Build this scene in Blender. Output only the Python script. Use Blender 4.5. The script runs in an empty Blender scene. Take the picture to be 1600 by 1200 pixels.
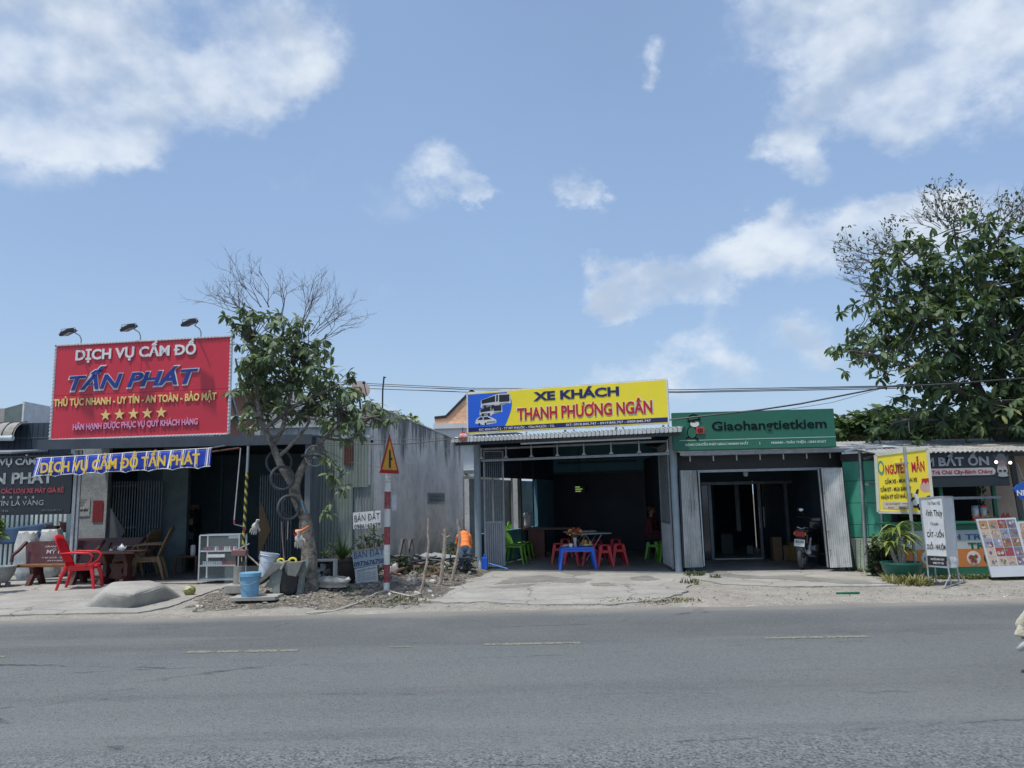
import bpy, bmesh, math, random
from mathutils import Vector, Matrix, Euler
random.seed(7)
R = math.radians
SC = bpy.context.scene
COL = SC.collection

# ------------------------------------------------------------------ camera, sky, sun, exposure
FPX = 1202.0
CAM_H = 1.6
CAM_ROT = Euler((R(90), 0, 0)).to_matrix() @ Euler((R(8.3), 0, 0)).to_matrix() @ Euler((0, 0, R(-1.2))).to_matrix()
cam_d = bpy.data.cameras.new('camera')
cam = bpy.data.objects.new('camera', cam_d)
COL.objects.link(cam)
cam.location = (0, 0, CAM_H)
cam.rotation_euler = CAM_ROT.to_euler()
cam_d.sensor_width = 36
cam_d.lens = FPX / 1600 * 36
cam_d.clip_end = 2000
SC.camera = cam
SUN = Vector((-.22, -.24, 1.0)).normalized()

def ray(px, py):
    return (CAM_ROT @ Vector(((px - 800) / FPX, (600 - py) / FPX, -1))).normalized()

world = bpy.data.worlds.new('World')
SC.world = world
world.use_nodes = True
def build_sky():
    nt = world.node_tree; nt.nodes.clear()
    N = nt.nodes.new; K = nt.links.new
    sky = N('ShaderNodeTexSky'); sky.sky_type = 'NISHITA'; sky.sun_disc = False
    sky.sun_elevation = math.asin(SUN.z); sky.sun_rotation = math.atan2(SUN.x, SUN.y)
    sky.air_density = 1.0; sky.dust_density = 1.6; sky.ozone_density = 1.6
    tc = N('ShaderNodeTexCoord')
    def m(op, a, b=None, c=None, clamp=False):
        n = N('ShaderNodeMath'); n.operation = op; n.use_clamp = clamp
        for i, v in enumerate((a, b, c)):
            if v is None: continue
            if isinstance(v, (int, float)): n.inputs[i].default_value = v
            else: K(v, n.inputs[i])
        return n.outputs[0]
    mp = N('ShaderNodeMapping'); mp.inputs['Scale'].default_value = (1, 1, 1.35); K(tc.outputs['Generated'], mp.inputs[0])
    # warp the direction a little so cloud outlines are ragged
    nz0 = N('ShaderNodeTexNoise'); nz0.inputs['Scale'].default_value = 5; nz0.inputs['Detail'].default_value = 6; nz0.inputs['Roughness'].default_value = .62
    K(mp.outputs[0], nz0.inputs['Vector'])
    sub = N('ShaderNodeVectorMath'); sub.operation = 'SUBTRACT'; K(nz0.outputs['Color'], sub.inputs[0]); sub.inputs[1].default_value = (.5, .5, .5)
    scl = N('ShaderNodeVectorMath'); scl.operation = 'SCALE'; scl.inputs['Scale'].default_value = .22; K(sub.outputs[0], scl.inputs[0])
    add = N('ShaderNodeVectorMath'); add.operation = 'ADD'; K(mp.outputs[0], add.inputs[0]); K(scl.outputs[0], add.inputs[1])
    vec = add.outputs[0]
    blobs = [(30,50,170,1),(130,120,150,1),(40,210,140,.9),(190,225,90,.7),(320,50,150,.95),(440,50,110,.9),(390,130,100,.7),(250,240,70,.4),(560,300,120,.18),
      (715,285,85,1.35),(775,325,70,1.25),(740,360,60,.9),(905,298,60,1.05),(940,325,45,.9),(1032,95,42,1.1),(1085,150,30,.35),
      (1240,30,120,.85),(1380,50,130,.95),(1480,120,110,.95),(1440,185,70,.7),(1330,120,90,.6),(1570,20,130,.9),(1160,60,80,.45),(1560,200,60,.3),
      (1240,190,65,1.0),(1285,235,70,1.0),(1300,275,50,.5),
      (1215,365,75,.95),(1195,410,75,.85),(1290,390,100,.9),(1380,380,90,.7),(1430,335,60,.9),(1500,330,90,.9),(1350,330,60,.6),(1150,440,60,.4),
      (1000,462,70,1.05),(1080,458,75,1.15),(960,458,50,.9),(1090,520,90,.5),(1240,540,60,.75),(1290,560,60,.6),
      (1090,585,80,1.0),(1000,592,70,.85),(1160,612,80,.6),(600,642,50,.6),(570,655,40,.5),(930,610,60,.4),(140,440,70,.25),(80,480,120,.2),(1540,560,90,.5)]
    tot = None
    for (px, py, r, w) in blobs:
        d = ray(px, py); c = Vector((d.x, d.y, d.z * 1.35))
        n = N('ShaderNodeVectorMath'); n.operation = 'DISTANCE'; K(vec, n.inputs[0]); n.inputs[1].default_value = c
        rr = r / FPX * 1.2
        v = m('MULTIPLY_ADD', n.outputs['Value'], -w / rr, w, clamp=True)
        tot = v if tot is None else m('ADD', tot, v)
    tot = m('MINIMUM', tot, 1.05)
    # everywhere else: broken small clouds of the same kind
    nz = N('ShaderNodeTexNoise'); nz.inputs['Scale'].default_value = 6; nz.inputs['Detail'].default_value = 10; nz.inputs['Roughness'].default_value = .58
    K(mp.outputs[0], nz.inputs['Vector'])
    nb = N('ShaderNodeTexNoise'); nb.inputs['Scale'].default_value = 2.2; nb.inputs['Detail'].default_value = 3; K(mp.outputs[0], nb.inputs['Vector'])
    sepb = N('ShaderNodeSeparateXYZ'); K(tc.outputs['Generated'], sepb.inputs[0])
    away = m('MULTIPLY_ADD', sepb.outputs[1], -2.2, 1.1, clamp=True)   # the half of the sky behind carries the same broken cloud
    bb = m('MULTIPLY_ADD', nb.outputs[0], 5.0, -2.45, clamp=True)
    tot = m('ADD', tot, m('MULTIPLY', m('MULTIPLY', bb, away), .8))
    dens = m('MULTIPLY_ADD', m('SUBTRACT', nz.outputs[0], .5), 2.3, tot)
    off = N('ShaderNodeVectorMath'); off.operation = 'ADD'; K(mp.outputs[0], off.inputs[0]); off.inputs[1].default_value = (-.012, 0, .035)
    nzo = N('ShaderNodeTexNoise'); nzo.inputs['Scale'].default_value = 6; nzo.inputs['Detail'].default_value = 5; nzo.inputs['Roughness'].default_value = .5; K(off.outputs[0], nzo.inputs['Vector'])
    nzs = N('ShaderNodeTexNoise'); nzs.inputs['Scale'].default_value = 6; nzs.inputs['Detail'].default_value = 5; nzs.inputs['Roughness'].default_value = .5; K(mp.outputs[0], nzs.inputs['Vector'])
    relief = m('MULTIPLY', m('SUBTRACT', nzo.outputs[0], nzs.outputs[0]), 5.0)     # billows turned from the sun are greyer
    mr = N('ShaderNodeMapRange'); mr.interpolation_type = 'SMOOTHSTEP'
    K(dens, mr.inputs[0]); mr.inputs[1].default_value = .30; mr.inputs[2].default_value = 1.3
    # cloud brightness: bright edges, greyer hearts
    nl = N('ShaderNodeTexNoise'); nl.inputs['Scale'].default_value = 4; nl.inputs['Detail'].default_value = 5; K(vec, nl.inputs['Vector'])
    gr = N('ShaderNodeMapRange'); gr.interpolation_type = 'SMOOTHSTEP'
    K(m('ADD', relief, m('MULTIPLY_ADD', m('SUBTRACT', nl.outputs[0], .5), 1.6, m('MULTIPLY', dens, .75))), gr.inputs[0]); gr.inputs[1].default_value = .35; gr.inputs[2].default_value = 1.25
    cc = N('ShaderNodeMix'); cc.data_type = 'RGBA'; K(gr.outputs[0], cc.inputs[0])
    cc.inputs[6].default_value = (5.1, 5.6, 6.25, 1); cc.inputs[7].default_value = (3.3, 3.95, 4.9, 1)
    # thin veil that whitens the blue
    hs = N('ShaderNodeMix'); hs.data_type = 'RGBA'
    nv = N('ShaderNodeTexNoise'); nv.inputs['Scale'].default_value = 1.7; nv.inputs['Detail'].default_value = 4; K(mp.outputs[0], nv.inputs['Vector'])
    K(m('MULTIPLY_ADD', nv.outputs[0], .5, .17, clamp=True), hs.inputs[0]); K(sky.outputs[0], hs.inputs[6]); hs.inputs[7].default_value = (2.35, 3.5, 5.5, 1)
    low = N('ShaderNodeMix'); low.data_type = 'RGBA'      # pale band of haze over the horizon
    K(m('MULTIPLY', m('POWER', m('SUBTRACT', 1.0, m('ABSOLUTE', sepb.outputs[2])), 6), .68, clamp=True), low.inputs[0]); K(hs.outputs[2], low.inputs[6]); low.inputs[7].default_value = (3.2, 4.3, 5.6, 1)
    mx = N('ShaderNodeMix'); mx.data_type = 'RGBA'; K(mr.outputs[0], mx.inputs[0]); K(low.outputs[2], mx.inputs[6]); K(cc.outputs[2], mx.inputs[7])
    bg = N('ShaderNodeBackground'); bg.inputs['Strength'].default_value = .10; K(mx.outputs[2], bg.inputs['Color'])
    out = N('ShaderNodeOutputWorld'); K(bg.outputs[0], out.inputs['Surface'])
build_sky()
sun_d = bpy.data.lights.new('sun', 'SUN'); sun_d.energy = 2.5; sun_d.angle = R(2.5); sun_d.color = (1, .965, .90)
sun_o = bpy.data.objects.new('sun', sun_d); COL.objects.link(sun_o)
sun_o.rotation_euler = SUN.to_track_quat('Z', 'Y').to_euler()
SC.view_settings.view_transform = 'Standard'
SC.view_settings.look = 'None'
SC.view_settings.gamma = 1
SC.view_settings.exposure = 0.6
SC.view_settings.use_curve_mapping = False
SC.render.engine = 'CYCLES'

# ------------------------------------------------------------------ geometry of the view
def G(px, py, z=0.0):
    d = ray(px, py); t = (z - CAM_H) / d.z
    return Vector((d.x * t, d.y * t, z))
def W(px, py, Y):
    d = ray(px, py); t = Y / d.y
    return Vector((d.x * t, Y, CAM_H + d.z * t))
class Fr:
    """an upright frame: local x runs along a facade, local y into it, z up"""
    def __init__(s, o, a):
        s.o = Vector((o[0], o[1], o[2] if len(o) > 2 else 0)); s.a = a
        s.M = Matrix.Translation(s.o) @ Matrix.Rotation(a, 4, 'Z'); s.I = s.M.inverted()
    def hit(s, px, py, y=0.0):
        o = s.I @ Vector((0, 0, CAM_H)); d = s.I.to_3x3() @ ray(px, py)
        t = (y - o.y) / d.y; p = o + d * t
        return p.x, p.z
    def w(s, x, y, z): return s.M @ Vector((x, y, z))
    def loc(s, p): return s.I @ Vector(p)

# ------------------------------------------------------------------ mesh helper
class MB:
    def __init__(s): s.v = []; s.f = []; s.M = Matrix(); s.sm = False
    def add(s, vs, fs):
        b = len(s.v); s.v += [tuple(s.M @ Vector(v)) for v in vs]; s.f += [tuple(b + i for i in f) for f in fs]; return s
    def box(s, x0, x1, y0, y1, z0, z1):
        return s.add([(x0,y0,z0),(x1,y0,z0),(x1,y1,z0),(x0,y1,z0),(x0,y0,z1),(x1,y0,z1),(x1,y1,z1),(x0,y1,z1)],
                     [(0,3,2,1),(4,5,6,7),(0,1,5,4),(1,2,6,5),(2,3,7,6),(3,0,4,7)])
    def bbox(s, x0, x1, y0, y1, z0, z1, b=.01):
        """box with bevelled vertical and top edges"""
        bm = bmesh.new(); bmesh.ops.create_cube(bm, size=1)
        for v in bm.verts: v.co = Vector((x0 + (v.co.x + .5) * (x1 - x0), y0 + (v.co.y + .5) * (y1 - y0), z0 + (v.co.z + .5) * (z1 - z0)))
        bmesh.ops.bevel(bm, geom=bm.edges[:], offset=b, segments=2, affect='EDGES', profile=.5)
        bm.verts.index_update(); s.add([v.co[:] for v in bm.verts], [tuple(v.index for v in f.verts) for f in bm.faces]); bm.free(); return s
    def hexa(s, p):   # eight corners, bottom four then top four
        return s.add(p, [(0,3,2,1),(4,5,6,7),(0,1,5,4),(1,2,6,5),(2,3,7,6),(3,0,4,7)])
    def tube(s, pts, r, n=8, cap=True, squash=1.0):
        pts = [Vector(p) for p in pts]; rs = r if isinstance(r, (list, tuple)) else [r] * len(pts)
        vs = []; fs = []; up = None
        for i, p in enumerate(pts):
            t = (pts[min(i + 1, len(pts) - 1)] - pts[max(i - 1, 0)]);
            t = t.normalized() if t.length > 1e-9 else Vector((0, 0, 1))
            if up is None: up = Vector((0, 0, 1)) if abs(t.z) < .9 else Vector((1, 0, 0))
            a = t.cross(up)
            if a.length < 1e-4: a = t.cross(Vector((0, 1, 0)))
            a.normalize(); b = t.cross(a).normalized(); up = b * -1 if False else -b
            up = a.cross(t).normalized() * 1.0
            for k in range(n):
                th = 2 * math.pi * k / n
                vs.append(p + a * math.cos(th) * rs[i] + b * math.sin(th) * rs[i] * squash)
        for i in range(len(pts) - 1):
            for k in range(n):
                k2 = (k + 1) % n; fs.append((i*n+k, i*n+k2, (i+1)*n+k2, (i+1)*n+k))
        if cap: fs.append(tuple(range(n))[::-1]); fs.append(tuple((len(pts)-1)*n + k for k in range(n)))
        return s.add(vs, fs)
    def bar(s, a, b, w, h=None):
        """rectangular bar between two points"""
        a = Vector(a); b = Vector(b); t = (b - a).normalized(); h = h or w
        u = t.cross(Vector((0, 0, 1)));
        if u.length < 1e-3: u = Vector((1, 0, 0))
        u.normalize(); v = t.cross(u).normalized(); c = []
        for p in (a, b):
            for (i, j) in ((-1,-1),(1,-1),(1,1),(-1,1)): c.append(p + u * i * w / 2 + v * j * h / 2)
        return s.add(c, [(0,3,2,1),(4,5,6,7),(0,1,5,4),(1,2,6,5),(2,3,7,6),(3,0,4,7)])
    def lathe(s, prof, n=20, c=(0,0,0), squash=1.0):
        vs = []; fs = []
        for (r, z) in prof:
            for k in range(n):
                th = 2*math.pi*k/n; vs.append((c[0] + r*math.cos(th), c[1] + r*math.sin(th)*squash, c[2] + z))
        for i in range(len(prof) - 1):
            for k in range(n):
                k2 = (k+1) % n; fs.append((i*n+k, i*n+k2, (i+1)*n+k2, (i+1)*n+k))
        if prof[0][0] > 1e-4: fs.append(tuple(range(n))[::-1])
        if prof[-1][0] > 1e-4: fs.append(tuple((len(prof)-1)*n + k for k in range(n)))
        return s.add(vs, fs)
    def torus(s, c, R1, r2, axis='Y', n=28, m=8, sx=1.0):
        vs = []; fs = []
        for i in range(n):
            a = 2*math.pi*i/n
            for j in range(m):
                b = 2*math.pi*j/m; q = R1 + r2*math.cos(b); h = r2*math.sin(b)
                p = (q*math.cos(a)*sx, h, q*math.sin(a)) if axis == 'Y' else ((h, q*math.cos(a), q*math.sin(a)) if axis == 'X' else (q*math.cos(a), q*math.sin(a), h))
                vs.append((c[0]+p[0], c[1]+p[1], c[2]+p[2]))
        for i in range(n):
            for j in range(m):
                i2 = (i+1) % n; j2 = (j+1) % m; fs.append((i*m+j, i2*m+j, i2*m+j2, i*m+j2))
        return s.add(vs, fs)
    def prism(s, poly, y0, y1, axis='Y'):
        """polygon given in (x,z) and pushed from y0 to y1 (axis 'Z': polygon in x,y pushed in z; 'X': in y,z)"""
        n = len(poly)
        f = {'Y': lambda a, b, t: (a, t, b), 'Z': lambda a, b, t: (a, b, t), 'X': lambda a, b, t: (t, a, b)}[axis]
        vs = [f(a, b, y0) for a, b in poly] + [f(a, b, y1) for a, b in poly]
        fs = [tuple(range(n)), tuple(range(2*n-1, n-1, -1))] + [(i, n+i, n+(i+1) % n, (i+1) % n) for i in range(n)]
        return s.add(vs, fs)
    def ball(s, c, r, n=10, m=7, sz=None):
        sz = sz or (1, 1, 1); vs = []; fs = []
        vs.append((c[0], c[1], c[2] - r*sz[2]))
        for i in range(1, m):
            a = math.pi*i/m - math.pi/2
            for k in range(n):
                b = 2*math.pi*k/n; vs.append((c[0]+r*sz[0]*math.cos(a)*math.cos(b), c[1]+r*sz[1]*math.cos(a)*math.sin(b), c[2]+r*sz[2]*math.sin(a)))
        vs.append((c[0], c[1], c[2] + r*sz[2])); L = len(vs) - 1
        for k in range(n): fs.append((0, 1+(k+1) % n, 1+k)); fs.append((L, L-n+k, L-n+(k+1) % n))
        for i in range(m-2):
            for k in range(n): fs.append((1+i*n+k, 1+i*n+(k+1) % n, 1+(i+1)*n+(k+1) % n, 1+(i+1)*n+k))
        return s.add(vs, fs)
    def corr(s, x0, x1, z0, z1, pitch=.076, amp=.009, seg=4, shape='sin', zt=None, y=0.0, t=.0015):
        """corrugated sheet standing in x-z, ribs upright; zt(x)->top height if it is not straight"""
        n = max(2, int((x1 - x0) / pitch * seg)); vs = []; fs = []
        for i in range(n + 1):
            x = x0 + (x1 - x0) * i / n; ph = x / pitch
            h = math.sin(2*math.pi*ph) if shape == 'sin' else (1 if (ph % 1) < .3 else -1)
            for dy in (0, t):
                vs.append((x, y + amp*h + dy, z0)); vs.append((x, y + amp*h + dy, zt(x) if zt else z1))
        for i in range(n):
            a = i*4; b = a+4
            fs += [(a, b, b+1, a+1), (a+2, a+3, b+3, b+2), (a+1, b+1, b+3, a+3), (a, a+2, b+2, b)]
        return s.add(vs, fs)
    def mesh(s, name):
        me = bpy.data.meshes.new(name); me.from_pydata(s.v, [], s.f); me.update()
        if s.sm: me.shade_smooth()
        return me
    def build(s, name, mat, parent=None, smooth=False, **kw):
        me = s.mesh(name)
        if smooth:
            me.shade_smooth()
            if smooth != 2:
                try: me.set_sharp_from_angle(angle=R(38))
                except Exception: pass
        o = bpy.data.objects.new(name, me); COL.objects.link(o)
        for m_ in (mat if isinstance(mat, (list, tuple)) else [mat]): me.materials.append(m_)
        if parent: o.parent = parent
        for k, v in kw.items():
            if v is not None: o[k] = v
        return o
def thing(name, label, cat, loc=(0,0,0), rz=0.0, group=None):
    o = bpy.data.objects.new(name, None); COL.objects.link(o); o.empty_display_size = .1
    o.location = loc; o.rotation_euler = (0, 0, rz); o['label'] = label; o['category'] = cat
    if group: o['group'] = group
    return o
def at(o, fr): o.location = fr.o; o.rotation_euler = (0, 0, fr.a); return o
def dup(root, loc, rz, label, group=None):
    r = root.copy(); COL.objects.link(r); r.location = loc; r.rotation_euler = (0, 0, rz)
    r['label'] = label
    if group: r['group'] = group
    for ch in list(root.children):
        c = ch.copy(); COL.objects.link(c); c.parent = r
        for g in list(ch.children):
            d = g.copy(); COL.objects.link(d); d.parent = c
    return r

# ------------------------------------------------------------------ materials
def lin(c):
    if isinstance(c, str):
        c = c.lstrip('#'); c = [int(c[i:i+2], 16) / 255 for i in (0, 2, 4)]
        return tuple(v/12.92 if v <= .04045 else ((v+.055)/1.055)**2.4 for v in c) + (1,)
    if isinstance(c, (int, float)): return (c, c, c, 1)
    return tuple(c)[:3] + (1,)
MATS = {}
def mat(name, col, col2=None, sc=4.0, rough=.6, metal=0.0, bump=0.0, bs=60.0, streak=0.0, dirt=0.0, dcol=(.05,.045,.035), spec=.5, detail=6, lo=.35, hi=.65, alpha=1.0, trans=0.0, coat=0.0, crack=0.0):
    """principled material; col/col2 mixed by noise, streak: rain streaks, dirt: fine grime"""
    if name in MATS: return MATS[name]
    m = bpy.data.materials.new(name); m.use_nodes = True; MATS[name] = m
    nt = m.node_tree; N = nt.nodes.new; K = nt.links.new; b = nt.nodes['Principled BSDF']
    b.inputs['Roughness'].default_value = rough; b.inputs['Metallic'].default_value = metal
    b.inputs['Specular IOR Level'].default_value = spec; b.inputs['Alpha'].default_value = alpha
    b.inputs['Transmission Weight'].default_value = trans; b.inputs['Coat Weight'].default_value = coat
    tc = N('ShaderNodeTexCoord'); c1 = lin(col); c2 = lin(col2) if col2 is not None else tuple(v * .8 for v in c1[:3]) + (1,)
    nz = N('ShaderNodeTexNoise'); nz.inputs['Scale'].default_value = sc; nz.inputs['Detail'].default_value = detail; nz.inputs['Roughness'].default_value = .65
    K(tc.outputs['Object'], nz.inputs['Vector'])
    mr = N('ShaderNodeMapRange'); mr.inputs[1].default_value = lo; mr.inputs[2].default_value = hi; K(nz.outputs[0], mr.inputs[0])
    mx = N('ShaderNodeMix'); mx.data_type = 'RGBA'; K(mr.outputs[0], mx.inputs[0]); mx.inputs[6].default_value = c1; mx.inputs[7].default_value = c2
    cur = mx.outputs[2]
    def layer(cur, scale3, s, lo_, hi_, amt, colr):
        mp = N('ShaderNodeMapping'); mp.inputs['Scale'].default_value = scale3; K(tc.outputs['Object'], mp.inputs[0])
        z = N('ShaderNodeTexNoise'); z.inputs['Scale'].default_value = s; z.inputs['Detail'].default_value = 8; z.inputs['Roughness'].default_value = .7; K(mp.outputs[0], z.inputs['Vector'])
        r_ = N('ShaderNodeMapRange'); r_.inputs[1].default_value = lo_; r_.inputs[2].default_value = hi_; r_.inputs[4].default_value = amt; K(z.outputs[0], r_.inputs[0])
        q = N('ShaderNodeMix'); q.data_type = 'RGBA'; K(r_.outputs[0], q.inputs[0]); K(cur, q.inputs[6]); q.inputs[7].default_value = lin(colr); return q.outputs[2]
    if streak: cur = layer(cur, (1, 1, .07), 9, .5, .72, streak, dcol)
    if dirt: cur = layer(cur, (1, 1, 1), 18, .5, .75, dirt, dcol); cur = layer(cur, (1, 1, 1), 1.7, .45, .7, dirt * .6, dcol)
    if crack:
        wn = N('ShaderNodeTexNoise'); wn.inputs['Scale'].default_value = 2.5; wn.inputs['Detail'].default_value = 6; K(tc.outputs['Object'], wn.inputs['Vector'])
        ad = N('ShaderNodeVectorMath'); ad.operation = 'MULTIPLY_ADD'; K(wn.outputs['Color'], ad.inputs[0]); ad.inputs[1].default_value = (.5,.5,.5); K(tc.outputs['Object'], ad.inputs[2])
        vc = N('ShaderNodeTexVoronoi'); vc.feature = 'DISTANCE_TO_EDGE'; vc.inputs['Scale'].default_value = crack; K(ad.outputs[0], vc.inputs['Vector'])
        r_ = N('ShaderNodeMapRange'); r_.inputs[1].default_value = 0; r_.inputs[2].default_value = .012; r_.inputs[3].default_value = .75; r_.inputs[4].default_value = 0; K(vc.outputs[0], r_.inputs[0])
        q = N('ShaderNodeMix'); q.data_type = 'RGBA'; K(r_.outputs[0], q.inputs[0]); K(cur, q.inputs[6]); q.inputs[7].default_value = (.07,.065,.055,1); cur = q.outputs[2]
    K(cur, b.inputs['Base Color'])
    rr = N('ShaderNodeMapRange'); rr.inputs[3].default_value = max(.02, rough - .08); rr.inputs[4].default_value = min(1, rough + .1); K(nz.outputs[0], rr.inputs[0]); K(rr.outputs[0], b.inputs['Roughness'])
    if bump:
        nb = N('ShaderNodeTexNoise'); nb.inputs['Scale'].default_value = bs; nb.inputs['Detail'].default_value = 5; K(tc.outputs['Object'], nb.inputs['Vector'])
        bp = N('ShaderNodeBump'); bp.inputs['Strength'].default_value = bump; bp.inputs['Distance'].default_value = .02; K(nb.outputs[0], bp.inputs['Height']); K(bp.outputs[0], b.inputs['Normal'])
    return m
def emis(name, col, s):
    m = bpy.data.materials.new(name); m.use_nodes = True; b = m.node_tree.nodes['Principled BSDF']
    b.inputs['Base Color'].default_value = lin(col); b.inputs['Emission Color'].default_value = lin(col); b.inputs['Emission Strength'].default_value = s; return m
def leafmat(name, c1, c2, c3, tr=.28):
    m = bpy.data.materials.new(name); m.use_nodes = True; nt = m.node_tree; nt.nodes.clear(); N = nt.nodes.new; K = nt.links.new
    ge = N('ShaderNodeNewGeometry'); oi = N('ShaderNodeObjectInfo')
    a = N('ShaderNodeMath'); a.operation = 'ADD'; K(ge.outputs['Random Per Island'], a.inputs[0]); K(oi.outputs['Random'], a.inputs[1])
    fr = N('ShaderNodeMath'); fr.operation = 'FRACT'; K(a.outputs[0], fr.inputs[0])
    cr = N('ShaderNodeValToRGB'); K(fr.outputs[0], cr.inputs[0]); e = cr.color_ramp.elements
    e[0].position = 0; e[0].color = lin(c1); e[1].position = 1; e[1].color = lin(c3)
    x = cr.color_ramp.elements.new(.55); x.color = lin(c2); x = cr.color_ramp.elements.new(.9); x.color = lin(c2)
    p = N('ShaderNodeBsdfPrincipled'); p.inputs['Roughness'].default_value = .58; K(cr.outputs[0], p.inputs['Base Color'])
    t = N('ShaderNodeBsdfTranslucent'); g = N('ShaderNodeMix'); g.data_type = 'RGBA'; g.inputs[0].default_value = .5; K(cr.outputs[0], g.inputs[6]); g.inputs[7].default_value = (.12, .2, .02, 1); K(g.outputs[2], t.inputs['Color'])
    ms = N('ShaderNodeMixShader'); ms.inputs[0].default_value = tr; K(p.outputs[0], ms.inputs[1]); K(t.outputs[0], ms.inputs[2])
    o = N('ShaderNodeOutputMaterial'); K(ms.outputs[0], o.inputs['Surface']); return m

# ------------------------------------------------------------------ lettering
_g = {}
def glyph(body, bold=0.0, shear=0.0):
    k = (body, bold, shear)
    if k in _g: return _g[k]
    if any(c in body for c in 'ƠỢỚ'):
        nb = body.translate(str.maketrans('ƠỢỚ', 'OỌÓ')); vs, fs = glyph(nb, bold, shear); vs = list(vs); fs = list(fs)
        bar = max(v.x for v in glyph('|', bold, 0)[0])
        for i, ch in enumerate(body):
            if ch not in 'ƠỢỚ': continue
            a = max(v.x for v in glyph(nb[:i+1].replace('Đ', 'D') + '|', bold, 0)[0]) - bar - .07
            p = [(a-.16, .66), (a-.06, .60), (a+.03, .66), (a+.07, .76), (a+.07, .84), (a-.03, .84), (a-.04, .76), (a-.08, .72)]; b = len(vs); n = len(p)
            for z in (-.503, .503):
                for (x, y) in p: vs.append(Vector((x + y*shear*.5, y, z)))
            fs += [tuple(b+q for q in range(n))[::-1], tuple(b+n+q for q in range(n))] + [(b+q, b+(q+1) % n, b+n+(q+1) % n, b+n+q) for q in range(n)]
        _g[k] = (vs, fs); return _g[k]
    if 'Đ' in body or 'đ' in body:
        vs, fs = glyph(body.replace('Đ', 'D').replace('đ', 'd'), bold, shear); vs = list(vs); fs = list(fs)
        bar = max(v.x for v in glyph('|', bold, 0)[0]); x00 = min(v.x for v in glyph('D', bold, 0)[0])
        for i, ch in enumerate(body):
            if ch not in 'Đđ': continue
            a = max(v.x for v in glyph(body[:i].replace('Đ', 'D').replace('đ', 'd') + '|', bold, 0)[0]) - bar
            x0, x1, y0 = (a + x00 - .075, a + x00 + .30, .36) if ch == 'Đ' else (a + .28, a + .62, .59)
            t = .035 + bold * .8; b = len(vs)
            for z in (-.502, .502):
                for (x, y) in ((x0, y0 - t), (x1, y0 - t), (x1, y0 + t), (x0, y0 + t)): vs.append(Vector((x + y * shear * .5, y, z)))
            fs += [tuple(b + q for q in f) for f in ((0,3,2,1),(4,5,6,7),(0,1,5,4),(1,2,6,5),(2,3,7,6),(3,0,4,7))]
        _g[k] = (vs, fs); return _g[k]
    c = bpy.data.curves.new('text', 'FONT'); c.body = body; c.resolution_u = 3; c.offset = bold; c.shear = shear; c.extrude = .5; c.size = 1
    o = bpy.data.objects.new('text', c); COL.objects.link(o)
    bpy.context.view_layer.update()
    dg = bpy.context.evaluated_depsgraph_get(); me = bpy.data.meshes.new_from_object(o.evaluated_get(dg))
    vs = [v.co.copy() for v in me.vertices]; fs = [tuple(p.vertices) for p in me.polygons]
    bpy.data.objects.remove(o); bpy.data.curves.remove(c); bpy.data.meshes.remove(me)
    _g[k] = (vs, fs); return _g[k]
def _cap(body):
    return .729
def text(body, parent, m, x0, x1, z0, z1, y=0.0, dep=.003, bold=0.0, shear=0.0, each=False, name='lettering', rot=0.0, zs=None):
    """lettering whose capitals fill x0..x1, z0..z1 (z0 = baseline) on the plane y, standing dep proud; zs shifts the line linearly at its right end"""
    vs, fs = glyph(body, bold, shear)
    a = min(v.x for v in vs); b = max(v.x for v in vs); sx = (x1 - x0) / (b - a); sz = (z1 - z0) / .729; zs = zs or 0.0
    def put(vv, ff, off, nm):
        q = MB()
        q.add([(x0 + (v.x + off - a) * sx, y - dep * (.5 + v.z), z0 + v.y * sz + zs * ((v.x + off - a) * sx) / (x1 - x0)) for v in vv], ff)
        return q.build(nm, m, parent)
    if not each: return put(vs, fs, 0, name)
    bar = max(v.x for v in glyph('|', bold, 0)[0]); n0 = None
    for i, ch in enumerate(body):
        if ch == ' ': continue
        adv = max(v.x for v in glyph(body[:i] + '|', bold, 0)[0]) - bar
        gv, gf = glyph(ch, bold, shear)
        n0 = put(gv, gf, adv, name)
    return n0
def star(parent, m, cx, cz, r, y, dep=.004):
    pts = [(cx + (r if i % 2 == 0 else r*.4) * math.sin(i*math.pi/5), cz + (r if i % 2 == 0 else r*.4) * math.cos(i*math.pi/5)) for i in range(10)]
    return MB().prism(pts, y, y - dep).build('star', m, parent)
def disc(parent, m, cx, cz, rx, rz, y, dep=.003, name='print', n=24):
    return MB().prism([(cx + rx*math.cos(2*math.pi*i/n), cz + rz*math.sin(2*math.pi*i/n)) for i in range(n)], y, y - dep).build(name, m, parent)
def rect(parent, m, x0, x1, z0, z1, y, dep=.003, name='print'):
    return MB().box(x0, x1, y - dep, y, z0, z1).build(name, m, parent)
def wobble(pts, amp, sub=5, seed=0):
    """densify a closed outline and make it uneven"""
    rnd = random.Random(seed); out = []
    for i, p in enumerate(pts):
        q = pts[(i+1) % len(pts)]
        for k in range(sub):
            t = k / sub; out.append((p[0]+(q[0]-p[0])*t + rnd.uniform(-amp, amp), p[1]+(q[1]-p[1])*t + rnd.uniform(-amp, amp)))
    return out
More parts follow.
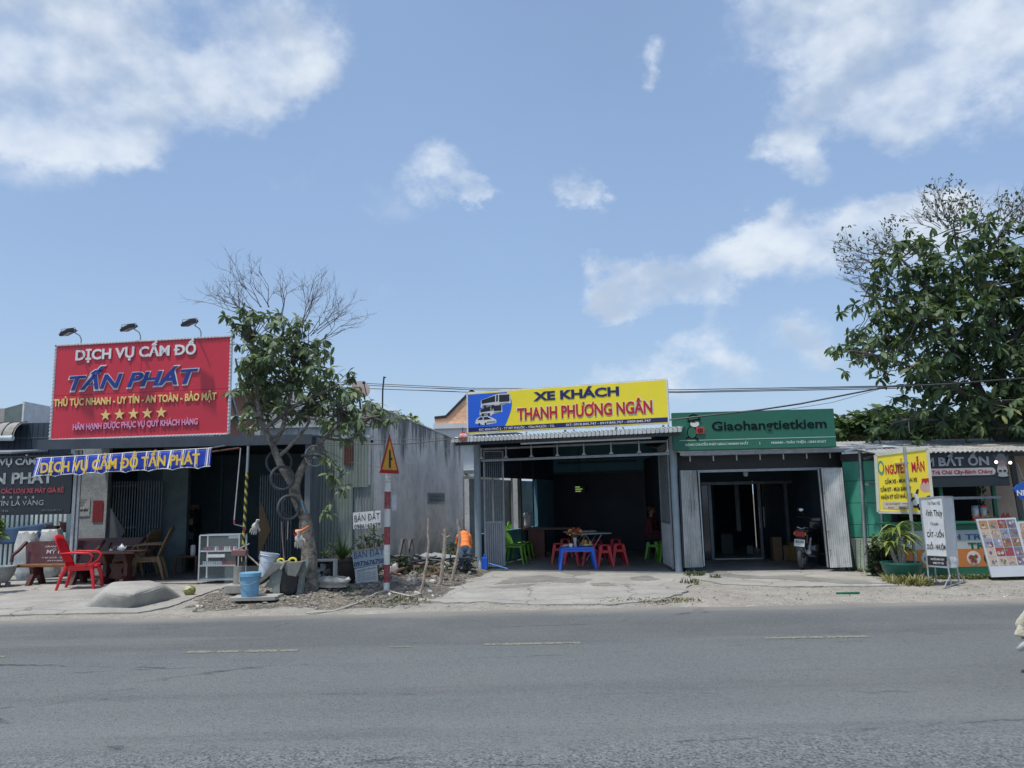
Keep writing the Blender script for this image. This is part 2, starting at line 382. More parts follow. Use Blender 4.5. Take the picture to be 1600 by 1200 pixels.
# ------------------------------------------------------------------ shared colours
M_WHITE = mat('white_paint', (.74,.75,.74), (.62,.63,.62), 3, .5, dirt=.25)
M_STEEL = mat('grey_steel', (.36,.39,.41), (.27,.29,.31), 8, .45, .5)
M_GALV = mat('galvanised', (.52,.54,.55), (.38,.40,.41), 6, .42, .55, dirt=.3)
M_DARK = mat('dark_metal', (.045,.05,.055), (.03,.033,.036), 8, .5, .4)
M_BLACK = mat('black_plastic', (.018,.019,.021), (.03,.03,.032), 20, .45)
M_CONC = mat('concrete', (.40,.385,.345), (.30,.29,.262), 1.6, .9, bump=.35, bs=90, dirt=.35, dcol=(.16,.15,.13))
M_PLASTER = mat('old_plaster', (.56,.575,.585), (.40,.415,.43), .8, .9, bump=.2, bs=30, streak=.45, dirt=.3, dcol=(.12,.125,.13))
M_RUST = mat('rusty_metal', (.13,.05,.035), (.07,.035,.028), 20, .85, bump=.3)
M_WOOD = mat('brown_wood', (.16,.065,.035), (.09,.035,.02), 6, .5)
M_STICK = mat('weathered_stick', (.42,.36,.29), (.25,.2,.16), 14, .9, bump=.4, bs=60)
M_RED = mat('red_plastic', (.62,.018,.03), (.50,.015,.025), 4, .35)
M_GREENP = mat('green_plastic', (.17,.42,.03), (.12,.33,.025), 4, .4)
M_BLUEP = mat('blue_plastic', (.02,.12,.62), (.02,.1,.5), 4, .38)
M_RUBBER = mat('tyre_rubber', (.075,.08,.088), (.045,.048,.055), 16, .75)
M_BARK = mat('bark', (.33,.29,.24), (.12,.105,.085), 9, .95, bump=1.0, bs=34, streak=.7, dcol=(.05,.042,.035), dirt=.5)
M_TWIG = mat('twig_bark', (.14,.12,.11), (.09,.08,.07), 10, .9)
M_DIRT = None

def nodemat(name):
    m = bpy.data.materials.new(name); m.use_nodes = True; nt = m.node_tree
    return m, nt, nt.nodes.new, nt.links.new, nt.nodes['Principled BSDF']

def side_plaster():
    m, nt, N, K, b = nodemat('side_plaster'); tc = N('ShaderNodeTexCoord'); P = tc.outputs['Object']; sp = N('ShaderNodeSeparateXYZ'); K(P, sp.inputs[0])
    def noise(s, sc=(1,1,1), d=7, r=.65):
        mp = N('ShaderNodeMapping'); mp.inputs['Scale'].default_value = sc; K(P, mp.inputs[0]); n = N('ShaderNodeTexNoise'); n.inputs['Scale'].default_value = s; n.inputs['Detail'].default_value = d; n.inputs['Roughness'].default_value = r; K(mp.outputs[0], n.inputs['Vector']); return n.outputs[0]
    def mx(f, lo, hi, amt, a, c):
        r_ = N('ShaderNodeMapRange'); r_.interpolation_type = 'SMOOTHSTEP'; r_.inputs[1].default_value = lo; r_.inputs[2].default_value = hi; r_.inputs[4].default_value = amt; K(f, r_.inputs[0])
        n = N('ShaderNodeMix'); n.data_type = 'RGBA'; K(r_.outputs[0], n.inputs[0])
        for i, v in ((6, a), (7, c)):
            if hasattr(v, 'links'): K(v, n.inputs[i])
            else: n.inputs[i].default_value = lin(v)
        return n.outputs[2]
    c = mx(noise(.8), .3, .7, 1, (.82,.765,.69), (.60,.56,.51)); c = mx(noise(5, d=9), .5, .75, .5, c, (.34,.345,.345)); c = mx(noise(1.6, (1,.5,.18)), .5, .72, .5, c, (.27,.28,.285))
    dr = N('ShaderNodeMath'); dr.operation = 'MULTIPLY_ADD'; K(sp.outputs[2], dr.inputs[0]); dr.inputs[1].default_value = .16; K(noise(3.2, (1,.55,.10), 8, .7), dr.inputs[2])
    c = mx(dr.outputs[0], .95, 1.09, .85, c, (.075,.08,.08))      # black mould runs hanging from the coping
    lo_ = N('ShaderNodeMath'); lo_.operation = 'MULTIPLY_ADD'; K(sp.outputs[2], lo_.inputs[0]); lo_.inputs[1].default_value = -.35; K(noise(2.2), lo_.inputs[2]); c = mx(lo_.outputs[0], .2, .5, .6, c, (.17,.175,.165))
    K(c, b.inputs['Base Color']); b.inputs['Roughness'].default_value = .95; bp = N('ShaderNodeBump'); bp.inputs['Strength'].default_value = .3; bp.inputs['Distance'].default_value = .02; K(noise(22), bp.inputs['Height']); K(bp.outputs[0], b.inputs['Normal']); return m
def asphalt():
    m, nt, N, K, b = nodemat('asphalt'); tc = N('ShaderNodeTexCoord'); P = tc.outputs['Object']
    def noise(s, d=5, r=.6, scale=(1,1,1)):
        mp = N('ShaderNodeMapping'); mp.inputs['Scale'].default_value = scale; K(P, mp.inputs[0])
        n = N('ShaderNodeTexNoise'); n.inputs['Scale'].default_value = s; n.inputs['Detail'].default_value = d; n.inputs['Roughness'].default_value = r; K(mp.outputs[0], n.inputs['Vector']); return n.outputs[0]
    def rng(x, a, c, o0=0, o1=1):
        n = N('ShaderNodeMapRange'); n.interpolation_type = 'SMOOTHSTEP'; K(x, n.inputs[0])
        for i, v in ((1,a),(2,c),(3,o0),(4,o1)): n.inputs[i].default_value = v
        return n.outputs[0]
    def mix(f, a, c, bt='MIX'):
        n = N('ShaderNodeMix'); n.data_type = 'RGBA'; n.blend_type = bt
        for i, v in ((0,f),(6,a),(7,c)):
            if hasattr(v, 'links'): K(v, n.inputs[i])
            else: n.inputs[i].default_value = v
        return n.outputs[2]
    # lane bands: worn wheel tracks run along x
    w = N('ShaderNodeSeparateXYZ'); K(P, w.inputs[0])
    wob = N('ShaderNodeMath'); wob.operation = 'MULTIPLY_ADD'; K(noise(.25, 3), wob.inputs[0]); wob.inputs[1].default_value = 1.0; K(w.outputs[1], wob.inputs[2])
    cr = N('ShaderNodeValToRGB'); d = N('ShaderNodeMath'); d.operation = 'DIVIDE'; K(wob.outputs[0], d.inputs[0]); d.inputs[1].default_value = 12.5; K(d.outputs[0], cr.inputs[0])
    E_ = cr.color_ramp.elements; E_[0].position = 0; E_[0].color = (.134,.147,.156,1); E_[1].position = 1; E_[1].color = lin(.20)
    for p_, v in ((.34,.150),(.40,.146),(.445,.185),(.49,.188),(.53,.15),(.60,.156),(.70,.150),(.76,.125),(.84,.115),(.90,.13),(.935,.17)):
        x = E_.new(p_); x.color = (v*.88, v*.955, v*.955, 1)
    col = cr.outputs[0]
    rough = N('ShaderNodeMath'); rough.operation = 'MULTIPLY_ADD'; K(noise(.45, 6, .65, (.6,1,1)), rough.inputs[0]); rough.inputs[1].default_value = 2.2; K(w.outputs[1], rough.inputs[2])
    rzone = rng(rough.outputs[0], 5.95, 6.75, 1, 0)      # bare coarse aggregate along the near wheel track
    col = mix(rng(noise(.5, 6), .35, .7, 0, .5), col, (.17,.178,.17,1))
    col = mix(rng(noise(1.2, 7, .7, (.35,1,1)), .5, .72, 0, .45), col, (.10,.105,.112,1))
    col = mix(rng(noise(.7, 6, .65, (.06,1,1)), .48, .68, 0, .55), col, (.09,.094,.09,1)); col = mix(rng(noise(.9, 5, .6, (.09,.8,1)), .55, .72, 0, .5), col, (.195,.20,.192,1))
    col = mix(rng(noise(.35, 8, .75), .6, .68, 0, .5), col, (.07,.075,.078,1))
    vo = N('ShaderNodeTexVoronoi'); vo.inputs['Scale'].default_value = 75; K(P, vo.inputs['Vector'])
    hs = N('ShaderNodeSeparateColor'); K(vo.outputs['Color'], hs.inputs[0])
    col = mix(rng(hs.outputs[0], .7, .95, 0, .30), col, (.24,.25,.25,1))
    col = mix(rng(hs.outputs[1], .76, .95, 0, .42), col, (.05,.053,.056,1))
    v2 = N('ShaderNodeTexVoronoi'); v2.inputs['Scale'].default_value = 62; K(P, v2.inputs['Vector']); h2 = N('ShaderNodeSeparateColor'); K(v2.outputs['Color'], h2.inputs[0])
    for (ch, lo_, c_) in ((0, .72, (.24,.25,.25,1)), (1, .45, (.05,.055,.06,1))):
        mm = N('ShaderNodeMath'); mm.operation = 'MULTIPLY'; K(rng(h2.outputs[ch], lo_, .95, 0, .8), mm.inputs[0]); K(rzone, mm.inputs[1]); col = mix(mm.outputs[0], col, c_)
    fine = noise(130, 3, .8); col = mix(rng(fine, .45, .7, 0, .4), col, (.05,.052,.056,1)); 
    # cracks: thin dark lines, mostly along the road
    mp = N('ShaderNodeMapping'); mp.inputs['Scale'].default_value = (.12, .75, 1); K(P, mp.inputs[0])
    wn = N('ShaderNodeTexNoise'); wn.inputs['Scale'].default_value = 4; wn.inputs['Detail'].default_value = 6; K(P, wn.inputs['Vector'])
    ad = N('ShaderNodeVectorMath'); ad.operation = 'MULTIPLY_ADD'; K(wn.outputs['Color'], ad.inputs[0]); ad.inputs[1].default_value = (.12,.12,.12); K(mp.outputs[0], ad.inputs[2])
    vc = N('ShaderNodeTexVoronoi'); vc.feature = 'DISTANCE_TO_EDGE'; vc.inputs['Scale'].default_value = .8; K(ad.outputs[0], vc.inputs['Vector'])
    mk = N('ShaderNodeMath'); mk.operation = 'MULTIPLY'; K(rng(vc.outputs[0], .0, .012, .75, 0), mk.inputs[0]); K(rng(noise(.8, 4), .5, .62), mk.inputs[1])
    col = mix(mk.outputs[0], col, (.025,.026,.028,1))
    # dusty far edge
    e = N('ShaderNodeMath'); e.operation = 'MULTIPLY_ADD'; K(noise(1.5, 6, .6, (.4,1,1)), e.inputs[0]); e.inputs[1].default_value = .9; K(w.outputs[1], e.inputs[2])
    col = mix(rng(e.outputs[0], 11.0, 11.75, 0, .8), col, (.27,.25,.215,1))
    K(col, b.inputs['Base Color']); b.inputs['Roughness'].default_value = .82; b.inputs['Specular IOR Level'].default_value = .35
    bp = N('ShaderNodeBump'); bp.inputs['Strength'].default_value = .6; bp.inputs['Distance'].default_value = .012
    K(vo.outputs['Distance'], bp.inputs['Height']); K(bp.outputs[0], b.inputs['Normal'])
    return m
def dirtmat(name, base, alt, pale, green=.3):
    m, nt, N, K, b = nodemat(name); tc = N('ShaderNodeTexCoord'); P = tc.outputs['Object']
    def noise(s, d=6, r=.65):
        n = N('ShaderNodeTexNoise'); n.inputs['Scale'].default_value = s; n.inputs['Detail'].default_value = d; n.inputs['Roughness'].default_value = r; K(P, n.inputs['Vector']); return n.outputs[0]
    def mx(f, lo, hi, a, c, amt=1):
        r_ = N('ShaderNodeMapRange'); r_.inputs[1].default_value = lo; r_.inputs[2].default_value = hi; r_.inputs[4].default_value = amt; K(f, r_.inputs[0])
        n = N('ShaderNodeMix'); n.data_type = 'RGBA'; K(r_.outputs[0], n.inputs[0])
        for i, v in ((6, a), (7, c)):
            if hasattr(v, 'links'): K(v, n.inputs[i])
            else: n.inputs[i].default_value = lin(v)
        return n.outputs[2]
    c = mx(noise(1.3), .38, .62, base, alt); c = mx(noise(6), .52, .7, c, pale, .8); c = mx(noise(28), .5, .7, c, tuple(v*.45 for v in base), .7)
    c = mx(noise(3.1), .55, .72, c, (.07,.085,.035), green)
    vo = N('ShaderNodeTexVoronoi'); vo.inputs['Scale'].default_value = 45; K(P, vo.inputs['Vector']); hs = N('ShaderNodeSeparateColor'); K(vo.outputs['Color'], hs.inputs[0])
    c = mx(hs.outputs[0], .8, .95, c, (.42,.40,.36), .6)
    K(c, b.inputs['Base Color']); b.inputs['Roughness'].default_value = .95
    bp = N('ShaderNodeBump'); bp.inputs['Strength'].default_value = .9; bp.inputs['Distance'].default_value = .03; K(noise(25, 8), bp.inputs['Height']); K(bp.outputs[0], b.inputs['Normal'])
    return m
M_DIRT = dirtmat('earth', (.15,.13,.10), (.095,.085,.068), (.27,.245,.205))
M_DUST = dirtmat('dusty_shoulder', (.33,.305,.26), (.24,.22,.19), (.42,.395,.35), .12)
M_CONCP = mat('apron_concrete', (.38,.365,.33), (.28,.27,.245), .9, .9, bump=.35, bs=70, dirt=.6, dcol=(.15,.14,.12), crack=.55)
M_WET = mat('wet_concrete', (.17,.163,.146), (.25,.24,.215), 2.5, .55, spec=.5, lo=.3, hi=.6)

def struct(o, **k): o['kind'] = 'structure'; return o
# ground, road, shoulder
struct(MB().box(-250, 250, -60, 400, -.3, -.012).build('ground', M_DIRT))
def road():
    xs = [-160, -60] + [i * .25 - 14 for i in range(113)] + [60, 160]; rnd = random.Random(3); v = []; f = []
    ph = [rnd.uniform(0, 6.3) for _ in range(6)]
    for x in xs:
        far = 11.22 + .05*math.sin(x*.9+ph[0]) + .04*math.sin(x*2.3+ph[1]) + .03*math.sin(x*5.1+ph[2]) + rnd.uniform(-.02, .02)
        v += [(x, -7, .004), (x, far, .004)]
    for i in range(len(xs) - 1): a = 2*i; f.append((a, a+2, a+3, a+1))
    m = MB(); m.add(v, f); struct(m.build('road', asphalt()))
road()
M_LINE = mat('worn_yellow_line', (.28,.27,.16), (.14,.145,.135), 30, .85, lo=.34, hi=.56)
def dash(x0, y0, x1, y1, w):
    a = G(x0, y0, 0); b = G(x1, y1, 0); rnd = random.Random(int(x0)); n = 60; v = []; f = []
    for i in range(n + 1):
        p = a.lerp(b, i/n); k = .5 if rnd.random() < .2 else 1
        v += [(p.x, p.y - w/2*k*rnd.uniform(.7, 1.1), .008), (p.x, p.y + w/2*k*rnd.uniform(.7, 1.1), .008)]
    for i in range(n):
        if rnd.random() < .93: f.append((2*i, 2*i+2, 2*i+3, 2*i+1))
    m = MB(); m.add(v, f); struct(m.build('road_marking', M_LINE))
dash(292, 1020, 466, 1017, .13); dash(756, 1008, 910, 1005, .12); dash(1195, 998, 1358, 995, .12); dash(608, 1012, 642, 1011.5, .05); dash(-150, 1030, 8, 1027, .08)
dash(1640, 990, 1800, 987, .08); dash(424, 980, 455, 973, .05)

def heightfield(name, m, x0, x1, y0, y1, nx, ny, fn, **k):
    v = []; f = []
    for j in range(ny + 1):
        for i in range(nx + 1):
            x = x0 + (x1-x0)*i/nx; y = y0 + (y1-y0)*j/ny; v.append((x, y, fn(x, y)))
    for j in range(ny):
        for i in range(nx): a = j*(nx+1)+i; f.append((a, a+1, a+nx+2, a+nx+1))
    q = MB(); q.add(v, f); return q.build(name, m, smooth=2)
from mathutils import noise as mn
def fb(x, y, s=1.0, o=4):
    return mn.fractal(Vector((x*s, y*s, 3.3)), .8, 2.0, o)
# the strip of trodden earth behind the road edge
struct(heightfield('verge', M_DUST, -30, 34, 11.0, 15.4, 512, 60, lambda x, y: -.006 + min(1, max(0, (y - 11.0)/.5)) * (.012 + .012*(fb(x, y, 2.2)+.2)) if y > 11.3 else -.006))
def mound(x, y):
    e = min(1, max(0, (y-11.45)/.9)) * min(1, max(0, (x+5.6)/.9)) * min(1, max(0, (-.9 + (y-13)*.15 - x)/.7))
    return -.02 + e * (.075 + .07*fb(x, y, .9) + .03*fb(x, y, 4.5) + .02*(y-12))
struct(heightfield('earth', M_DIRT, -6.2, .3, 11.3, 17.6, 200, 180, mound))
def gz(x, y):
    return max(0, mound(x, y)) if -6.2 < x < .3 and 11.3 < y < 17.6 else 0.01
_G0 = G
def G(px, py, z=None):
    if z is not None: return _G0(px, py, z)
    p = _G0(px, py, 0.0)
    for _ in range(4): p = _G0(px, py, gz(p.x, p.y))
    return p
# concrete slabs
def slab(name, pts, z=.035, m=M_CONCP, amp=.03, seed=1, smp=6):
    w = [G(a, b, z) for a, b in pts]
    poly = wobble([(p.x, p.y) for p in w], amp, smp, seed)
    return struct(MB().prism(poly, -.02, z, 'Z').build(name, m))
slab('concrete_apron', [(640,937),(700,941),(760,940),(830,944),(905,943),(960,944),(1000,939),(1030,938),(1052,930),(1070,926),(1074,915),(1083,907),(1070,897),(1066,891),(1040,884),(748,880),(726,893),(706,903),(684,914),(660,925)], .03, amp=.055, smp=4)
slab('concrete_apron', [(-700,985),(0,961),(110,958),(215,957),(268,947),(300,934),(345,919),(372,912),(372,884),(-700,900)], .03, seed=5, amp=.025)
slab('concrete_apron', [(1096,886),(1075,902),(1130,912),(1220,916),(1352,915),(1420,914),(1378,893),(1352,884)], .03, seed=9)
struct(MB().box(-9.6, -3.95, 16.0, 21.6, -.02, .042).build('floor', mat('shop_floor', (.15,.155,.155), (.10,.105,.105), 3, .6, dirt=.3)))
for nm, pts, sd in (('wet_patch', [(800,902),(852,898),(880,903),(925,905),(905,911),(860,909),(812,911),(770,913)], 2), ('wet_patch', [(924,911),(948,910),(962,914),(944,916),(926,915)], 3),
                ('wet_patch', [(985,902),(1010,899),(1030,905),(1012,907),(990,906)], 4), ('wet_patch', [(875,893),(905,892),(930,896),(900,899)], 12),
                ('wet_patch', [(1100,893),(1128,892),(1148,897),(1190,900),(1250,899),(1290,904),(1330,906),(1370,910),(1400,911),(1330,912),(1270,908),(1230,905),(1160,903),(1118,898)], 7),
                ('wet_patch', [(760,917),(800,914),(838,912),(822,917),(785,919)], 8)):
    zz = .034 if pts[0][0] < 1050 else .036
    w = [G(a, b, zz) for a, b in pts]; poly = wobble([(p.x, p.y) for p in w], .05, 9, sd)
    if pts[0][0] < 1050: pass
    struct(MB().prism(poly, zz - .003, zz, 'Z').build(nm, M_WET))

# rubble and litter on the earth
def scatter(name, m, n, region, smin, smax, seed, flat=.6, label=None, cat=None):
    rnd = random.Random(seed); q = MB()
    for _ in range(n):
        px = rnd.uniform(region[0], region[1]); t = (px - region[0]) / (region[1] - region[0])
        py = rnd.uniform(region[2] + (region[4]-region[2])*t, region[3] + (region[5]-region[3])*t)
        p = G(px, py); s = smin + (smax - smin) * rnd.random()**3
        bm = bmesh.new(); bmesh.ops.create_icosphere(bm, subdivisions=1, radius=s)
        Mx = Matrix.Translation((p.x, p.y, gz(p.x, p.y) + s*.25)) @ Euler((rnd.uniform(-.5,.5), rnd.uniform(-.5,.5), rnd.uniform(0,6))).to_matrix().to_4x4() @ Matrix.Diagonal((1, rnd.uniform(.6,1), flat, 1))
        q.add([Mx @ (v.co * rnd.uniform(.75, 1.2)) for v in bm.verts], [tuple(v.index for v in f.verts) for f in bm.faces]); bm.free()
    o = q.build(name, m, kind='stuff'); 
    if label: o['label'] = label; o['category'] = cat
    return o
M_STONE = mat('rubble_stone', (.30,.28,.245), (.16,.15,.13), 5, .95)
M_STONE2 = mat('pale_litter', (.62,.61,.57), (.45,.43,.4), 5, .9)
scatter('gravel', M_STONE, 620, (290, 650, 926, 957, 905, 949), .006, .05, 1, label='loose grey rubble strewn over the bare earth beside the road', cat='gravel')
scatter('gravel', M_STONE, 500, (600, 1090, 936, 952, 934, 944), .006, .035, 2, label='gravel crumbs along the front lip of the concrete apron', cat='gravel')
scatter('gravel', M_STONE, 420, (1060, 1600, 905, 943, 915, 932), .005, .022, 3, label='fine gravel on the dusty shoulder before the green shop', cat='gravel')
scatter('litter', M_STONE2, 60, (300, 720, 930, 950, 905, 930), .012, .05, 4, .25, label='pale scraps of litter lying on the earth', cat='litter')
scatter('rubble', M_STONE, 260, (500, 735, 893, 925, 872, 908), .02, .10, 5, label='broken masonry heaped below the grey side wall', cat='rubble')
scatter('gravel', M_STONE2, 120, (-20, 1600, 956, 968, 930, 940), .006, .018, 6, .4, label='stray pale stones along the far road edge', cat='gravel')

def blades(name, label, cat, m, spots, hmin, hmax, seed, lean=.6, wid=.012, kind='stuff'):
    rnd = random.Random(seed); q = MB()
    for (c, rad, n) in spots:
        for _ in range(n):
            a = rnd.uniform(0, 6.28); r_ = rad*math.sqrt(rnd.random()); bx = c[0]+r_*math.cos(a); by = c[1]+r_*math.sin(a); z = c[2]
            h = rnd.uniform(hmin, hmax); an = rnd.uniform(0, 6.28); l = rnd.uniform(.1, lean)*h; dx = math.cos(an); dy = math.sin(an); w = wid*rnd.uniform(.6, 1.3)
            q.add([(bx-dy*w, by+dx*w, z), (bx+dy*w, by-dx*w, z), (bx+dx*l*.4+dy*w*.8, by+dy*l*.4-dx*w*.8, z+h*.6), (bx+dx*l*.4-dy*w*.8, by+dy*l*.4+dx*w*.8, z+h*.6), (bx+dx*l, by+dy*l, z+h*rnd.uniform(.75,1))],
                  [(0,1,2,3), (3,2,4)])
    o = q.build(name, m, kind=kind); o['label'] = label; o['category'] = cat; return o
M_GRASS = leafmat('grass', (.05,.075,.025), (.10,.12,.045), (.24,.21,.10))
def gp(px, py): p = G(px, py); return (p.x, p.y, gz(p.x, p.y))
blades('grass', 'thin green grass around the foot of the warning post', 'grass', M_GRASS, [(gp(600,942), .45, 110), (gp(570,935), .4, 50), (gp(640,940), .4, 40), (gp(430,940), .3, 30), (gp(530,925), .4, 50)], .015, .055, 1, 1.3)
blades('weeds', 'weeds growing along the foot of the grey side wall', 'weeds', M_GRASS, [(gp(700,880), .5, 300), (gp(670,893), .5, 150), (gp(715,893), .3, 150), (gp(640,880), .4, 100)], .04, .2, 2, 1.0)
blades('grass', 'yellowed grass tuft at the base of the yellow sign pole', 'grass', leafmat('dry_grass', (.16,.18,.05), (.28,.26,.10), (.45,.38,.22)), [(gp(1422,913), .34, 420), (gp(1405,910), .25, 120)], .05, .2, 3, 1.2)
blades('grass', 'small weeds by the grey pillar between the two shops', 'grass', M_GRASS, [(gp(1085,900), .22, 130), (gp(1118,904), .12, 40), (gp(1080,912), .2, 50)], .03, .12, 4, 1.0)
blades('grass', 'flattened dry grass along the broken lip of the concrete', 'grass', leafmat('dead_grass', (.13,.12,.05), (.22,.19,.10), (.33,.29,.18)), [(gp(x, 939), .25, 60) for x in range(960, 1070, 18)], .015, .05, 8, 2)
blades('grass', 'low green mat of grass under the snack stall counter', 'grass', M_GRASS, [(gp(x, 903), .3, 260) for x in range(1470, 1660, 22)], .02, .07, 5, 1.0)
blades('weeds', 'weeds at the foot of the green panel wall', 'weeds', M_GRASS, [(gp(x, 893+i*2), .16, 50) for i, x in enumerate((1335,1352,1370,1385))], .03, .12, 6, 1.0)
# ------------------------------------------------------------------ left shop, its billboard and everything under it
FL = Fr(W(78, 690, 16.3).xy.to_3d(), 0); _b = W(357, 675, 15.7); FL = Fr((FL.o.x, FL.o.y, 0), math.atan2(_b.y - FL.o.y, _b.x - FL.o.x))
M_SIGNRED = mat('red_sign_panel', (.57,.03,.055), (.50,.027,.048), .8, .38)
M_LET_W = mat('letter_white', (.72,.74,.74), (.6,.62,.63), 3, .4)
M_LET_B = mat('letter_blue', (.012,.035,.26), (.01,.03,.2), 3, .35)
M_LET_Y = mat('letter_cream', (.80,.60,.22), (.7,.52,.2), 3, .4)
M_LET_P = mat('letter_pink', (.72,.33,.52), (.62,.3,.45), 3, .4)
def red_billboard():
    t = at(thing('billboard', 'large red billboard with raised white, blue and cream lettering on the left shop roof', 'billboard'), FL)
    x0, zb = FL.hit(78, 690); x1, zb2 = FL.hit(357, 675); _, zt = FL.hit(78, 543); _, zt2 = FL.hit(357, 523)
    t.location.z = 0
    zb = (zb+zb2)/2; zt = (zt+zt2)/2; xm = (x0+x1)/2; zm = zb + (zt-zb)*.46
    pan = []
    for (a, b, c, d) in ((x0,xm-.004,zb,zm-.004),(xm+.004,x1,zb,zm-.004),(x0,xm-.004,zm+.004,zt),(xm+.004,x1,zm+.004,zt)):
        MB().box(a, b, 0, .03, c, d).build('panel', M_SIGNRED, t)
    MB().box(x0+.02, x1-.02, .031, .09, zb+.02, zt-.02).build('backing', M_STEEL, t)
    q = MB(); n = 48
    for (ax, az, bx, bz) in ((x0,zt,x1,zt),(x0,zb,x1,zb),(x0,zb,x0,zt),(x1,zb,x1,zt)):
        L = math.hypot(bx-ax, bz-az); k = int(L/.075)
        for i in range(k+1):
            u = i/k; q.lathe([(.001,-.02),(.026,-.012),(.026,.012),(.001,.02)], 8, (ax+(bx-ax)*u, -.008, az+(bz-az)*u))
        q.bar((ax, .01, az), (bx, .01, bz), .05, .03)
    q.build('edge_trim', M_WHITE, t)
    H = FL.hit
    def ln(body, m, pxa, pya, pxb, pyb, capz, **kw):
        ax, az = H(pxa, pya); bx, bz = H(pxb, pyb)
        return text(body, t, m, ax, bx, az, az + capz, y=kw.pop('y', -.012), dep=kw.pop('dep', .016), zs=bz-az, **kw)
    px = lambda d: d / FPX * 16.0
    ln('DỊCH VỤ CẦM ĐỒ', M_LET_W, 119, 563, 307, 553, px(16.5), bold=.03, each=True, name='letter')
    ln('TẤN PHÁT', M_WHITE, 106, 612, 312, 599.5, px(25), bold=.05, shear=.25, each=True, name='letter_outline', dep=.012, y=-.005)
    ln('TẤN PHÁT', M_LET_B, 108.5, 610, 309.5, 598, px(23), bold=.022, shear=.25, each=True, name='letter', dep=.012, y=-.020)
    ln('THỦ TỤC NHANH - UY TÍN - AN TOÀN - BẢO MẬT', M_LET_Y, 85, 635, 339, 624.5, px(11.5), bold=.03, each=True, name='letter')
    ln('HÂN HẠNH ĐƯỢC PHỤC VỤ QUÝ KHÁCH HÀNG', M_LET_P, 115, 672, 310, 663, px(9.5), bold=.025, each=True, name='letter', dep=.02)
    for i in range(5):
        cx, cz = H(166 + i*21.7, 649 - i*1.05); star(t, M_LET_Y, cx, cz, px(9.5), -.01, .016)
    # struts that hold it up from behind
    for u in (.08, .5, .92):
        MB().bar((x0+(x1-x0)*u, .1, zb-.15), (x0+(x1-x0)*u, .1, zt-.1), .06).bar((x0+(x1-x0)*u, .1, zt-.3), (x0+(x1-x0)*u, 1.3, zb-.1), .05).build('strut', M_STEEL, t)
    return t, x0, x1, zb, zt
_bb, BX0, BX1, BZB, BZT = red_billboard()
for (hx, hy, ax, ay, lab) in ((107,520,124,537,'dark floodlight on a curved arm, above the left end of the red billboard'), (202,513,217,530,'dark floodlight on a curved arm, above the middle of the red billboard'), (297,505,312,523,'dark floodlight on a curved arm, above the right end of the red billboard')):
    bx, bz = FL.hit(ax, ay); b = FL.w(bx, .05, BZT)
    t = thing('floodlight', lab, 'floodlight', b, FL.a, 'floodlights on the red billboard')
    qx, qz = FL.hit(hx, hy, -.35); qx -= bx; qz -= BZT
    pts = [(0,0,-.05),(0,0,.12),(-.02,-.03,.2),(-.08,-.12,.255),(qx+.12,-.3,qz+.06)]
    MB().tube(pts, .012, 8).build('arm', M_STEEL, t, smooth=True)
    q = MB(); q.M = Matrix.Translation((qx, -.42, qz)) @ Euler((R(12), R(-14), R(-15))).to_matrix().to_4x4()
    q.bbox(-.15, .15, -.1, .1, -.03, .03, .01)
    for k in range(6): q.box(-.12+k*.045, -.11+k*.045, -.08, .08, .03, .055)
    h = q.build('lamp_head', M_DARK, t)
    q = MB(); q.M = Matrix.Translation((qx, -.42, qz)) @ Euler((R(12), R(-14), R(-15))).to_matrix().to_4x4(); q.box(-.13, .13, -.085, .085, -.034, -.03).build('lens', mat('lamp_glass', (.12,.13,.14), None, 4, .15), t)
    q = MB(); q.tube([(qx-.16,-.42,qz),(qx-.16,-.42,qz+.08),(qx+.16,-.42,qz+.1),(qx+.16,-.42,qz+.02)], .008, 6).build('bracket', M_STEEL, t)

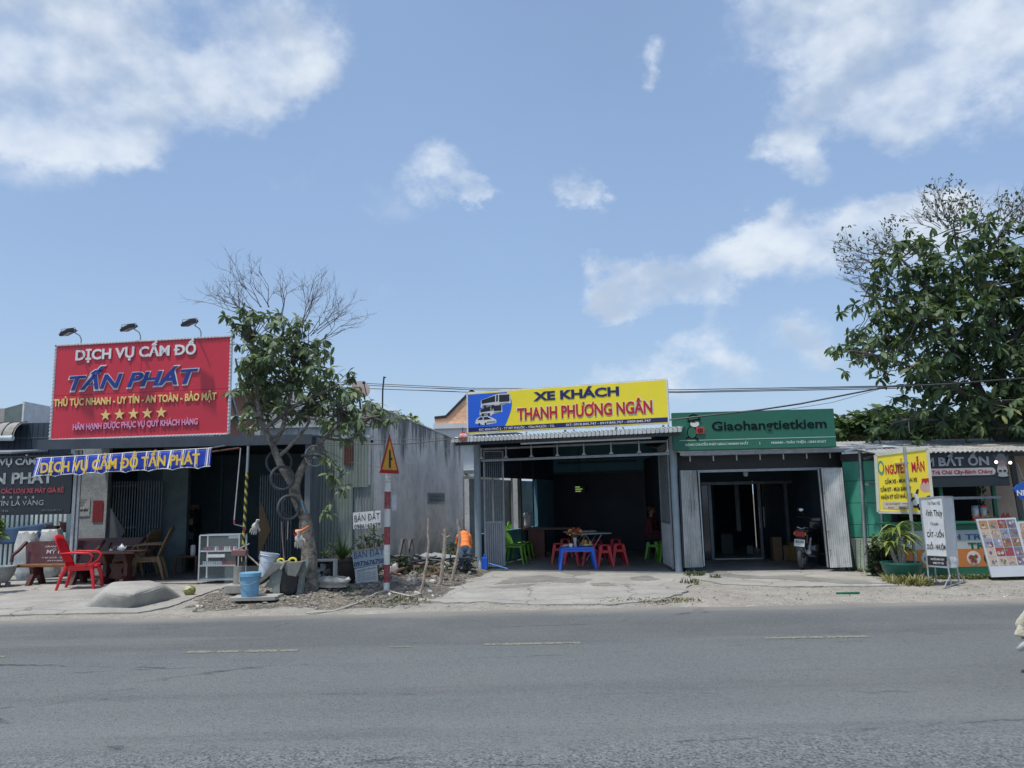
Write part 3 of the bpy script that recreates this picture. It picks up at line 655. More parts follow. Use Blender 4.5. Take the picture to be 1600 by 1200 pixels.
def left_shop():
    t = thing('pawn_shop', 'open fronted dark pawn shop with grey metal eave under the red billboard', 'shop', (-6.6, 16.2, 0))
    o = t.location
    def lw(p): return (p[0]-o.x, p[1]-o.y, p[2]-o.z)
    inv = lambda m: setattr(m, 'M', Matrix.Translation(-o)) or m
    M_IN = mat('shop_inner_wall', (.20,.30,.36), (.14,.22,.27), 1.2, .85, dirt=.3)
    M_DKROOF = mat('dark_roof_sheet', (.10,.12,.145), (.07,.085,.10), 1.5, .5, .3)
    zE = W(415, 694, 15.5).z; zEt = W(415, 681, 15.5).z; xl = W(75, 690, 15.8).x; xr = W(490, 686, 15.6).x
    # roof slab, sheet and fascia
    q = inv(MB()); q.add([(xl,15.5,zEt),(xr,15.5,zEt),(xr,21.6,zEt+.35),(xl,21.6,zEt+.35),(xl,15.5,zEt-.03),(xr,15.5,zEt-.03),(xr,21.6,zEt+.32),(xl,21.6,zEt+.32)], [(0,1,2,3),(7,6,5,4),(0,4,5,1),(1,5,6,2),(2,6,7,3),(3,7,4,0)]); q.build('roof', M_DKROOF, t)
    inv(MB()).box(xl, xr, 15.44, 15.495, zE-.02, zEt+.01).build('fascia', mat('fascia_grey', (.07,.085,.105), (.05,.06,.078), 2, .5, .2, streak=.4), t)
    for y in (16.4, 17.4, 18.6, 19.8): inv(MB()).box(xl+.05, xr-.05, y, y+.05, zEt-.06+(y-15.5)*.05, zEt-.031+(y-15.5)*.05).build('purlin', M_DARK, t)
    # outer walls
    xa = W(112, 800, 17.8).x; xb = W(166, 800, 17.8).x; xc = W(252, 800, 18.0).x; xd = W(292, 800, 18.0).x
    M_OLDW = mat('old_white_wall', (.42,.44,.44), (.27,.29,.30), 2.2, .9, bump=.2, bs=30, dirt=.75, dcol=(.10,.11,.11))
    inv(MB()).box(xa, xb, 17.8, 17.95, 0, zEt).build('wall', M_OLDW, t)
    inv(MB()).box(xc, xd, 18.0, 18.15, 0, zEt).build('wall', mat('teal_wall', (.10,.145,.15), (.07,.10,.105), 2, .8, dirt=.3), t)
    inv(MB()).box(xa, xr, 21.4, 21.6, 0, zEt+.3).build('wall', M_IN, t)
    inv(MB()).box(xa-.1, xa-.005, 17.8, 21.4, 0, zEt+.2).build('wall', M_IN, t)
    inv(MB()).box(xr-.14, xr-.02, 15.9, 21.4, 0, zEt).build('wall', mat('edge_post', (.15,.17,.18), None, 4, .5), t)
    inv(MB()).box(xa, xr-.15, 17.96, 21.3, zEt-.02, zEt).build('ceiling', M_DARK, t)
    inv(MB()).box(xb, xc, 19.2, 19.3, 0, zEt-.03).build('wall', M_IN, t)
    # back partition with door opening seen inside
    inv(MB()).box(xd, W(345,800,20).x, 20.0, 20.1, 0, zEt-.1).build('partition', mat('partition', (.14,.23,.29), (.10,.17,.22), 2, .7), t)
    # sliding gates: separate upright bars, each its own piece
    def gate(pxa, pxb, Y, pyt, pyb, n, tri, side):
        a = W(pxa, 800, Y).x; b = W(pxb, 800, Y).x; zt = W((pxa+pxb)/2, pyt, Y).z; zb_ = .04
        MG = mat('gate_bar', (.12,.145,.16), (.08,.10,.11), 9, .5, .4)
        g = inv(MB()).box(a, b, Y+.02, Y+.045, zb_+.05, zb_+.1).box(a, b, Y+.02, Y+.045, zt-.12, zt-.08).box(a, b, Y+.02, Y+.045, (zt+zb_)/2-.02, (zt+zb_)/2+.02).build('folding_gate', MG, t)
        for i in range(n+1):
            x = a + (b-a)*i/n; inv(MB()).box(x-.011, x+.011, Y-.012, Y+.015, zb_, zt + (.02 if i % 2 else 0)).build('bar', MG, g, ) if False else None
            q = MB(); q.M = Matrix.Translation(-o); q.box(x-.011, x+.011, Y-.012, Y+.015, zb_, zt); q.build('bar', MG, g)
        if tri:
            z = lambda py: W((pxa+pxb)/2, py, Y-.02).z; X = lambda p: W(p, 800, Y-.02).x
            q = MB(); q.M = Matrix.Translation(-o); q.prism([(X(x_), z(y_)) for x_, y_ in tri], Y-.03, Y-.02); q.build('plate', mat('gate_plate'+side, (.16,.10,.04) if side == 'r' else (.12,.13,.14), None, 5, .6), g)
    gate(168, 252, 17.9, 752, 905, 20, [(171,790),(198,830),(171,872),(164,872),(164,790)], 'l')
    gate(406, 455, 16.9, 742, 900, 13, [(410,788),(424,828),(408,866),(405,866),(405,788)], 'r')
    # corner uprights
    MP = mat('white_post', (.55,.58,.58), (.4,.43,.44), 5, .5, dirt=.3)
    for (px, r_) in ((115, .03), (122, .022)):
        p = W(px, 800, 16.1); q = MB(); q.M = Matrix.Translation(-o); q.box(p.x-r_, p.x+r_, 16.08, 16.08+2*r_, 0, zE); q.build('post', MP, t)
    p = W(481, 800, 15.75); q = MB(); q.M = Matrix.Translation(-o); q.box(p.x-.06, p.x+.05, 15.7, 15.8, 0, zE); q.build('post', mat('edge_post', (.15,.17,.18), None, 4, .5), t)
    return zE, zEt, xl, xr
LZE, LZT, LXL, LXR = left_shop()
# posters and red notice on the old white wall
def flat(name, label, cat, m, quad, Y, th=.004, rows=None, group=None):
    xs = [W(a, b, Y) for a, b in quad]
    c = xs[0]; t = MB(); t.prism([(p.x - c.x, p.z - c.z) for p in xs], 0, -th); o = t.build(name, m); o.location = (c.x, Y, c.z)
    o['label'] = label; o['category'] = cat
    if group: o['group'] = group
    return o
M_PAPER = mat('paper', (.45,.46,.45), (.33,.34,.34), 9, .8, dirt=.4)
flat('poster', 'dark red blank notice pasted on the old white wall', 'poster', mat('red_notice', (.24,.02,.03), (.17,.018,.025), 4, .7), [(146,782),(162,782),(160,816),(144,816)], 17.79)
ps = thing('poster', 'torn pale leaflets with small print pasted left of the red notice', 'poster', W(121, 800, 17.79))
q = MB(); q.box(0, .28, -.004, 0, -.1, .32); q.build('sheet', M_PAPER, ps)
text('MUA BÁN', ps, M_BLACK, .02, .24, .02, .07, y=-.006, bold=.03)
for k in range(6): rect(ps, mat('print_grey', (.12,.13,.13)), .02, .12+.02*k, .12+k*.03, .13+k*.03, -.005, .001)

# blue striped awning strip
def awning():
    f = Fr(FL.w(0, -.85, 0), FL.a)
    t = at(thing('awning', 'blue and white striped awning valance with yellow lettering under the red billboard', 'awning'), f)
    H = f.hit; x0, zt0 = H(57, 716); x1, zt1 = H(331, 700); _, zb0 = H(57, 746); _, zb1 = H(331, 731)
    MB_ = mat('awning_blue', (.012,.045,.42), (.010,.03,.30), 3, .45); n = 220; v = []; fc = []
    def pt(u, w):
        x = x0 + (x1-x0)*u; zt = zt0+(zt1-zt0)*u; zb = zb0+(zb1-zb0)*u + .035*(abs(((u*7.5) % 1) - .5)*2)**3 * -1 + .03
        bl = .02*math.sin(u*60)*w + .03*w*math.sin(u*17+1)
        return (x, -bl - .06*w, zt + (zb-zt)*w)
    for i in range(n+1):
        for j in range(7): v.append(pt(i/n, j/6))
    for i in range(n):
        for j in range(6): a = i*7+j; fc.append((a, a+1, a+8, a+7))
    q = MB(); q.add(v, fc); sh = q.build('cloth', MB_, t, smooth=2)
    md = sh.modifiers.new('thick', 'SOLIDIFY'); md.thickness = .004
    for k in range(15):
        u0 = (k+.35)/14.6
        for (du, wd) in ((0,.0085),(.012,.002)) if k % 2 else ((0,.0075),(-.009,.002),(.011,.002)):
            q = MB(); vv = []; ff = []
            ua = max(0, u0+du-wd/2); ub = min(1, u0+du+wd/2)
            for j in range(9):
                for u in (ua, ub):
                    p = pt(u, j/8); vv.append((p[0], p[1]-.013, p[2]))
            for j in range(8): ff.append((2*j, 2*j+2, 2*j+3, 2*j+1))
            q.add(vv, ff); q.build('stripe', M_WHITE, t)
    q = MB()
    q.tube([Vector(pt(i/60, 1)) + Vector((0,-.004,0)) for i in range(61)], .008, 5); q.tube([pt(0,0), pt(1,0)], .009, 6); q.build('hem', M_WHITE, t)
    ax, az = H(70, 739); bx, bz = H(317, 724.5)
    text('DỊCH VỤ CẦM ĐỒ TẤN PHÁT', t, mat('awning_yellow', (.85,.58,.06), (.75,.5,.06), 3, .5), ax, bx, az, az + 15.5/FPX*15.6, y=-.11, dep=.012, bold=.025, zs=bz-az)
    # arms back to the eave
    for u in (.02, .5, .98):
        p = Vector(pt(u, 0)); MB().tube([p, (p.x, .9, p.z+.12)], .015, 6).build('awning_arm', M_STEEL, t)
    q = MB(); a = Vector(f.loc(W(331, 706, 15.2))); b = Vector(f.loc(W(374, 700, 15.4)))
    q.tube([a, b], .022, 6).build('roller', M_RUST, t)
awning()

# far left: slatted fence, black signboard, hanging cloths
def left_fence():
    Y = 18.2
    t = thing('fence', 'white slatted metal fence behind the hanging blue cloth', 'fence', (-12.2, Y, 0))
    MW = mat('fence_white', (.72,.80,.80), (.62,.7,.7), 4, .5, dirt=.2)
    x = -15.2; k = 0
    zt = W(60, 800, Y).z
    me = MB().box(-.028, .028, -.012, .012, 0.05, 1).mesh('slat')
    xe = W(113, 800, Y).x
    me = MB().box(-.03, .03, -.012, .012, .05, 1.75).mesh('slat'); me.materials.append(MW)
    while x < xe:
        o = bpy.data.objects.new('slat', me); COL.objects.link(o); o.parent = t; o.location = (x + 12.2, 0, 0); x += .112
    for z in (.18, 1.0, 1.6): MB().box(-3.0, xe+12.2, .014, .04, z, z+.05).build('rail', MW, t)
    z = W(60, 849, Y).z
left_fence()
bw = MB().box(-16.5, -9.4, 18.8, 18.95, 0, 1.75).build('low_wall', mat('greenish_wall', (.20,.25,.235), (.15,.19,.18), 1.5, .9, streak=.4)); bw['label'] = 'grey green wall behind the white slatted fence'; bw['category'] = 'wall'
def black_sign():
    Y = 16.5; f = Fr((W(0, 760, Y).x, Y, 0), R(-3))
    t = at(thing('signboard', 'black signboard with worn white and red lettering over the white fence', 'signboard'), f); H = f.hit
    x0 = H(-60, 760)[0]; x1 = H(112, 760)[0]; zt = H(60, 713)[1]; zb = H(60, 803)[1]
    MB().box(x0, x1, 0, .04, zb, zt).build('panel', mat('black_panel', (.022,.028,.036), (.015,.02,.026), 1, .45), t)
    MB().bar((x0, -.01, zt), (x1, -.01, zt), .04, .03).bar((x0, -.01, zb), (x1, -.01, zb), .04, .03).build('frame', M_DARK, t)
    p = lambda d: d/FPX*16.5
    MWW = mat('worn_white', (.42,.46,.46), (.18,.2,.21), 8, .6)
    def ln(b, m, xa, ya, xb, h, **k):
        ax, az = H(xa, ya); bx = H(xb, ya)[0]; text(b, t, m, ax, bx, az, az+p(h), y=-.004, dep=.01, **k)
    ln('DỊCH VỤ CẦM', MWW, -43, 728, 56, 10, bold=.03)
    ln('TẤN PHÁT', MWW, -44, 757, 83, 17, bold=.03)
    ln('CÁC LOẠI XE MÁY GIÁ RẺ', mat('worn_red', (.35,.06,.08), None, 6, .6), 2, 771, 100, 7, bold=.04)
    ln('UY TÍN LÀ VÀNG', MWW, -24, 791, 68, 8, bold=-.005)
    for i in range(5):
        cx, cz = H(6+i*11.5, 777); star(t, MWW, cx, cz, p(3), -.003, .004)
    ln('· TG', MWW, 0, 800, 13, 3); ln('0919.548.757', mat('dim_white', (.15,.17,.18)), 66, 799, 98, 3)
black_sign()
def hanging(name, label, m, quad, Y, folds, seed=0):
    P_ = [W(a, b, Y) for a, b in quad]; c = P_[0]; n = 60; v = []; f = []
    for i in range(n+1):
        u = i/n; a = P_[0].lerp(P_[1], u); b = P_[3].lerp(P_[2], u); sag = -.05*math.sin(math.pi*u)
        for j in range(9):
            w = j/8; p = a.lerp(b, w) + Vector((0, -.02*math.sin(u*folds*6.28)*(.3+w) , sag)); v.append(tuple(p - c))
    for i in range(n):
        for j in range(8): k = i*9+j; f.append((k, k+1, k+10, k+9))
    q = MB(); q.add(v, f); o = q.build(name, m, smooth=2); o.location = c; o['label'] = label; o['category'] = 'cloth'
    md = o.modifiers.new('t', 'SOLIDIFY'); md.thickness = .006; return o
hanging('cloth', 'long slate blue cloth drying on the white slatted fence', mat('slate_cloth', (.05,.10,.19), (.04,.08,.155), 2, .9), [(-60,828),(83,815),(80,843),(-60,850)], 17.95, 4)
hanging('cloth', 'small dark maroon rag hung at the right end of the white fence', mat('maroon_cloth', (.05,.022,.028), (.04,.018,.022), 3, .9), [(92,814),(114,810),(115,824),(97,831)], 17.9, 2)
# pale roller, box and roofs of the far left background
def far_left():
    t = thing('metal_shed', 'dark blue metal shed with curved awning left of the red billboard', 'shed', (-13.5, 19.2, 0))
    o = t.location; Y = 19.2
    X = lambda p: W(p, 700, Y).x - o.x; Z = lambda p, x=40: W(x, p, Y).z
    MS = mat('shed_blue', (.055,.075,.10), (.04,.055,.075), 1.2, .5, .3)
    zt = Z(661); n = 0
    MB().box(X(-120), X(76), .05, 3.0, 0, zt).build('body', MS, t)
    x = X(-120)
    while x < X(74):
        MB().box(x, x+.13, .018, .049, 1.9, zt).build('panel', MS, t); x += .142
    MB().box(X(-120), X(76), .012, .045, Z(684)-.02, Z(684)+.015).build('rail', mat('shed_rail', (.10,.13,.15), None, 4, .5, .3), t)
    q = MB(); v = []; f = []
    for i in range(25):
        x = X(-120) + (X(42)-X(-120))*i/24
        for j in range(7):
            a = j/6*math.pi/2; v.append((x, -.55*math.sin(a), zt+.02 - .42*(1-math.cos(a))))
    for i in range(24):
        for j in range(6): k = i*7+j; f.append((k, k+1, k+8, k+7))
    q.add(v, f); c = q.build('awning_cover', mat('weathered_sheet', (.33,.32,.29), (.22,.21,.19), 5, .8, streak=.4), t, smooth=True)
    for i in range(9):
        x = X(-90) + i*.26; MB().tube([(x, -.56*math.sin(j/6*math.pi/2), zt+.03-.42*(1-math.cos(j/6*math.pi/2))) for j in range(7)], .012, 5).build('rib', M_DARK, t)
    MB().tube([(X(-120), -.56, zt-.42), (X(42), -.56, zt-.42)], .065, 12).build('roll', mat('pale_roll', (.5,.55,.55), (.4,.45,.46), 4, .5), t, smooth=True)
    q = MB(); q.add([(X(-60), -2.5, Z(713)), (X(75), -1.4, Z(712)), (X(75), .0, Z(703)), (X(-60), 0, Z(703)),(X(-60), -2.5, Z(713)-.04), (X(75), -1.4, Z(712)-.04), (X(75), .0, Z(703)-.04), (X(-60), 0, Z(703)-.04)], [(0,1,2,3),(7,6,5,4),(0,4,5,1),(1,5,6,2),(2,6,7,3),(3,7,4,0)]); q.build('lower_roof', M_STEEL, t)
    t = thing('water_tank', 'grey sheet metal box on the roof at the far left', 'tank', (W(18, 640, 26).x, 26, 0)); 
    a = W(6, 660, 26); b = W(36, 632, 26); c = W(0, 632, 26)
    MB().hexa([(a.x-t.location.x,0,0),(b.x-t.location.x,0,0),(b.x-t.location.x,1.5,0),(a.x-t.location.x,1.5,0),(a.x-t.location.x,0,b.z-.12),(b.x-t.location.x,0,b.z+.04),(b.x-t.location.x,1.5,b.z+.04),(a.x-t.location.x,1.5,b.z-.12)]).build('body', mat('tank_grey', (.17,.21,.20), (.12,.15,.15), 3, .6, streak=.4), t)
    MB().box(b.x-t.location.x+.002, b.x-t.location.x+.06, -.02, 1.5, 0, b.z+.1).build('corner_strip', M_WHITE, t)
    MB().box(a.x-t.location.x-3, a.x-t.location.x-.003, 0, 1.5, 0, b.z-.12).build('side', mat('beige_side', (.38,.36,.33)), t)
    t = thing('house', 'pale house with grey tiled roof behind the left end of the billboard', 'house', (W(60, 640, 30).x, 30, 0))
    a = W(37, 660, 30).x-t.location.x; b = a + 9; zt = W(60, 635.5, 30).z; zb = W(60, 662, 30).z
    MR = mat('pale_tiles', (.40,.42,.44), (.3,.32,.35), 4, .8)
    MB().box(a+.2, b-.2, .6, 5, 0, zb-.05).build('wall', M_PLASTER, t)
    q = MB(); rf = MB().add([(a,0,zb),(b,0,zb),(b,2.5,zt),(a,2.5,zt),(a,5,zb),(b,5,zb)], [(0,1,2,3),(3,2,5,4),(0,3,4),(1,5,2)]).build('roof', MR, t)
    rows = 9
    me = MB().box(0, .62, -.02, .33, -.012, .018).mesh('roof_tile'); me.materials.append(MR)
    sl = math.atan2(zt-zb, 2.5)
    for r_ in range(8):
        for c in range(13):
            u = (r_+.0)/8; o_ = bpy.data.objects.new('roof_tile', me); COL.objects.link(o_); o_.parent = rf
            o_.location = (a+.02+c*.66+(r_ % 2)*.2, u*2.5+.02, zb+(zt-zb)*u+.03); o_.rotation_euler = (sl, 0, random.uniform(-.02,.02))
    MB().box(a, b, 2.4, 2.6, zt-.02, zt+.08).build('ridge', M_DARK, t)
    # sheet roof end just right of the billboard: pinkish brick house seen through the tree
    t = thing('house', 'old red brick house half hidden by the tree beside the billboard', 'house', (W(385, 640, 27).x, 27, 0))
    a = W(345, 640, 27); b = W(430, 640, 27); ox = t.location.x
    MB().box(a.x-ox, b.x-ox, 0, 4, 0, W(400, 615, 27).z).build('wall', mat('faded_brick', (.30,.14,.10), (.22,.12,.10), 6, .9, dirt=.5), t)
    MB().box(a.x-ox-.1, b.x-ox+.1, -.15, 4, W(400, 655, 27).z, W(400, 650, 27).z).build('ledge', M_WHITE, t)
    MB().box(a.x-ox-.1, b.x-ox+.1, -.25, 4.1, W(400, 615, 27).z+.004, W(400, 611, 27).z).build('roof', M_RUST, t)
    MB().box(1.25, 1.75, -.03, .05, W(428, 640, 27).z, W(428, 620, 27).z).build('window', M_DARK, t)
far_left()

# ------------------------------------------------------------------ furniture of the left shop
def armchair(name, label, m, fan=True):
    t = thing(name, label, 'chair')
    q = MB(); q.sm = True   # faces local +x
    v = []; f = []
    for i in range(7):
        for j in range(7):
            u = i/6; w = j/6-.5; v.append((-.22+.46*u, w*.46, .40 + .03*u - .05*math.sin(math.pi*u)*(1-abs(w)*1.2) - (.03 if i == 6 else 0)))
    for i in range(6):
        for j in range(6): a = i*7+j; f.append((a, a+7, a+8, a+1))
    q.add(v, f); s = q.build('seat', m, t, smooth=2); s.modifiers.new('t', 'SOLIDIFY').thickness = .022
    q = MB(); v = []; f = []
    for i in range(8):
        u = i/7; hw = .20 + .05*math.sin(u*math.pi*.8)
        for j in range(9):
            w = j/8*2-1; top = .05*(1-w*w)*(u**3)
            v.append((-.22-.24*u - .02*(1-w*w), w*hw, .41+.54*u + top))
    for i in range(7):
        for j in range(8): a = i*9+j; f.append((a, a+9, a+10, a+1))
    q.add(v, f); s = q.build('backrest', m, t, smooth=2); s.modifiers.new('t', 'SOLIDIFY').thickness = .02
    for sy in (-1, 1):
        MB().tube([(-.33,sy*.235,.66),(-.18,sy*.275,.67),(.02,sy*.285,.665),(.17,sy*.275,.655),(.23,sy*.265,.60),(.19,sy*.25,.50),(.1,sy*.24,.43)], [.018,.024,.028,.028,.026,.022,.02], 8, squash=.7).build('armrest', m, t, smooth=True)
        MB().tube([(.2,sy*.2,.43),(.24,sy*.235,.25),(.28,sy*.26,0)], [.045,.034,.024], 8).build('leg', m, t, smooth=True)
        MB().tube([(-.22,sy*.2,.43),(-.29,sy*.235,.25),(-.36,sy*.255,0)], [.045,.034,.024], 8).build('leg', m, t, smooth=True)
    MB().box(-.2, .22, -.22, -.2, .34, .42).box(-.2, .22, .2, .22, .34, .42).build('seat_skirt', m, t)
    return t
c = armchair('armchair', 'bright red plastic armchair beside the stone table', M_RED)
p = G(128, 919, .03); c.location = p; c.rotation_euler.z = R(12); c.scale = (1.02,)*3
M_TANP = mat('tan_plastic', (.25,.17,.09), (.2,.13,.07), 5, .5, dirt=.2)
c2 = armchair('armchair', 'tan plastic armchair facing left behind the stone table', M_TANP)
p = G(228, 906, .03); c2.location = p; c2.rotation_euler.z = R(195); c2.scale = (1.05, 1.0, 1.1)
p = G(212, 900, .03); c3 = dup(c2, p, R(170), 'tan plastic armchair partly hidden behind another tan chair'); c3.scale = (1.0, 1, 1.0)

M_GRANITO = mat('dark_red_granite', (.11,.032,.03), (.055,.02,.02), 9, .35, dirt=.2)
M_GOLD = mat('ochre_edge', (.24,.11,.04), (.14,.06,.025), 12, .5)
def stone_bench(label, loc, rz, lab2=None):
    t = thing('stone_bench', label, 'bench', loc, rz)
    L = .88
    MB().bbox(-L*.97, L*.97, -.06, .2, .345, .40, .012).build('seat', M_GOLD, t)
    q = MB(); q.M = Matrix.Translation((0, .2, .40)) @ Matrix.Rotation(R(-14), 4, 'X')
    q.prism([(-L*.93,.0),(L*.93,.0),(L+.05,.42),(L*.9,.46),(-L*.9,.46),(-L-.05,.42)], -.0, .05); q.build('backrest', M_GRANITO, t)
    for sx in (-1, 1):
        MB().prism([(-.26,0),(-.14,0),(-.04,.18),(.06,.18),(.16,0),(.28,0),(.18,.22),(.16,.357),(-.16,.357),(-.12,.22)], sx*.45-.04, sx*.45+.04, 'X').build('leg', M_GRANITO, t)
        q = MB(); q.tube([(sx*(L-.04), -.2, .46), (sx*(L-.04), -.18, .60), (sx*(L-.04), -.02, .68), (sx*(L-.04), .2, .84)], .035, 8); q.build('armrest', M_GRANITO, t, smooth=True)
    w = MB()
    PR = mat('bench_print', (.55,.5,.5), (.35,.32,.32), 10, .6)
    def ln(b, x0, x1, z, h):
        o = text(b, t, PR, x0, x1, 0, h, y=-.003, dep=.004, bold=.01)
        o.location = (0, .197+math.sin(R(14))*z, .40 + z*math.cos(R(14))); o.rotation_euler.x = R(-14)
    ln('GRANITO', -.48, -.12, .33, .035); ln('MỸ PHƯỚC', -.42, .32, .20, .085); ln('TT MỸ PHƯỚC - TÂN PHƯỚC - TG', -.5, .28, .10, .03); ln('0919 845 747', -.36, .12, .04, .03)
    return t
stone_bench('dark red stone bench with white lettering left of the red armchair', G(88, 913, .03), R(-4))
stone_bench('dark red stone bench with white lettering half hidden behind the red armchair', G(158, 904, .03) , R(-6))
def stone_table():
    t = thing('stone_table', 'dark stone table carrying a white teapot', 'table', G(182, 912, .03), R(-5))
    MB().bbox(-.52, .52, -.32, .32, .60, .645, .012).build('tabletop', mat('dark_table', (.11,.06,.045), (.06,.035,.03), 6, .4), t)
    for sx in (-.22, .22):
        MB().prism([(-.26,0),(.26,0),(.2,.1),(.09,.16),(.08,.40),(.2,.597),(-.2,.597),(-.08,.40),(-.09,.16),(-.2,.1)], sx-.04, sx+.04, 'X').build('leg', M_GRANITO, t)
    MB().prism([(-.18,.1),(.18,.1),(.1,.25),(.18,.4),(-.18,.4),(-.1,.25)], -.03, .03).build('stretcher', M_GRANITO, t)
    return t
tb = stone_table(); tp = Vector(tb.location)
M_CER = mat('white_ceramic', (.75,.77,.75), (.68,.7,.68), 5, .2)
pt = thing('teapot', 'small white teapot on the stone table', 'teapot', tp + Vector((.13, -.12, .647)))
MB().lathe([(.04,0),(.058,.03),(.06,.06),(.045,.095),(.03,.105)], 16).build('body', M_CER, pt, smooth=True)
MB().lathe([(.032,.106),(.02,.122),(.006,.13),(.01,.14),(.001,.148)], 12).build('lid', M_CER, pt, smooth=True)
MB().tube([(.05,0,.04),(.085,0,.07),(.09,0,.1)], [.012,.009,.007], 8).build('spout', M_CER, pt, smooth=True)
MB().tube([(-.055,0,.08),(-.085,0,.07),(-.08,0,.035),(-.055,0,.03)], .006, 6).build('handle', M_CER, pt, smooth=True)
cu = MB().lathe([(.02,0),(.034,.02),(.036,.045),(.032,.045),(.028,.01)], 14).build('cup', M_CER, smooth=True); cu.location = tp + Vector((-.07, -.15, .647)); cu['label'] = 'small white cup left of the teapot on the stone table'; cu['category'] = 'cup'

def sack(name, label, loc, w, h, m, seed, tint=None, dpt=.8):
    rnd = random.Random(seed); v = []; f = []; n = 20; L = 12
    for j in range(L+1):
        u = j/L; r = (w/2)*(.86+.2*u+.05*math.cos(u*9+seed))*(1 if u < .86 else 1-(u-.86)*1.2)
        if j == 0: r *= .8
        for i in range(n):
            a = 6.283*i/n; ca, sa = math.cos(a), math.sin(a); bx = 1/max(abs(ca), abs(sa))**.55; rr = r*.9*bx*(1+.13*mn.noise(Vector((ca*2, sa*2, u*3+seed)))+.07*mn.noise(Vector((ca*5, sa*5, u*9+seed))))
            v.append((rr*math.cos(a), rr*math.sin(a)*dpt, h*u+.01*rnd.uniform(-1,1)*(u > .9)*4))
    for j in range(L):
        for i in range(n): i2 = (i+1) % n; f.append((j*n+i, j*n+i2, (j+1)*n+i2, (j+1)*n+i))
    f.append(tuple(range(n))[::-1]); f.append(tuple(L*n+i for i in range(n)))
    q = MB(); q.add(v, f); o = q.build(name, m, smooth=True); o.location = loc; o['label'] = label; o['category'] = name; return o
M_SACK = mat('woven_sack', (.58,.60,.58), (.45,.47,.46), 8, .8, bump=.3, bs=120, dirt=.3)
sack('sack', 'tall white woven sack, left of two behind the benches', G(40, 904, .03), .50, 1.0, M_SACK, 1)
sack('sack', 'white sack with dark stuff on top, right of two behind the benches', G(76, 902, .03), .50, 1.02, M_SACK, 5)
b = sack('bag', 'dark bundle lying on top of the right white sack', G(76, 902, 0) + Vector((.02,0,1.04)), .34, .12, M_BLACK, 3)
b = sack('bag', 'blue bag squeezed between the two white sacks', G(58, 903, .03), .2, .98, mat('blue_bag', (.03,.09,.3), None, 4, .5), 9)
pl = thing('planter', 'fluted grey concrete planter bowl at the far left', 'planter', G(-4, 917, .03)); pl.scale = (.85,.85,.85)
q = MB(); v = []; f = []; n = 64
for (r, z) in ((.20,.09),(.27,.2),(.33,.33),(.355,.42),(.37,.43),(.37,.47),(.33,.47),(.31,.42)):
    for i in range(n):
        a = 6.283*i/n; rr = r*(1+(.025 if z < .4 else 0)*math.sin(a*26)); v.append((rr*math.cos(a), rr*math.sin(a), z))
for j in range(7):
    for i in range(n): i2 = (i+1) % n; f.append((j*n+i, j*n+i2, (j+1)*n+i2, (j+1)*n+i))
f.append(tuple(7*n+i for i in range(n))); f.append(tuple(range(n))[::-1])
q.add(v, f); M_PLT = mat('planter_grey', (.32,.34,.33), (.24,.25,.25), 5, .9, dirt=.3); q.build('bowl', M_PLT, pl, smooth=True)
for a in (0.5, 2.1, 3.7, 5.3): MB().box(-.04+.2*math.cos(a), .04+.2*math.cos(a), -.04+.2*math.sin(a), .04+.2*math.sin(a), 0, .1).build('foot', M_PLT, pl)

t = thing('side_table', 'dim side table with a white canister inside the dark left shop', 'table', W(297, 892, 17.6)); t.location.z = .042
_z = W(297, 868, 17.6).z - .042
MB().box(-.28,.22,-.2,.2,_z-.03,_z).build('tabletop', M_WOOD, t)
for _x in (-.26,.20):
    for _y in (-.18,.18): MB().box(_x-.02,_x+.02,_y-.02,_y+.02,0,_z-.031).build('leg', M_WOOD, t)
t2 = thing('canister', 'white canister standing on the dim side table in the left shop', 'canister', Vector(t.location)+Vector((.05,0,_z))); MB().lathe([(.05,0),(.055,.02),(.055,.2),(.04,.23),(.001,.235)], 14).build('body', M_WHITE, t2, smooth=True)
t = thing('shelf_unit', 'dark cluttered shelf unit deep inside the left shop', 'shelf', W(285, 880, 19.0)); t.location.z = .042
for _k in range(4): MB().box(-.35,.35,-.18,.18,.3+_k*.35,.33+_k*.35).build('shelf', M_DARK, t)
for _x in (-.35,.32): MB().box(_x,_x+.03,-.18,.18,0,1.45).build('side_panel', M_DARK, t)
_r = random.Random(8)
for _k in range(4):
    _x = -.3
    while _x < .25:
        _w = _r.uniform(.06,.13); _h = _r.uniform(.1,.26); MB().bbox(_x,_x+_w,-.12,.05,.331+_k*.35,.331+_k*.35+_h,.01).build('goods', mat('goods%d' % _r.randrange(5), [(.3,.3,.28),(.12,.2,.3),(.3,.1,.08),(.1,.2,.12),(.35,.32,.2)][_r.randrange(5)], None, 8, .6), t); _x += _w+.02
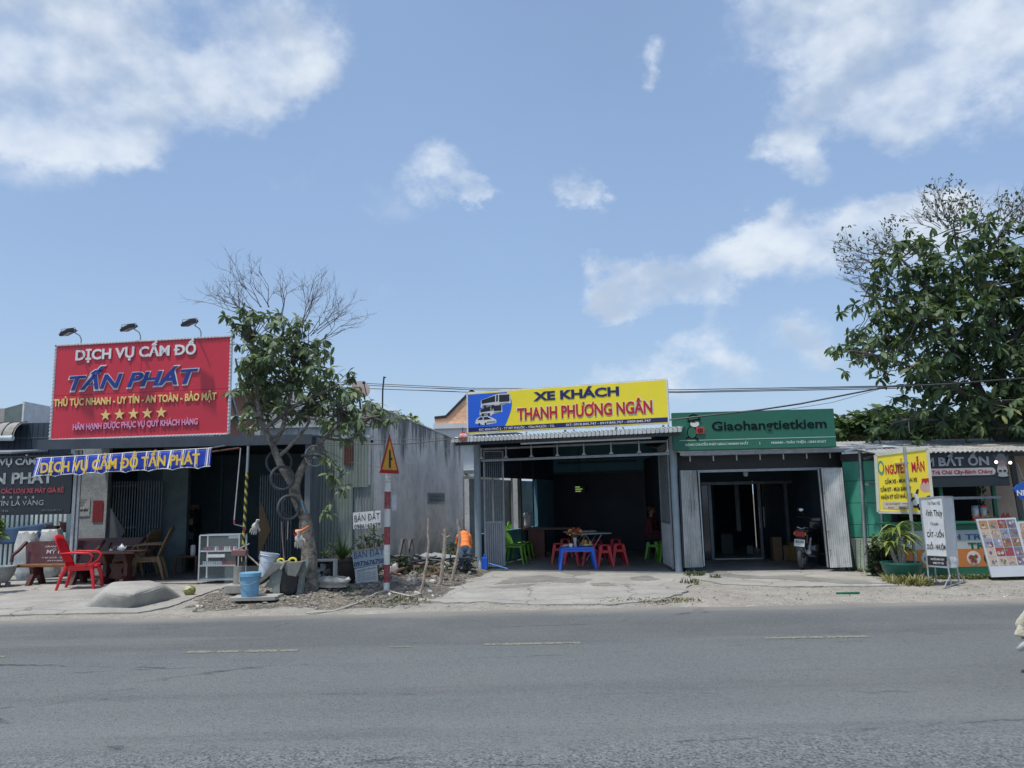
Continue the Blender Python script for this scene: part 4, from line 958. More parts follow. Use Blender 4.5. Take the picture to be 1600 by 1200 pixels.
# concrete ramp at the road edge
def ramp():
    t = thing('ramp', 'raised grey concrete ramp with sloping sides at the road edge', 'ramp', G(200, 950))
    o = Vector(t.location)
    base = [G(126, 950), G(205, 953), G(290, 934), Vector((W(275,900,13.8).x,13.8,0)), Vector((W(160,900,13.7).x,13.7,0))]
    top = [W(162,922,12.2), W(211,927,12.0), W(257,911,12.9), W(236,906,13.35), W(172,908,13.1)]
    bm = bmesh.new()
    vb = [bm.verts.new(p - o) for p in base]; vt = [bm.verts.new(p - o) for p in top]
    bm.faces.new(vb[::-1]); bm.faces.new(vt)
    for i in range(5): bm.faces.new((vb[i], vb[(i+1) % 5], vt[(i+1) % 5], vt[i]))
    bmesh.ops.bevel(bm, geom=[e for e in bm.edges if not (e.verts[0] in vb and e.verts[1] in vb)], offset=.10, segments=4, affect='EDGES', profile=.5)
    bmesh.ops.triangulate(bm, faces=bm.faces[:]); bmesh.ops.subdivide_edges(bm, edges=bm.edges[:], cuts=2, use_grid_fill=True)
    for v in bm.verts: v.co += Vector((mn.noise(v.co*3), mn.noise(v.co*3+Vector((5,0,0))), mn.noise(v.co*4)*.6))*.015
    me = bpy.data.meshes.new('concrete_body'); bm.to_mesh(me); bm.free(); me.shade_smooth(); me.set_sharp_from_angle(angle=R(35)); me.materials.append(M_CONC)
    ob = bpy.data.objects.new('concrete_body', me); COL.objects.link(ob); ob.parent = t
ramp()
co = thing('coconut', 'cut green coconut lying right of the concrete ramp', 'coconut', G(296, 932)+Vector((0,0,.10)))
MB().ball((0,0,0), .095, 16, 12, (1.05,1,.95)).build('husk', mat('coconut_green', (.17,.20,.045), (.26,.25,.09), 6, .6), co, smooth=True)
MB().add([(.0,-.098,.03),(.06,-.085,.06),(.02,-.07,.085),(-.05,-.075,.075),(-.06,-.09,.02)], [(0,1,2,3,4)]).build('cut_face', mat('coconut_flesh', (.65,.6,.38)), co)

# glass display cabinet
def cabinet():
    a = G(310, 912, .03); b = G(374, 911, .03); f = Fr((a.x, a.y, .03), math.atan2(b.y-a.y, b.x-a.x))
    t = at(thing('display_cabinet', 'aluminium and glass display cabinet on castors with cigarette packs', 'cabinet'), f)
    w = (b-a).length*.97; d = .36; h = .93; MA = mat('aluminium', (.62,.66,.67), (.5,.54,.55), 8, .35, .6)
    for x in (0, w):
        for y in (0, d): MB().box(x-.014, x+.014, y-.014, y+.014, .06, h).build('post', MA, t)
    for i, z in enumerate((.07, .34, .62, h)):
        MB().box(.015, w-.015, -.012, .012, z-.012, z+.012).box(.015, w-.015, d-.012, d+.012, z-.012, z+.012).box(-.012, .012, .015, d-.015, z-.012, z+.012).box(w-.012, w+.012, .015, d-.015, z-.012, z+.012).build('rail', MA, t)
    MG = mat('cabinet_glass', (.75,.85,.85), (.72,.82,.82), 3, .05, trans=.0, alpha=.05, spec=.6)
    for z in (.34, .62): MB().box(.014, w-.014, .014, d-.014, z-.004, z+.004).build('shelf', mat('shelf_glass', (.55,.62,.62), None, 3, .2, alpha=.7), t)
    MB().box(.016, w-.016, -.003, .001, .085, h-.02).build('glass_pane', MG, t); MB().box(.016, w-.016, d-.003, d+.001, .085, h-.02).build('glass_pane', MG, t)
    MB().box(.014, w-.014, .014, d-.014, h+.013, h+.018).build('top_panel', MG, t); MB().box(.014, w-.014, .014, d-.014, .083, .09).build('bottom_panel', MA, t)
    for x in (.03, w-.03):
        for y in (.02, d-.02): MB().lathe([(.001,-.012),(.03,-.012),(.03,.012),(.001,.012)], 12, (0,0,0)).build('castor', M_BLACK, t); o = t.children[-1]; o.rotation_euler.x = R(90); o.location = (x, y, .03)
    rnd = random.Random(4); cols = [mat('pack'+str(i), c, None, 6, .5) for i, c in enumerate(((.55,.55,.52),(.10,.10,.12),(.35,.05,.05),(.30,.32,.38),(.7,.7,.68),(.05,.12,.25)))]
    for (z, n0, red) in ((.347, 16, True), (.627, 15, False)):
        for i in range(n0):
            x = .05 + i*(w-.1)/n0; m = cols[2] if red and i > 8 else cols[4] if red else rnd.choice(cols)
            o = MB().box(0, .032, 0, .06, 0, .075).build('cigarette_pack', m); o.location = f.w(x, .05, z); o.location.z = z+.03; o.rotation_euler.z = f.a + rnd.uniform(-.1,.1)
            o['label'] = ('small cigarette packs in a row on the %s shelf of the glass cabinet' % ('lower' if red else 'upper')); o['category'] = 'cigarette pack'; o['group'] = 'cigarette packs on the %s cabinet shelf' % ('lower' if red else 'upper')
    for i in range(5):
        o = MB().box(0, .05, 0, .02, 0, .05).build('roll', M_WHITE); 
        o.location = f.w(w*.72+i*.04, .01, .86); o.rotation_euler.z = f.a; o['label'] = 'small white sachets clipped inside the top right of the glass cabinet'; o['category'] = 'sachet'; o['group'] = 'sachets hung in the cabinet'; o.location.z = .89
    o = MB().box(0, .36, 0, .02, 0, .06).build('card', M_WHITE); o.location = f.w(.16, -.03, .53); o.location.z = .53; o.rotation_euler.z = f.a; o['label'] = 'white card strip below the upper shelf of the cabinet'; o['category'] = 'card'
    # tape the card to the front glass
cabinet()
# caution post, thin drain pipe
def caution():
    t = thing('post', 'thin steel post wrapped in black and yellow hazard tape', 'post', G(378, 912, .03)); o = Vector(t.location)
    top = W(388, 697, o.y+.15) - o
    MB().tube([(0,0,0), top], .028, 12).build('pole', M_STEEL, t, smooth=True)
    m, nt, N, K, b = nodemat('hazard_tape'); tc = N('ShaderNodeTexCoord'); wv = N('ShaderNodeTexWave'); wv.inputs['Scale'].default_value = 2.6; wv.bands_direction = 'DIAGONAL'; mp = N('ShaderNodeMapping'); mp.inputs['Scale'].default_value = (2,1,1.4); K(tc.outputs['Object'], mp.inputs[0]); K(mp.outputs[0], wv.inputs['Vector'])
    cr = N('ShaderNodeValToRGB'); cr.color_ramp.interpolation = 'CONSTANT'; K(wv.outputs['Fac'], cr.inputs[0]); cr.color_ramp.elements[0].color = (.015,.017,.02,1); cr.color_ramp.elements[1].position = .55; cr.color_ramp.elements[1].color = (.38,.36,.05,1); K(cr.outputs[0], b.inputs['Base Color'])
    top2 = Vector(top)*.8
    MB().tube([(0,0,.3), top2], .032, 12, cap=False).build('hazard_tape', m, t, smooth=True)
    p0 = W(376, 700, o.y-.2); pts = [p0, W(372, 745, o.y-.2), W(366, 812, o.y-.2), W(366, 819, o.y-.2), W(381, 823, o.y-.05)]
    t = thing('drain_pipe', 'thin white plastic pipe bent towards the hazard post', 'pipe', p0)
    MB().tube([p-p0 for p in pts], .011, 8).build('pipe', mat('pvc', (.55,.52,.54), None, 5, .5), t, smooth=True)
    MB().tube([pts[2]-p0, pts[3]-p0], .016, 8).build('elbow', mat('red_elbow', (.45,.05,.09), None, 5, .5), t)
    MB().tube([pts[4]-p0, pts[4]-p0+Vector((.01,0,-.12))], .018, 8).build('red_tip', mat('red_elbow', (.45,.05,.09)), t)
caution()
# ------------------------------------------------------------------ trees
def leaf_mesh(name, L, wd, droop=.35, seg=3):
    v = []; f = []
    prof = [(0,.12),(.3,.8),(.62,1.0),(.86,.62),(1,.0)]
    for (u, w) in prof:
        z = -droop*L*u*u; x = L*u
        v += [(x, -wd*w, z+.18*wd*w), (x, 0, z), (x, wd*w, z+.18*wd*w)]
    for i in range(len(prof)-1):
        a = 3*i; f += [(a, a+3, a+4, a+1), (a+1, a+4, a+5, a+2)]
    return v, f
def foliage(root, m, clusters, leaf, seed, nmax=300, per=(6, 9), size=(.7, 1.15), tilt=(-55, 5), lean=None):
    """clusters: list of points; each carries a whorl of leaves. The 300 nearest the street are leaves of their own."""
    rnd = random.Random(seed); o = Vector(root.location); T = []
    v0, f0 = leaf
    for c in clusters:
        n = rnd.randint(*per); a0 = rnd.uniform(0, 6.28); ax = Euler((rnd.uniform(-.5,.5), rnd.uniform(-.5,.5), 0)).to_matrix().to_4x4()
        s0 = rnd.uniform(*size)
        for i in range(n):
            s = s0*rnd.uniform(.75, 1.1); el = R(rnd.uniform(*tilt)) if i < n-2 else R(rnd.uniform(-10, 60))
            M = Matrix.Translation(Vector(c)-o) @ ax @ Matrix.Rotation(a0+6.283*i/n+rnd.uniform(-.3,.3), 4, 'Z') @ Matrix.Rotation(-el, 4, 'Y') @ Matrix.Rotation(rnd.uniform(-.5,.5), 4, 'X') @ Matrix.Diagonal((s, s, s, 1)); T.append(M)
    T.sort(key=lambda M: (M.translation + o).y + rnd.uniform(-.6, .6))
    q = MB(); q.add(v0, f0); me = q.mesh('leaf'); me.materials.append(m); me.shade_smooth()
    for M in T[:nmax]:
        ob = bpy.data.objects.new('leaf', me); COL.objects.link(ob); ob.parent = root; ob.matrix_local = M
    vs = []; fs = []; V0 = [Vector(v) for v in v0]
    for M in T[nmax:]:
        b = len(vs); vs += [tuple(M @ v) for v in V0]; fs += [tuple(b+i for i in f) for f in f0]
    if vs:
        q = MB(); q.v = vs; q.f = fs; q.build('crown', m, root, smooth=2, kind='stuff')
    return T
def limb(q, pts, r0, r1, n=7, jit=.03, rnd=random, sub=5):
    """a wandering limb through the given points"""
    P_ = [Vector(p) for p in pts]; out = []
    for i in range(len(P_)-1):
        a, b = P_[i], P_[i+1]; L = (b-a).length
        p0 = P_[max(i-1,0)]; p3 = P_[min(i+2, len(P_)-1)]
        for k in range(sub):
            t = k/sub; c = .5*((2*a)+(b-p0)*t+(2*p0-5*a+4*b-p3)*t*t+(3*a-p0-3*b+p3)*t**3)
            out.append(c + Vector((rnd.uniform(-1,1), rnd.uniform(-1,1), rnd.uniform(-1,1)))*jit*L/sub)
    out.append(P_[-1]); N_ = len(out)
    rs = [r0+(r1-r0)*(i/(N_-1))**.85 for i in range(N_)]
    q.tube(out, rs, n); return out
def twigs(q, p, d, L, r, depth, rnd, spread=.55, up=.25, kids=3):
    """fine bare branching"""
    pts = [p]; dd = d.normalized()
    for k in range(4):
        dd = (dd + Vector((rnd.uniform(-1,1), rnd.uniform(-1,1)*.8, rnd.uniform(-1,1)+up))*.17).normalized(); pts.append(pts[-1]+dd*L/4)
    q.tube(pts, [r*(1-.14*i) for i in range(5)], 4, cap=False)
    if depth > 0:
        for k in range(kids):
            i = rnd.choice((1,2,3,4,4)); nd = (dd + Vector((rnd.uniform(-1,1), rnd.uniform(-1,1), rnd.uniform(-.6,1)))*spread).normalized()
            twigs(q, pts[i], nd, L*rnd.uniform(.55,.8), r*.6, depth-1, rnd, spread, up, kids)
def blob_points(blobs, Y, n, rnd, dz=.9, ydepth=None):
    out = []
    tot = sum(b[2]**2 for b in blobs)
    for (px, py, r) in blobs:
        rm = r/FPX*Y; k = max(2, int(n*r*r/tot)); c = W(px, py, Y+rnd.uniform(-.3,.3))
        for _ in range(k):
            while 1:
                d = Vector((rnd.uniform(-1,1), rnd.uniform(-1,1), rnd.uniform(-1,1)))
                if .35 < d.length < 1: break
            out.append(c + Vector((d.x*rm, d.y*(ydepth or rm), d.z*rm*dz)))
    return out
def left_tree():
    rnd = random.Random(21); base = G(484, 926); base.z = gz(base.x, base.y) - .02; Y = base.y
    t = thing('tree', 'leaning street tree hung with tyres, bare twigs above broad dark leaves', 'tree', base); o = Vector(base)
    X = lambda a, b, dy=0: W(a, b, Y+dy)-o
    q = MB()
    # stump flaring at the root, scarred trunk, fork
    limb(q, [(0,0,-.05), X(484,915), X(482,862,.0), X(479,826,.03), X(476,803,.04)], .18, .088, 16, .05, rnd, 5)
    limb(q, [X(478,815,.03), X(468,790,.0), X(461,772), X(460,756)], .088, .092, 12, .03, rnd, 5)
    tr = q.build('trunk', M_BARK, t, smooth=True)
    for v in tr.data.vertices:
        n_ = mn.noise(Vector((v.co.x*9, v.co.y*9, v.co.z*2.4))); v.co += Vector((v.co.x, v.co.y, 0)).normalized()*.03*n_ if v.co.z < 1.2 else Vector((n_*.012, 0, 0))
    q = MB(); main = limb(q, [X(460,760), X(450,745), X(437,724), X(425,692), X(412,668), X(405,640), X(402,600,.2), X(400,560,.3)], .078, .034, 12, .02, rnd); q.build('limb', M_BARK, t, smooth=True)
    q = MB(); limb(q, [X(460,762), X(470,736), X(483,712), X(500,692), X(517,676), X(530,662)], .080, .02, 12, .02, rnd); q.build('limb', M_BARK, t, smooth=True)
    for pts, r0, r1 in (([X(437,712), X(450,700), X(470,678), X(482,660), X(478,640)], .035, .02), ([X(428,690), X(440,672), X(448,640), X(455,610), X(450,570,.3)], .05, .02),
                        ([X(410,672), X(432,656), X(452,642), X(470,628,-.3), X(500,615,-.4), X(530,600,-.4)], .045, .015), ([X(405,655), X(390,630,.2), X(378,600,.3), X(368,560,.2)], .05, .015),
                        ([X(400,575,.3), X(420,545,.4), X(445,520,.4), X(478,500,.3)], .04, .015), ([X(400,560,.3), X(392,530,.2), X(385,505), X(378,490)], .04, .015), ([X(452,642), X(490,655,-.2), X(540,662,-.5), X(580,652,-.6), X(612,646,-.7)], .03, .012), ([X(510,684), X(540,688,-.2), X(560,676,-.3)], .025, .01),
                        ([X(497,694), X(512,712,-.3), X(521,742,-.4), X(514,790,-.5)], .02, .006), ([X(512,712,-.3), X(530,735,-.3), X(536,760,-.3)], .012, .005)):
        q = MB(); limb(q, pts, r0, r1, 8, .06, rnd); q.build('branch', M_BARK if r0 > .03 else M_TWIG, t, smooth=True)
    # bare twigs above the crown
    q = MB()
    for (a, b, dx, dz, L) in ((400,490,-1.1,.75,.72),(410,480,-.55,1,.66),(425,480,-.25,1.0,.5),(470,520,.15,1.2,.78),(470,515,.6,1,.78),(485,525,.9,.85,.7),(490,522,1.0,.8,.62),(385,495,-1.2,.5,.62),(440,495,.1,1.0,.5),(395,492,-1.4,.5,.55),(500,535,1.3,.75,.55)):
        for rep in range(2): twigs(q, X(a+rnd.uniform(-6,6), b, rnd.uniform(-.2,.5)), Vector((dx+rnd.uniform(-.2,.2), rnd.uniform(-.4,.4), dz)), L*rnd.uniform(.85,1.1)*.82, .009, 3, rnd, .85, .12, 3)
    q.build('bare_twigs', M_TWIG, t, kind='stuff')
    blobs = [(402,506,30),(380,505,18),(440,515,28),(468,510,18),(402,560,36),(430,555,38),(470,565,46),(420,605,45),(470,612,46),(398,610,30),(515,590,30),(388,655,18),(510,635,36),(545,650,36),(580,652,26),(612,648,14),(540,595,14),(562,612,14),(400,655,20),(455,645,18),(386,580,12),(498,545,22),(384,535,12),(555,668,18)]
    pts = blob_points(blobs, Y+.1, 430, rnd, 1.05, .8)
    pts += [W(a+rnd.uniform(-5,5), b+rnd.uniform(-6,6), Y-.5) for a, b in ((514,722),(516,735),(530,742),(536,756),(520,752),(538,768),(512,790),(506,800),(518,806),(511,715),(527,735))]
    q = MB()
    for p in pts:     # twigs that carry the whorls
        c = min((Vector(m_) for m_ in main + [X(450,600), X(470,560,.2), X(480,630), X(530,640,-.3), X(385,600), X(395,530), X(440,530,.3), X(580,652,-.5), X(520,745,-.4)]), key=lambda m_: (m_-(p-o)).length + .3*max(0, m_.z-(p-o).z))
        if (c-(p-o)).length < 1.1: mid = c.lerp(p-o, .5)+Vector((rnd.uniform(-.06,.06), rnd.uniform(-.06,.06), -.05)); q.tube([c, mid, p-o], [.011,.008,.005], 4, cap=False)
    q.build('fine_twigs', M_TWIG, t, kind='stuff')
    foliage(t, leafmat('broad_leaf', (.09,.135,.075), (.15,.205,.105), (.30,.32,.13)), pts, leaf_mesh('leaf', .175, .031, .45), 5, per=(6,10))
    return Y
TY = left_tree()
def right_tree():
    rnd = random.Random(33); Y = 16.2; base = Vector((W(1590, 870, Y).x, Y, 0))
    t = thing('tree', 'big dark leafy tree spreading above the snack stall at the right edge', 'tree', base); o = base
    X = lambda a, b, dy=0: W(a, b, Y+dy)-o
    q = MB(); limb(q, [(0,0,-.05), X(1592,830), X(1588,780), X(1580,730), X(1577,700)], .24, .19, 14, .03, rnd); q.build('trunk', M_BARKD, t, smooth=True)
    tips = []
    for pts, r0, r1 in (([X(1577,705), X(1562,680), X(1545,640), X(1520,590,.3), X(1490,540,.3), X(1470,480,.2)], .15, .04), ([X(1578,702), X(1592,670), X(1572,620), X(1560,560), X(1545,480), X(1530,400)], .16, .04),
                        ([X(1592,665), X(1640,600), X(1680,540), X(1700,460)], .12, .04), ([X(1545,640), X(1500,612,-.3), X(1450,585,-.5), X(1390,560,-.6), X(1330,548,-.6)], .07, .015), ([X(1562,680), X(1500,660,-.2), X(1430,655,-.4), X(1390,662,-.5)], .05, .015),
                        ([X(1500,560,.3), X(1440,500), X(1390,470,-.2), X(1345,462,-.3)], .06, .015), ([X(1475,490,.2), X(1430,430), X(1400,400), X(1360,395)], .05, .012), ([X(1545,480), X(1500,400,-.3), X(1490,350,-.3)], .05, .012), ([X(1530,420), X(1560,370), X(1590,340)], .05, .012),
                        ([X(1560,560), X(1620,480), X(1660,420)], .08, .02), ([X(1592,670), X(1650,650), X(1720,640)], .07, .02)):
        q = MB(); tips += limb(q, pts, r0, r1, 9, .06, rnd); q.build('limb' if r0 > .055 else 'branch', M_BARKD, t, smooth=True)
    q = MB()
    for (a, b, dx, dz, L, n) in ((1370,405,-1.2,.15,.8,5),(1400,395,-.9,.6,.7,4),(1490,350,-.5,.8,.9,5),(1500,355,.2,1,.8,5),(1470,360,-1,.7,.6,4),(1560,350,.3,1,.7,4),(1585,345,.8,.8,.8,5),(1360,455,-1,.3,.6,3),(1420,500,-.7,.4,.8,4),(1440,560,-.6,.3,.8,4),(1350,430,-1,.2,.6,3)):
        for k in range(n): twigs(q, X(a+rnd.uniform(-12,12), b+rnd.uniform(-8,8), rnd.uniform(-.4,.4)), Vector((dx+rnd.uniform(-.4,.4), rnd.uniform(-.4,.4), dz+rnd.uniform(-.3,.3))), L*rnd.uniform(.6,1)*.62, .012, 3, rnd, .6, .2, 3)
    q.build('bare_twigs', M_TWIG, t, kind='stuff')
    small = []
    for (a, b, r, n) in ((1340,390,42,110),(1400,370,34,90),(1480,315,42,140),(1510,345,40,140),(1540,345,22,50),(1580,325,28,90),(1420,450,40,80),(1455,520,44,90),(1400,560,40,60),(1370,440,24,40),(1480,590,40,60)):
        for _ in range(n): a_ = rnd.uniform(0,6.28); rr = r*math.sqrt(rnd.random()); small.append(W(a+rr*math.cos(a_), b+rr*math.sin(a_), Y+rnd.uniform(-.6,.5)))
    q = MB(); v0, f0 = leaf_mesh('s', .075, .018)
    for c in small:
        for _ in range(2):
            M = Matrix.Translation(c-o) @ Euler((rnd.uniform(-1,1), rnd.uniform(-1.2,1.2), rnd.uniform(0,6.3))).to_matrix().to_4x4(); q.add([M @ Vector(v) for v in v0], f0)
    q.build('small_leaves', leafmat('dry_small_leaf', (.06,.065,.045), (.08,.08,.055), (.14,.11,.08)), t, kind='stuff')
    blobs = [(1395,395,20),(1440,375,26),(1500,365,28),(1390,420,26),(1560,390,42),(1480,420,46),(1430,440,34),(1540,450,58),(1600,420,60),(1380,500,22),(1420,500,40),(1480,500,50),(1560,520,60),(1640,500,90),(1650,400,60),(1380,540,24),(1430,550,44),(1500,570,54),(1580,590,66),(1330,545,24),(1300,552,13),(1355,570,22),(1345,540,20),(1440,610,36),(1490,630,40),(1560,640,50),(1410,655,22),(1450,665,26),(1500,670,26),(1620,630,60),(1400,585,18),(1357,520,14),(1420,690,1),(1380,668,12),(1660,560,80),(1340,478,16),(1352,505,14),(1460,470,40),(1520,540,40),(1400,630,16),(1590,680,26)]
    pts = blob_points(blobs, Y, 1500, rnd, .95, 1.2)
    q = MB(); N_ = [Vector(p) for p in tips]
    for p in pts[::2]:
        c = min(N_, key=lambda m_: (m_-(p-o)).length)
        if (c-(p-o)).length < 1.3: mid = c.lerp(p-o, .5)+Vector((rnd.uniform(-.08,.08), rnd.uniform(-.08,.08), -.05)); q.tube([c, mid, p-o], [.014,.01,.006], 4, cap=False)
    q.build('fine_twigs', M_TWIG, t, kind='stuff')
    foliage(t, leafmat('glossy_leaf', (.055,.095,.05), (.095,.15,.068), (.24,.26,.09), .3), pts, leaf_mesh('leaf', .235, .042, .38), 6, per=(6,10), tilt=(-60,0))
M_BARKD = mat('dark_bark', (.12,.11,.10), (.07,.062,.055), 6, .95, bump=.6, bs=30)
right_tree()
def bush(name, label, loc, rad, h, n, m, leaf, seed, stem=True, cat='plant'):
    rnd = random.Random(seed); t = thing(name, label, cat, loc); o = Vector(loc); q = MB(); pts = []
    for i in range(n):
        a = rnd.uniform(0,6.28); r_ = rad*math.sqrt(rnd.random()); z = h*rnd.uniform(.15,1)*(1-.3*r_/rad); p = Vector((r_*math.cos(a), r_*math.sin(a), z)); pts.append(p+o)
        if stem: q.tube([(p.x*.15, p.y*.15, 0), (p.x*.6, p.y*.6, z*.6), p], [.006,.005,.003], 4, cap=False)
    if stem: q.build('stems', M_TWIG, t, kind='stuff')
    foliage(t, m, pts, leaf, seed, nmax=0, per=(4,8), tilt=(-30,50)); return t

# ------------------------------------------------------------------ hung on and standing round the left tree
def tyre(label, px, py, rx, ry, y, tilt=0.0, spokes=False, r2=.024):
    c = W(px, py, y); rr = ry/FPX*y; t = thing('bicycle_wheel' if spokes else 'tyre', label, 'wheel' if spokes else 'tyre', c)
    yaw = math.acos(min(1, rx/ry)); t.rotation_euler = (0, R(tilt), yaw)
    MB().torus((0,0,0), rr-r2, r2, 'Y', 36, 8).build('tread' if not spokes else 'tyre', M_RUBBER, t, smooth=True)
    if spokes:
        MB().torus((0,0,0), rr-.055, .01, 'Y', 36, 6).build('rim', M_GALV, t, smooth=True)
        MB().lathe([(.02,-.05),(.045,-.04),(.03,0),(.045,.04),(.02,.05)], 12).build('hub', M_GALV, t); t.children[-1].rotation_euler.x = R(90)
        for i in range(18):
            a = i*math.pi/9; MB().tube([(.03*math.cos(a+.5), .02*(-1)**i, .03*math.sin(a+.5)), ((rr-.055)*math.cos(a), 0, (rr-.055)*math.sin(a))], .0022, 4).build('spoke', M_GALV, t)
    return t
tyre('dark tyre hanging highest on the tree trunk, behind the limb', 436, 722, 20, 20.5, TY+.25, r2=.02)
tyre('grey tyre hanging second down in front of the tree limb', 441, 747, 16.5, 20, TY-.2)
tyre('lowest tyre of the pair hooked together on the tree fork, upright', 451, 793, 14, 20, TY-.22, 18)
tyre('second tyre nested inside the lowest one on the tree fork', 455, 792, 11, 17.5, TY-.14, 14, r2=.018)
tyre('spoked bicycle wheel hung high on the right limb of the tree', 492, 712, 17, 21, TY-.05, spokes=True)
def glove(label, px, py, y, s=1.0, tilt=0, m=None):
    t = thing('glove', label, 'glove', W(px, py, y)); t.rotation_euler.y = R(tilt); m = m or mat('work_glove', (.55,.52,.46), (.42,.4,.36), 9, .95)
    q = MB(); q.M = Matrix.Scale(s, 4); q.ball((0,0,0), .05, 10, 7, (1,.45,1.15)); q.tube([(0,0,.03),(0,0,.1)], [.036,.04], 8, squash=.5)
    for i, (x, l) in enumerate(((-.038,.06),(-.014,.075),(.011,.07),(.034,.055))): q.tube([(x,0,-.04),(x*1.15,.005,-.04-l*.6),(x*1.2,.012,-.04-l)], [.013,.012,.007], 6)
    q.tube([(.045,0,.0),(.07,.0,-.02),(.075,0,-.045)], [.014,.012,.008], 6); q.build('knit', m, t, smooth=True)
glove('pale work gloves hung on the dark folding gate right of the hazard post', 399, 823, TY+.5, 1.3, 20)
glove('pale work glove hung on the tree trunk below the orange funnel', 467, 842, TY-.32, 1.35, 0)
fn = thing('funnel', 'orange plastic funnel hooked on the tree trunk', 'funnel', W(466, 832, TY-.3))
q = MB(); q.M = Matrix.Rotation(R(60), 4, 'Y'); q.lathe([(.065,-.02),(.06,0),(.018,.07),(.010,.2)], 14); q.build('cone', mat('orange_plastic', (.75,.18,.03), None, 4, .4), fn, smooth=True)
rg = hanging('rag', 'dark red rag tucked beside the glove on the tree', mat('dark_red_rag', (.25,.03,.05), None, 6, .9), [(458,830),(465,829),(466,842),(461,843)], TY-.28, 1)
def rope(label, pts, r, m, name='rope'):
    c = pts[0]; o = MB().tube([p-c for p in pts], r, 6).build(name, m, smooth=True); o.location = c; o['label'] = label; o['category'] = name; return o
M_ROPE = mat('rope', (.38,.33,.27), (.28,.24,.2), 20, .9)
rope('thin brown stick hanging from the lowest tyre to the stone seat', [W(440,815,TY-.2), W(441,840,TY-.2), W(444,874,TY-.2)], .009, mat('brown_cord', (.32,.2,.15)), 'cord')
rope('short pale cord dangling right of the long brown one', [W(450.5,806,TY-.15), W(449.5,830,TY-.15), W(449,843,TY-.15)], .007, M_ROPE, 'cord')
rope('light blue cord tied at the top of the tree stump', [W(471,783,TY-.15), W(473,790,TY-.15), W(476.5,801,TY-.14)], .009, mat('blue_cord', (.10,.4,.6)), 'cord')

def bucket(name, label, loc, r0, r1, h, m, tilt=(0,0), lid=False, hd=True):
    t = thing(name, label, 'bucket', loc); t.rotation_euler = (R(tilt[0]), R(tilt[1]), 0)
    if lid:
        MB().lathe([(r0,0),(r1,h)], 28).build('body', m, t, smooth=True)
        MB().lathe([(r1+.008,h-.05),(r1+.012,h-.045),(r1+.012,h+.008),(r1-.01,h+.014),(.001,h+.006)], 28).build('lid', m, t, smooth=True)
    else:
        MB().lathe([(.001,.012),(r0,.012),(r0,0),(r1,h),(r1+.012,h),(r1+.012,h-.02),(r1+.004,h-.03),(r1+.010,h-.05),(r1+.002,h-.06),(r1-.006,h-.02),(r1-.012,h-.02),(r0-.01,.02),(.001,.02)], 28).build('body', m, t, smooth=True)
    if hd: MB().tube([((r1+.01)*math.cos(a), -(r1+.012)*math.sin(a), h-.05-.11*math.sin(a)) for a in [math.pi*i/14 for i in range(15)]], .004, 6).build('handle', M_STEEL, t, smooth=True)
    return t
bucket('bucket', 'light blue lidded paint bucket standing on the ground', G(390, 938)+Vector((0,0,.03)), .125, .155, .385, mat('sky_blue_plastic', (.17,.38,.55), (.13,.31,.47), 5, .5, dirt=.2), lid=True)
MB().prism(wobble([(-.35,-.2),(.38,-.2),(.36,.2),(-.33,.22)], .03, 4), 0, .05, 'Z').build('slab', M_CONC); sl = bpy.context.scene.objects['slab']; sl.location = G(398, 936); sl['label'] = 'small flat concrete slab under the light blue bucket'; sl['category'] = 'slab'
bucket('bucket', 'white paint bucket tilted on the broken stone seat', W(414, 901, TY-.1), .115, .15, .39, mat('white_bucket', (.55,.60,.66), (.45,.5,.56), 5, .5, dirt=.25), (-4, 10))
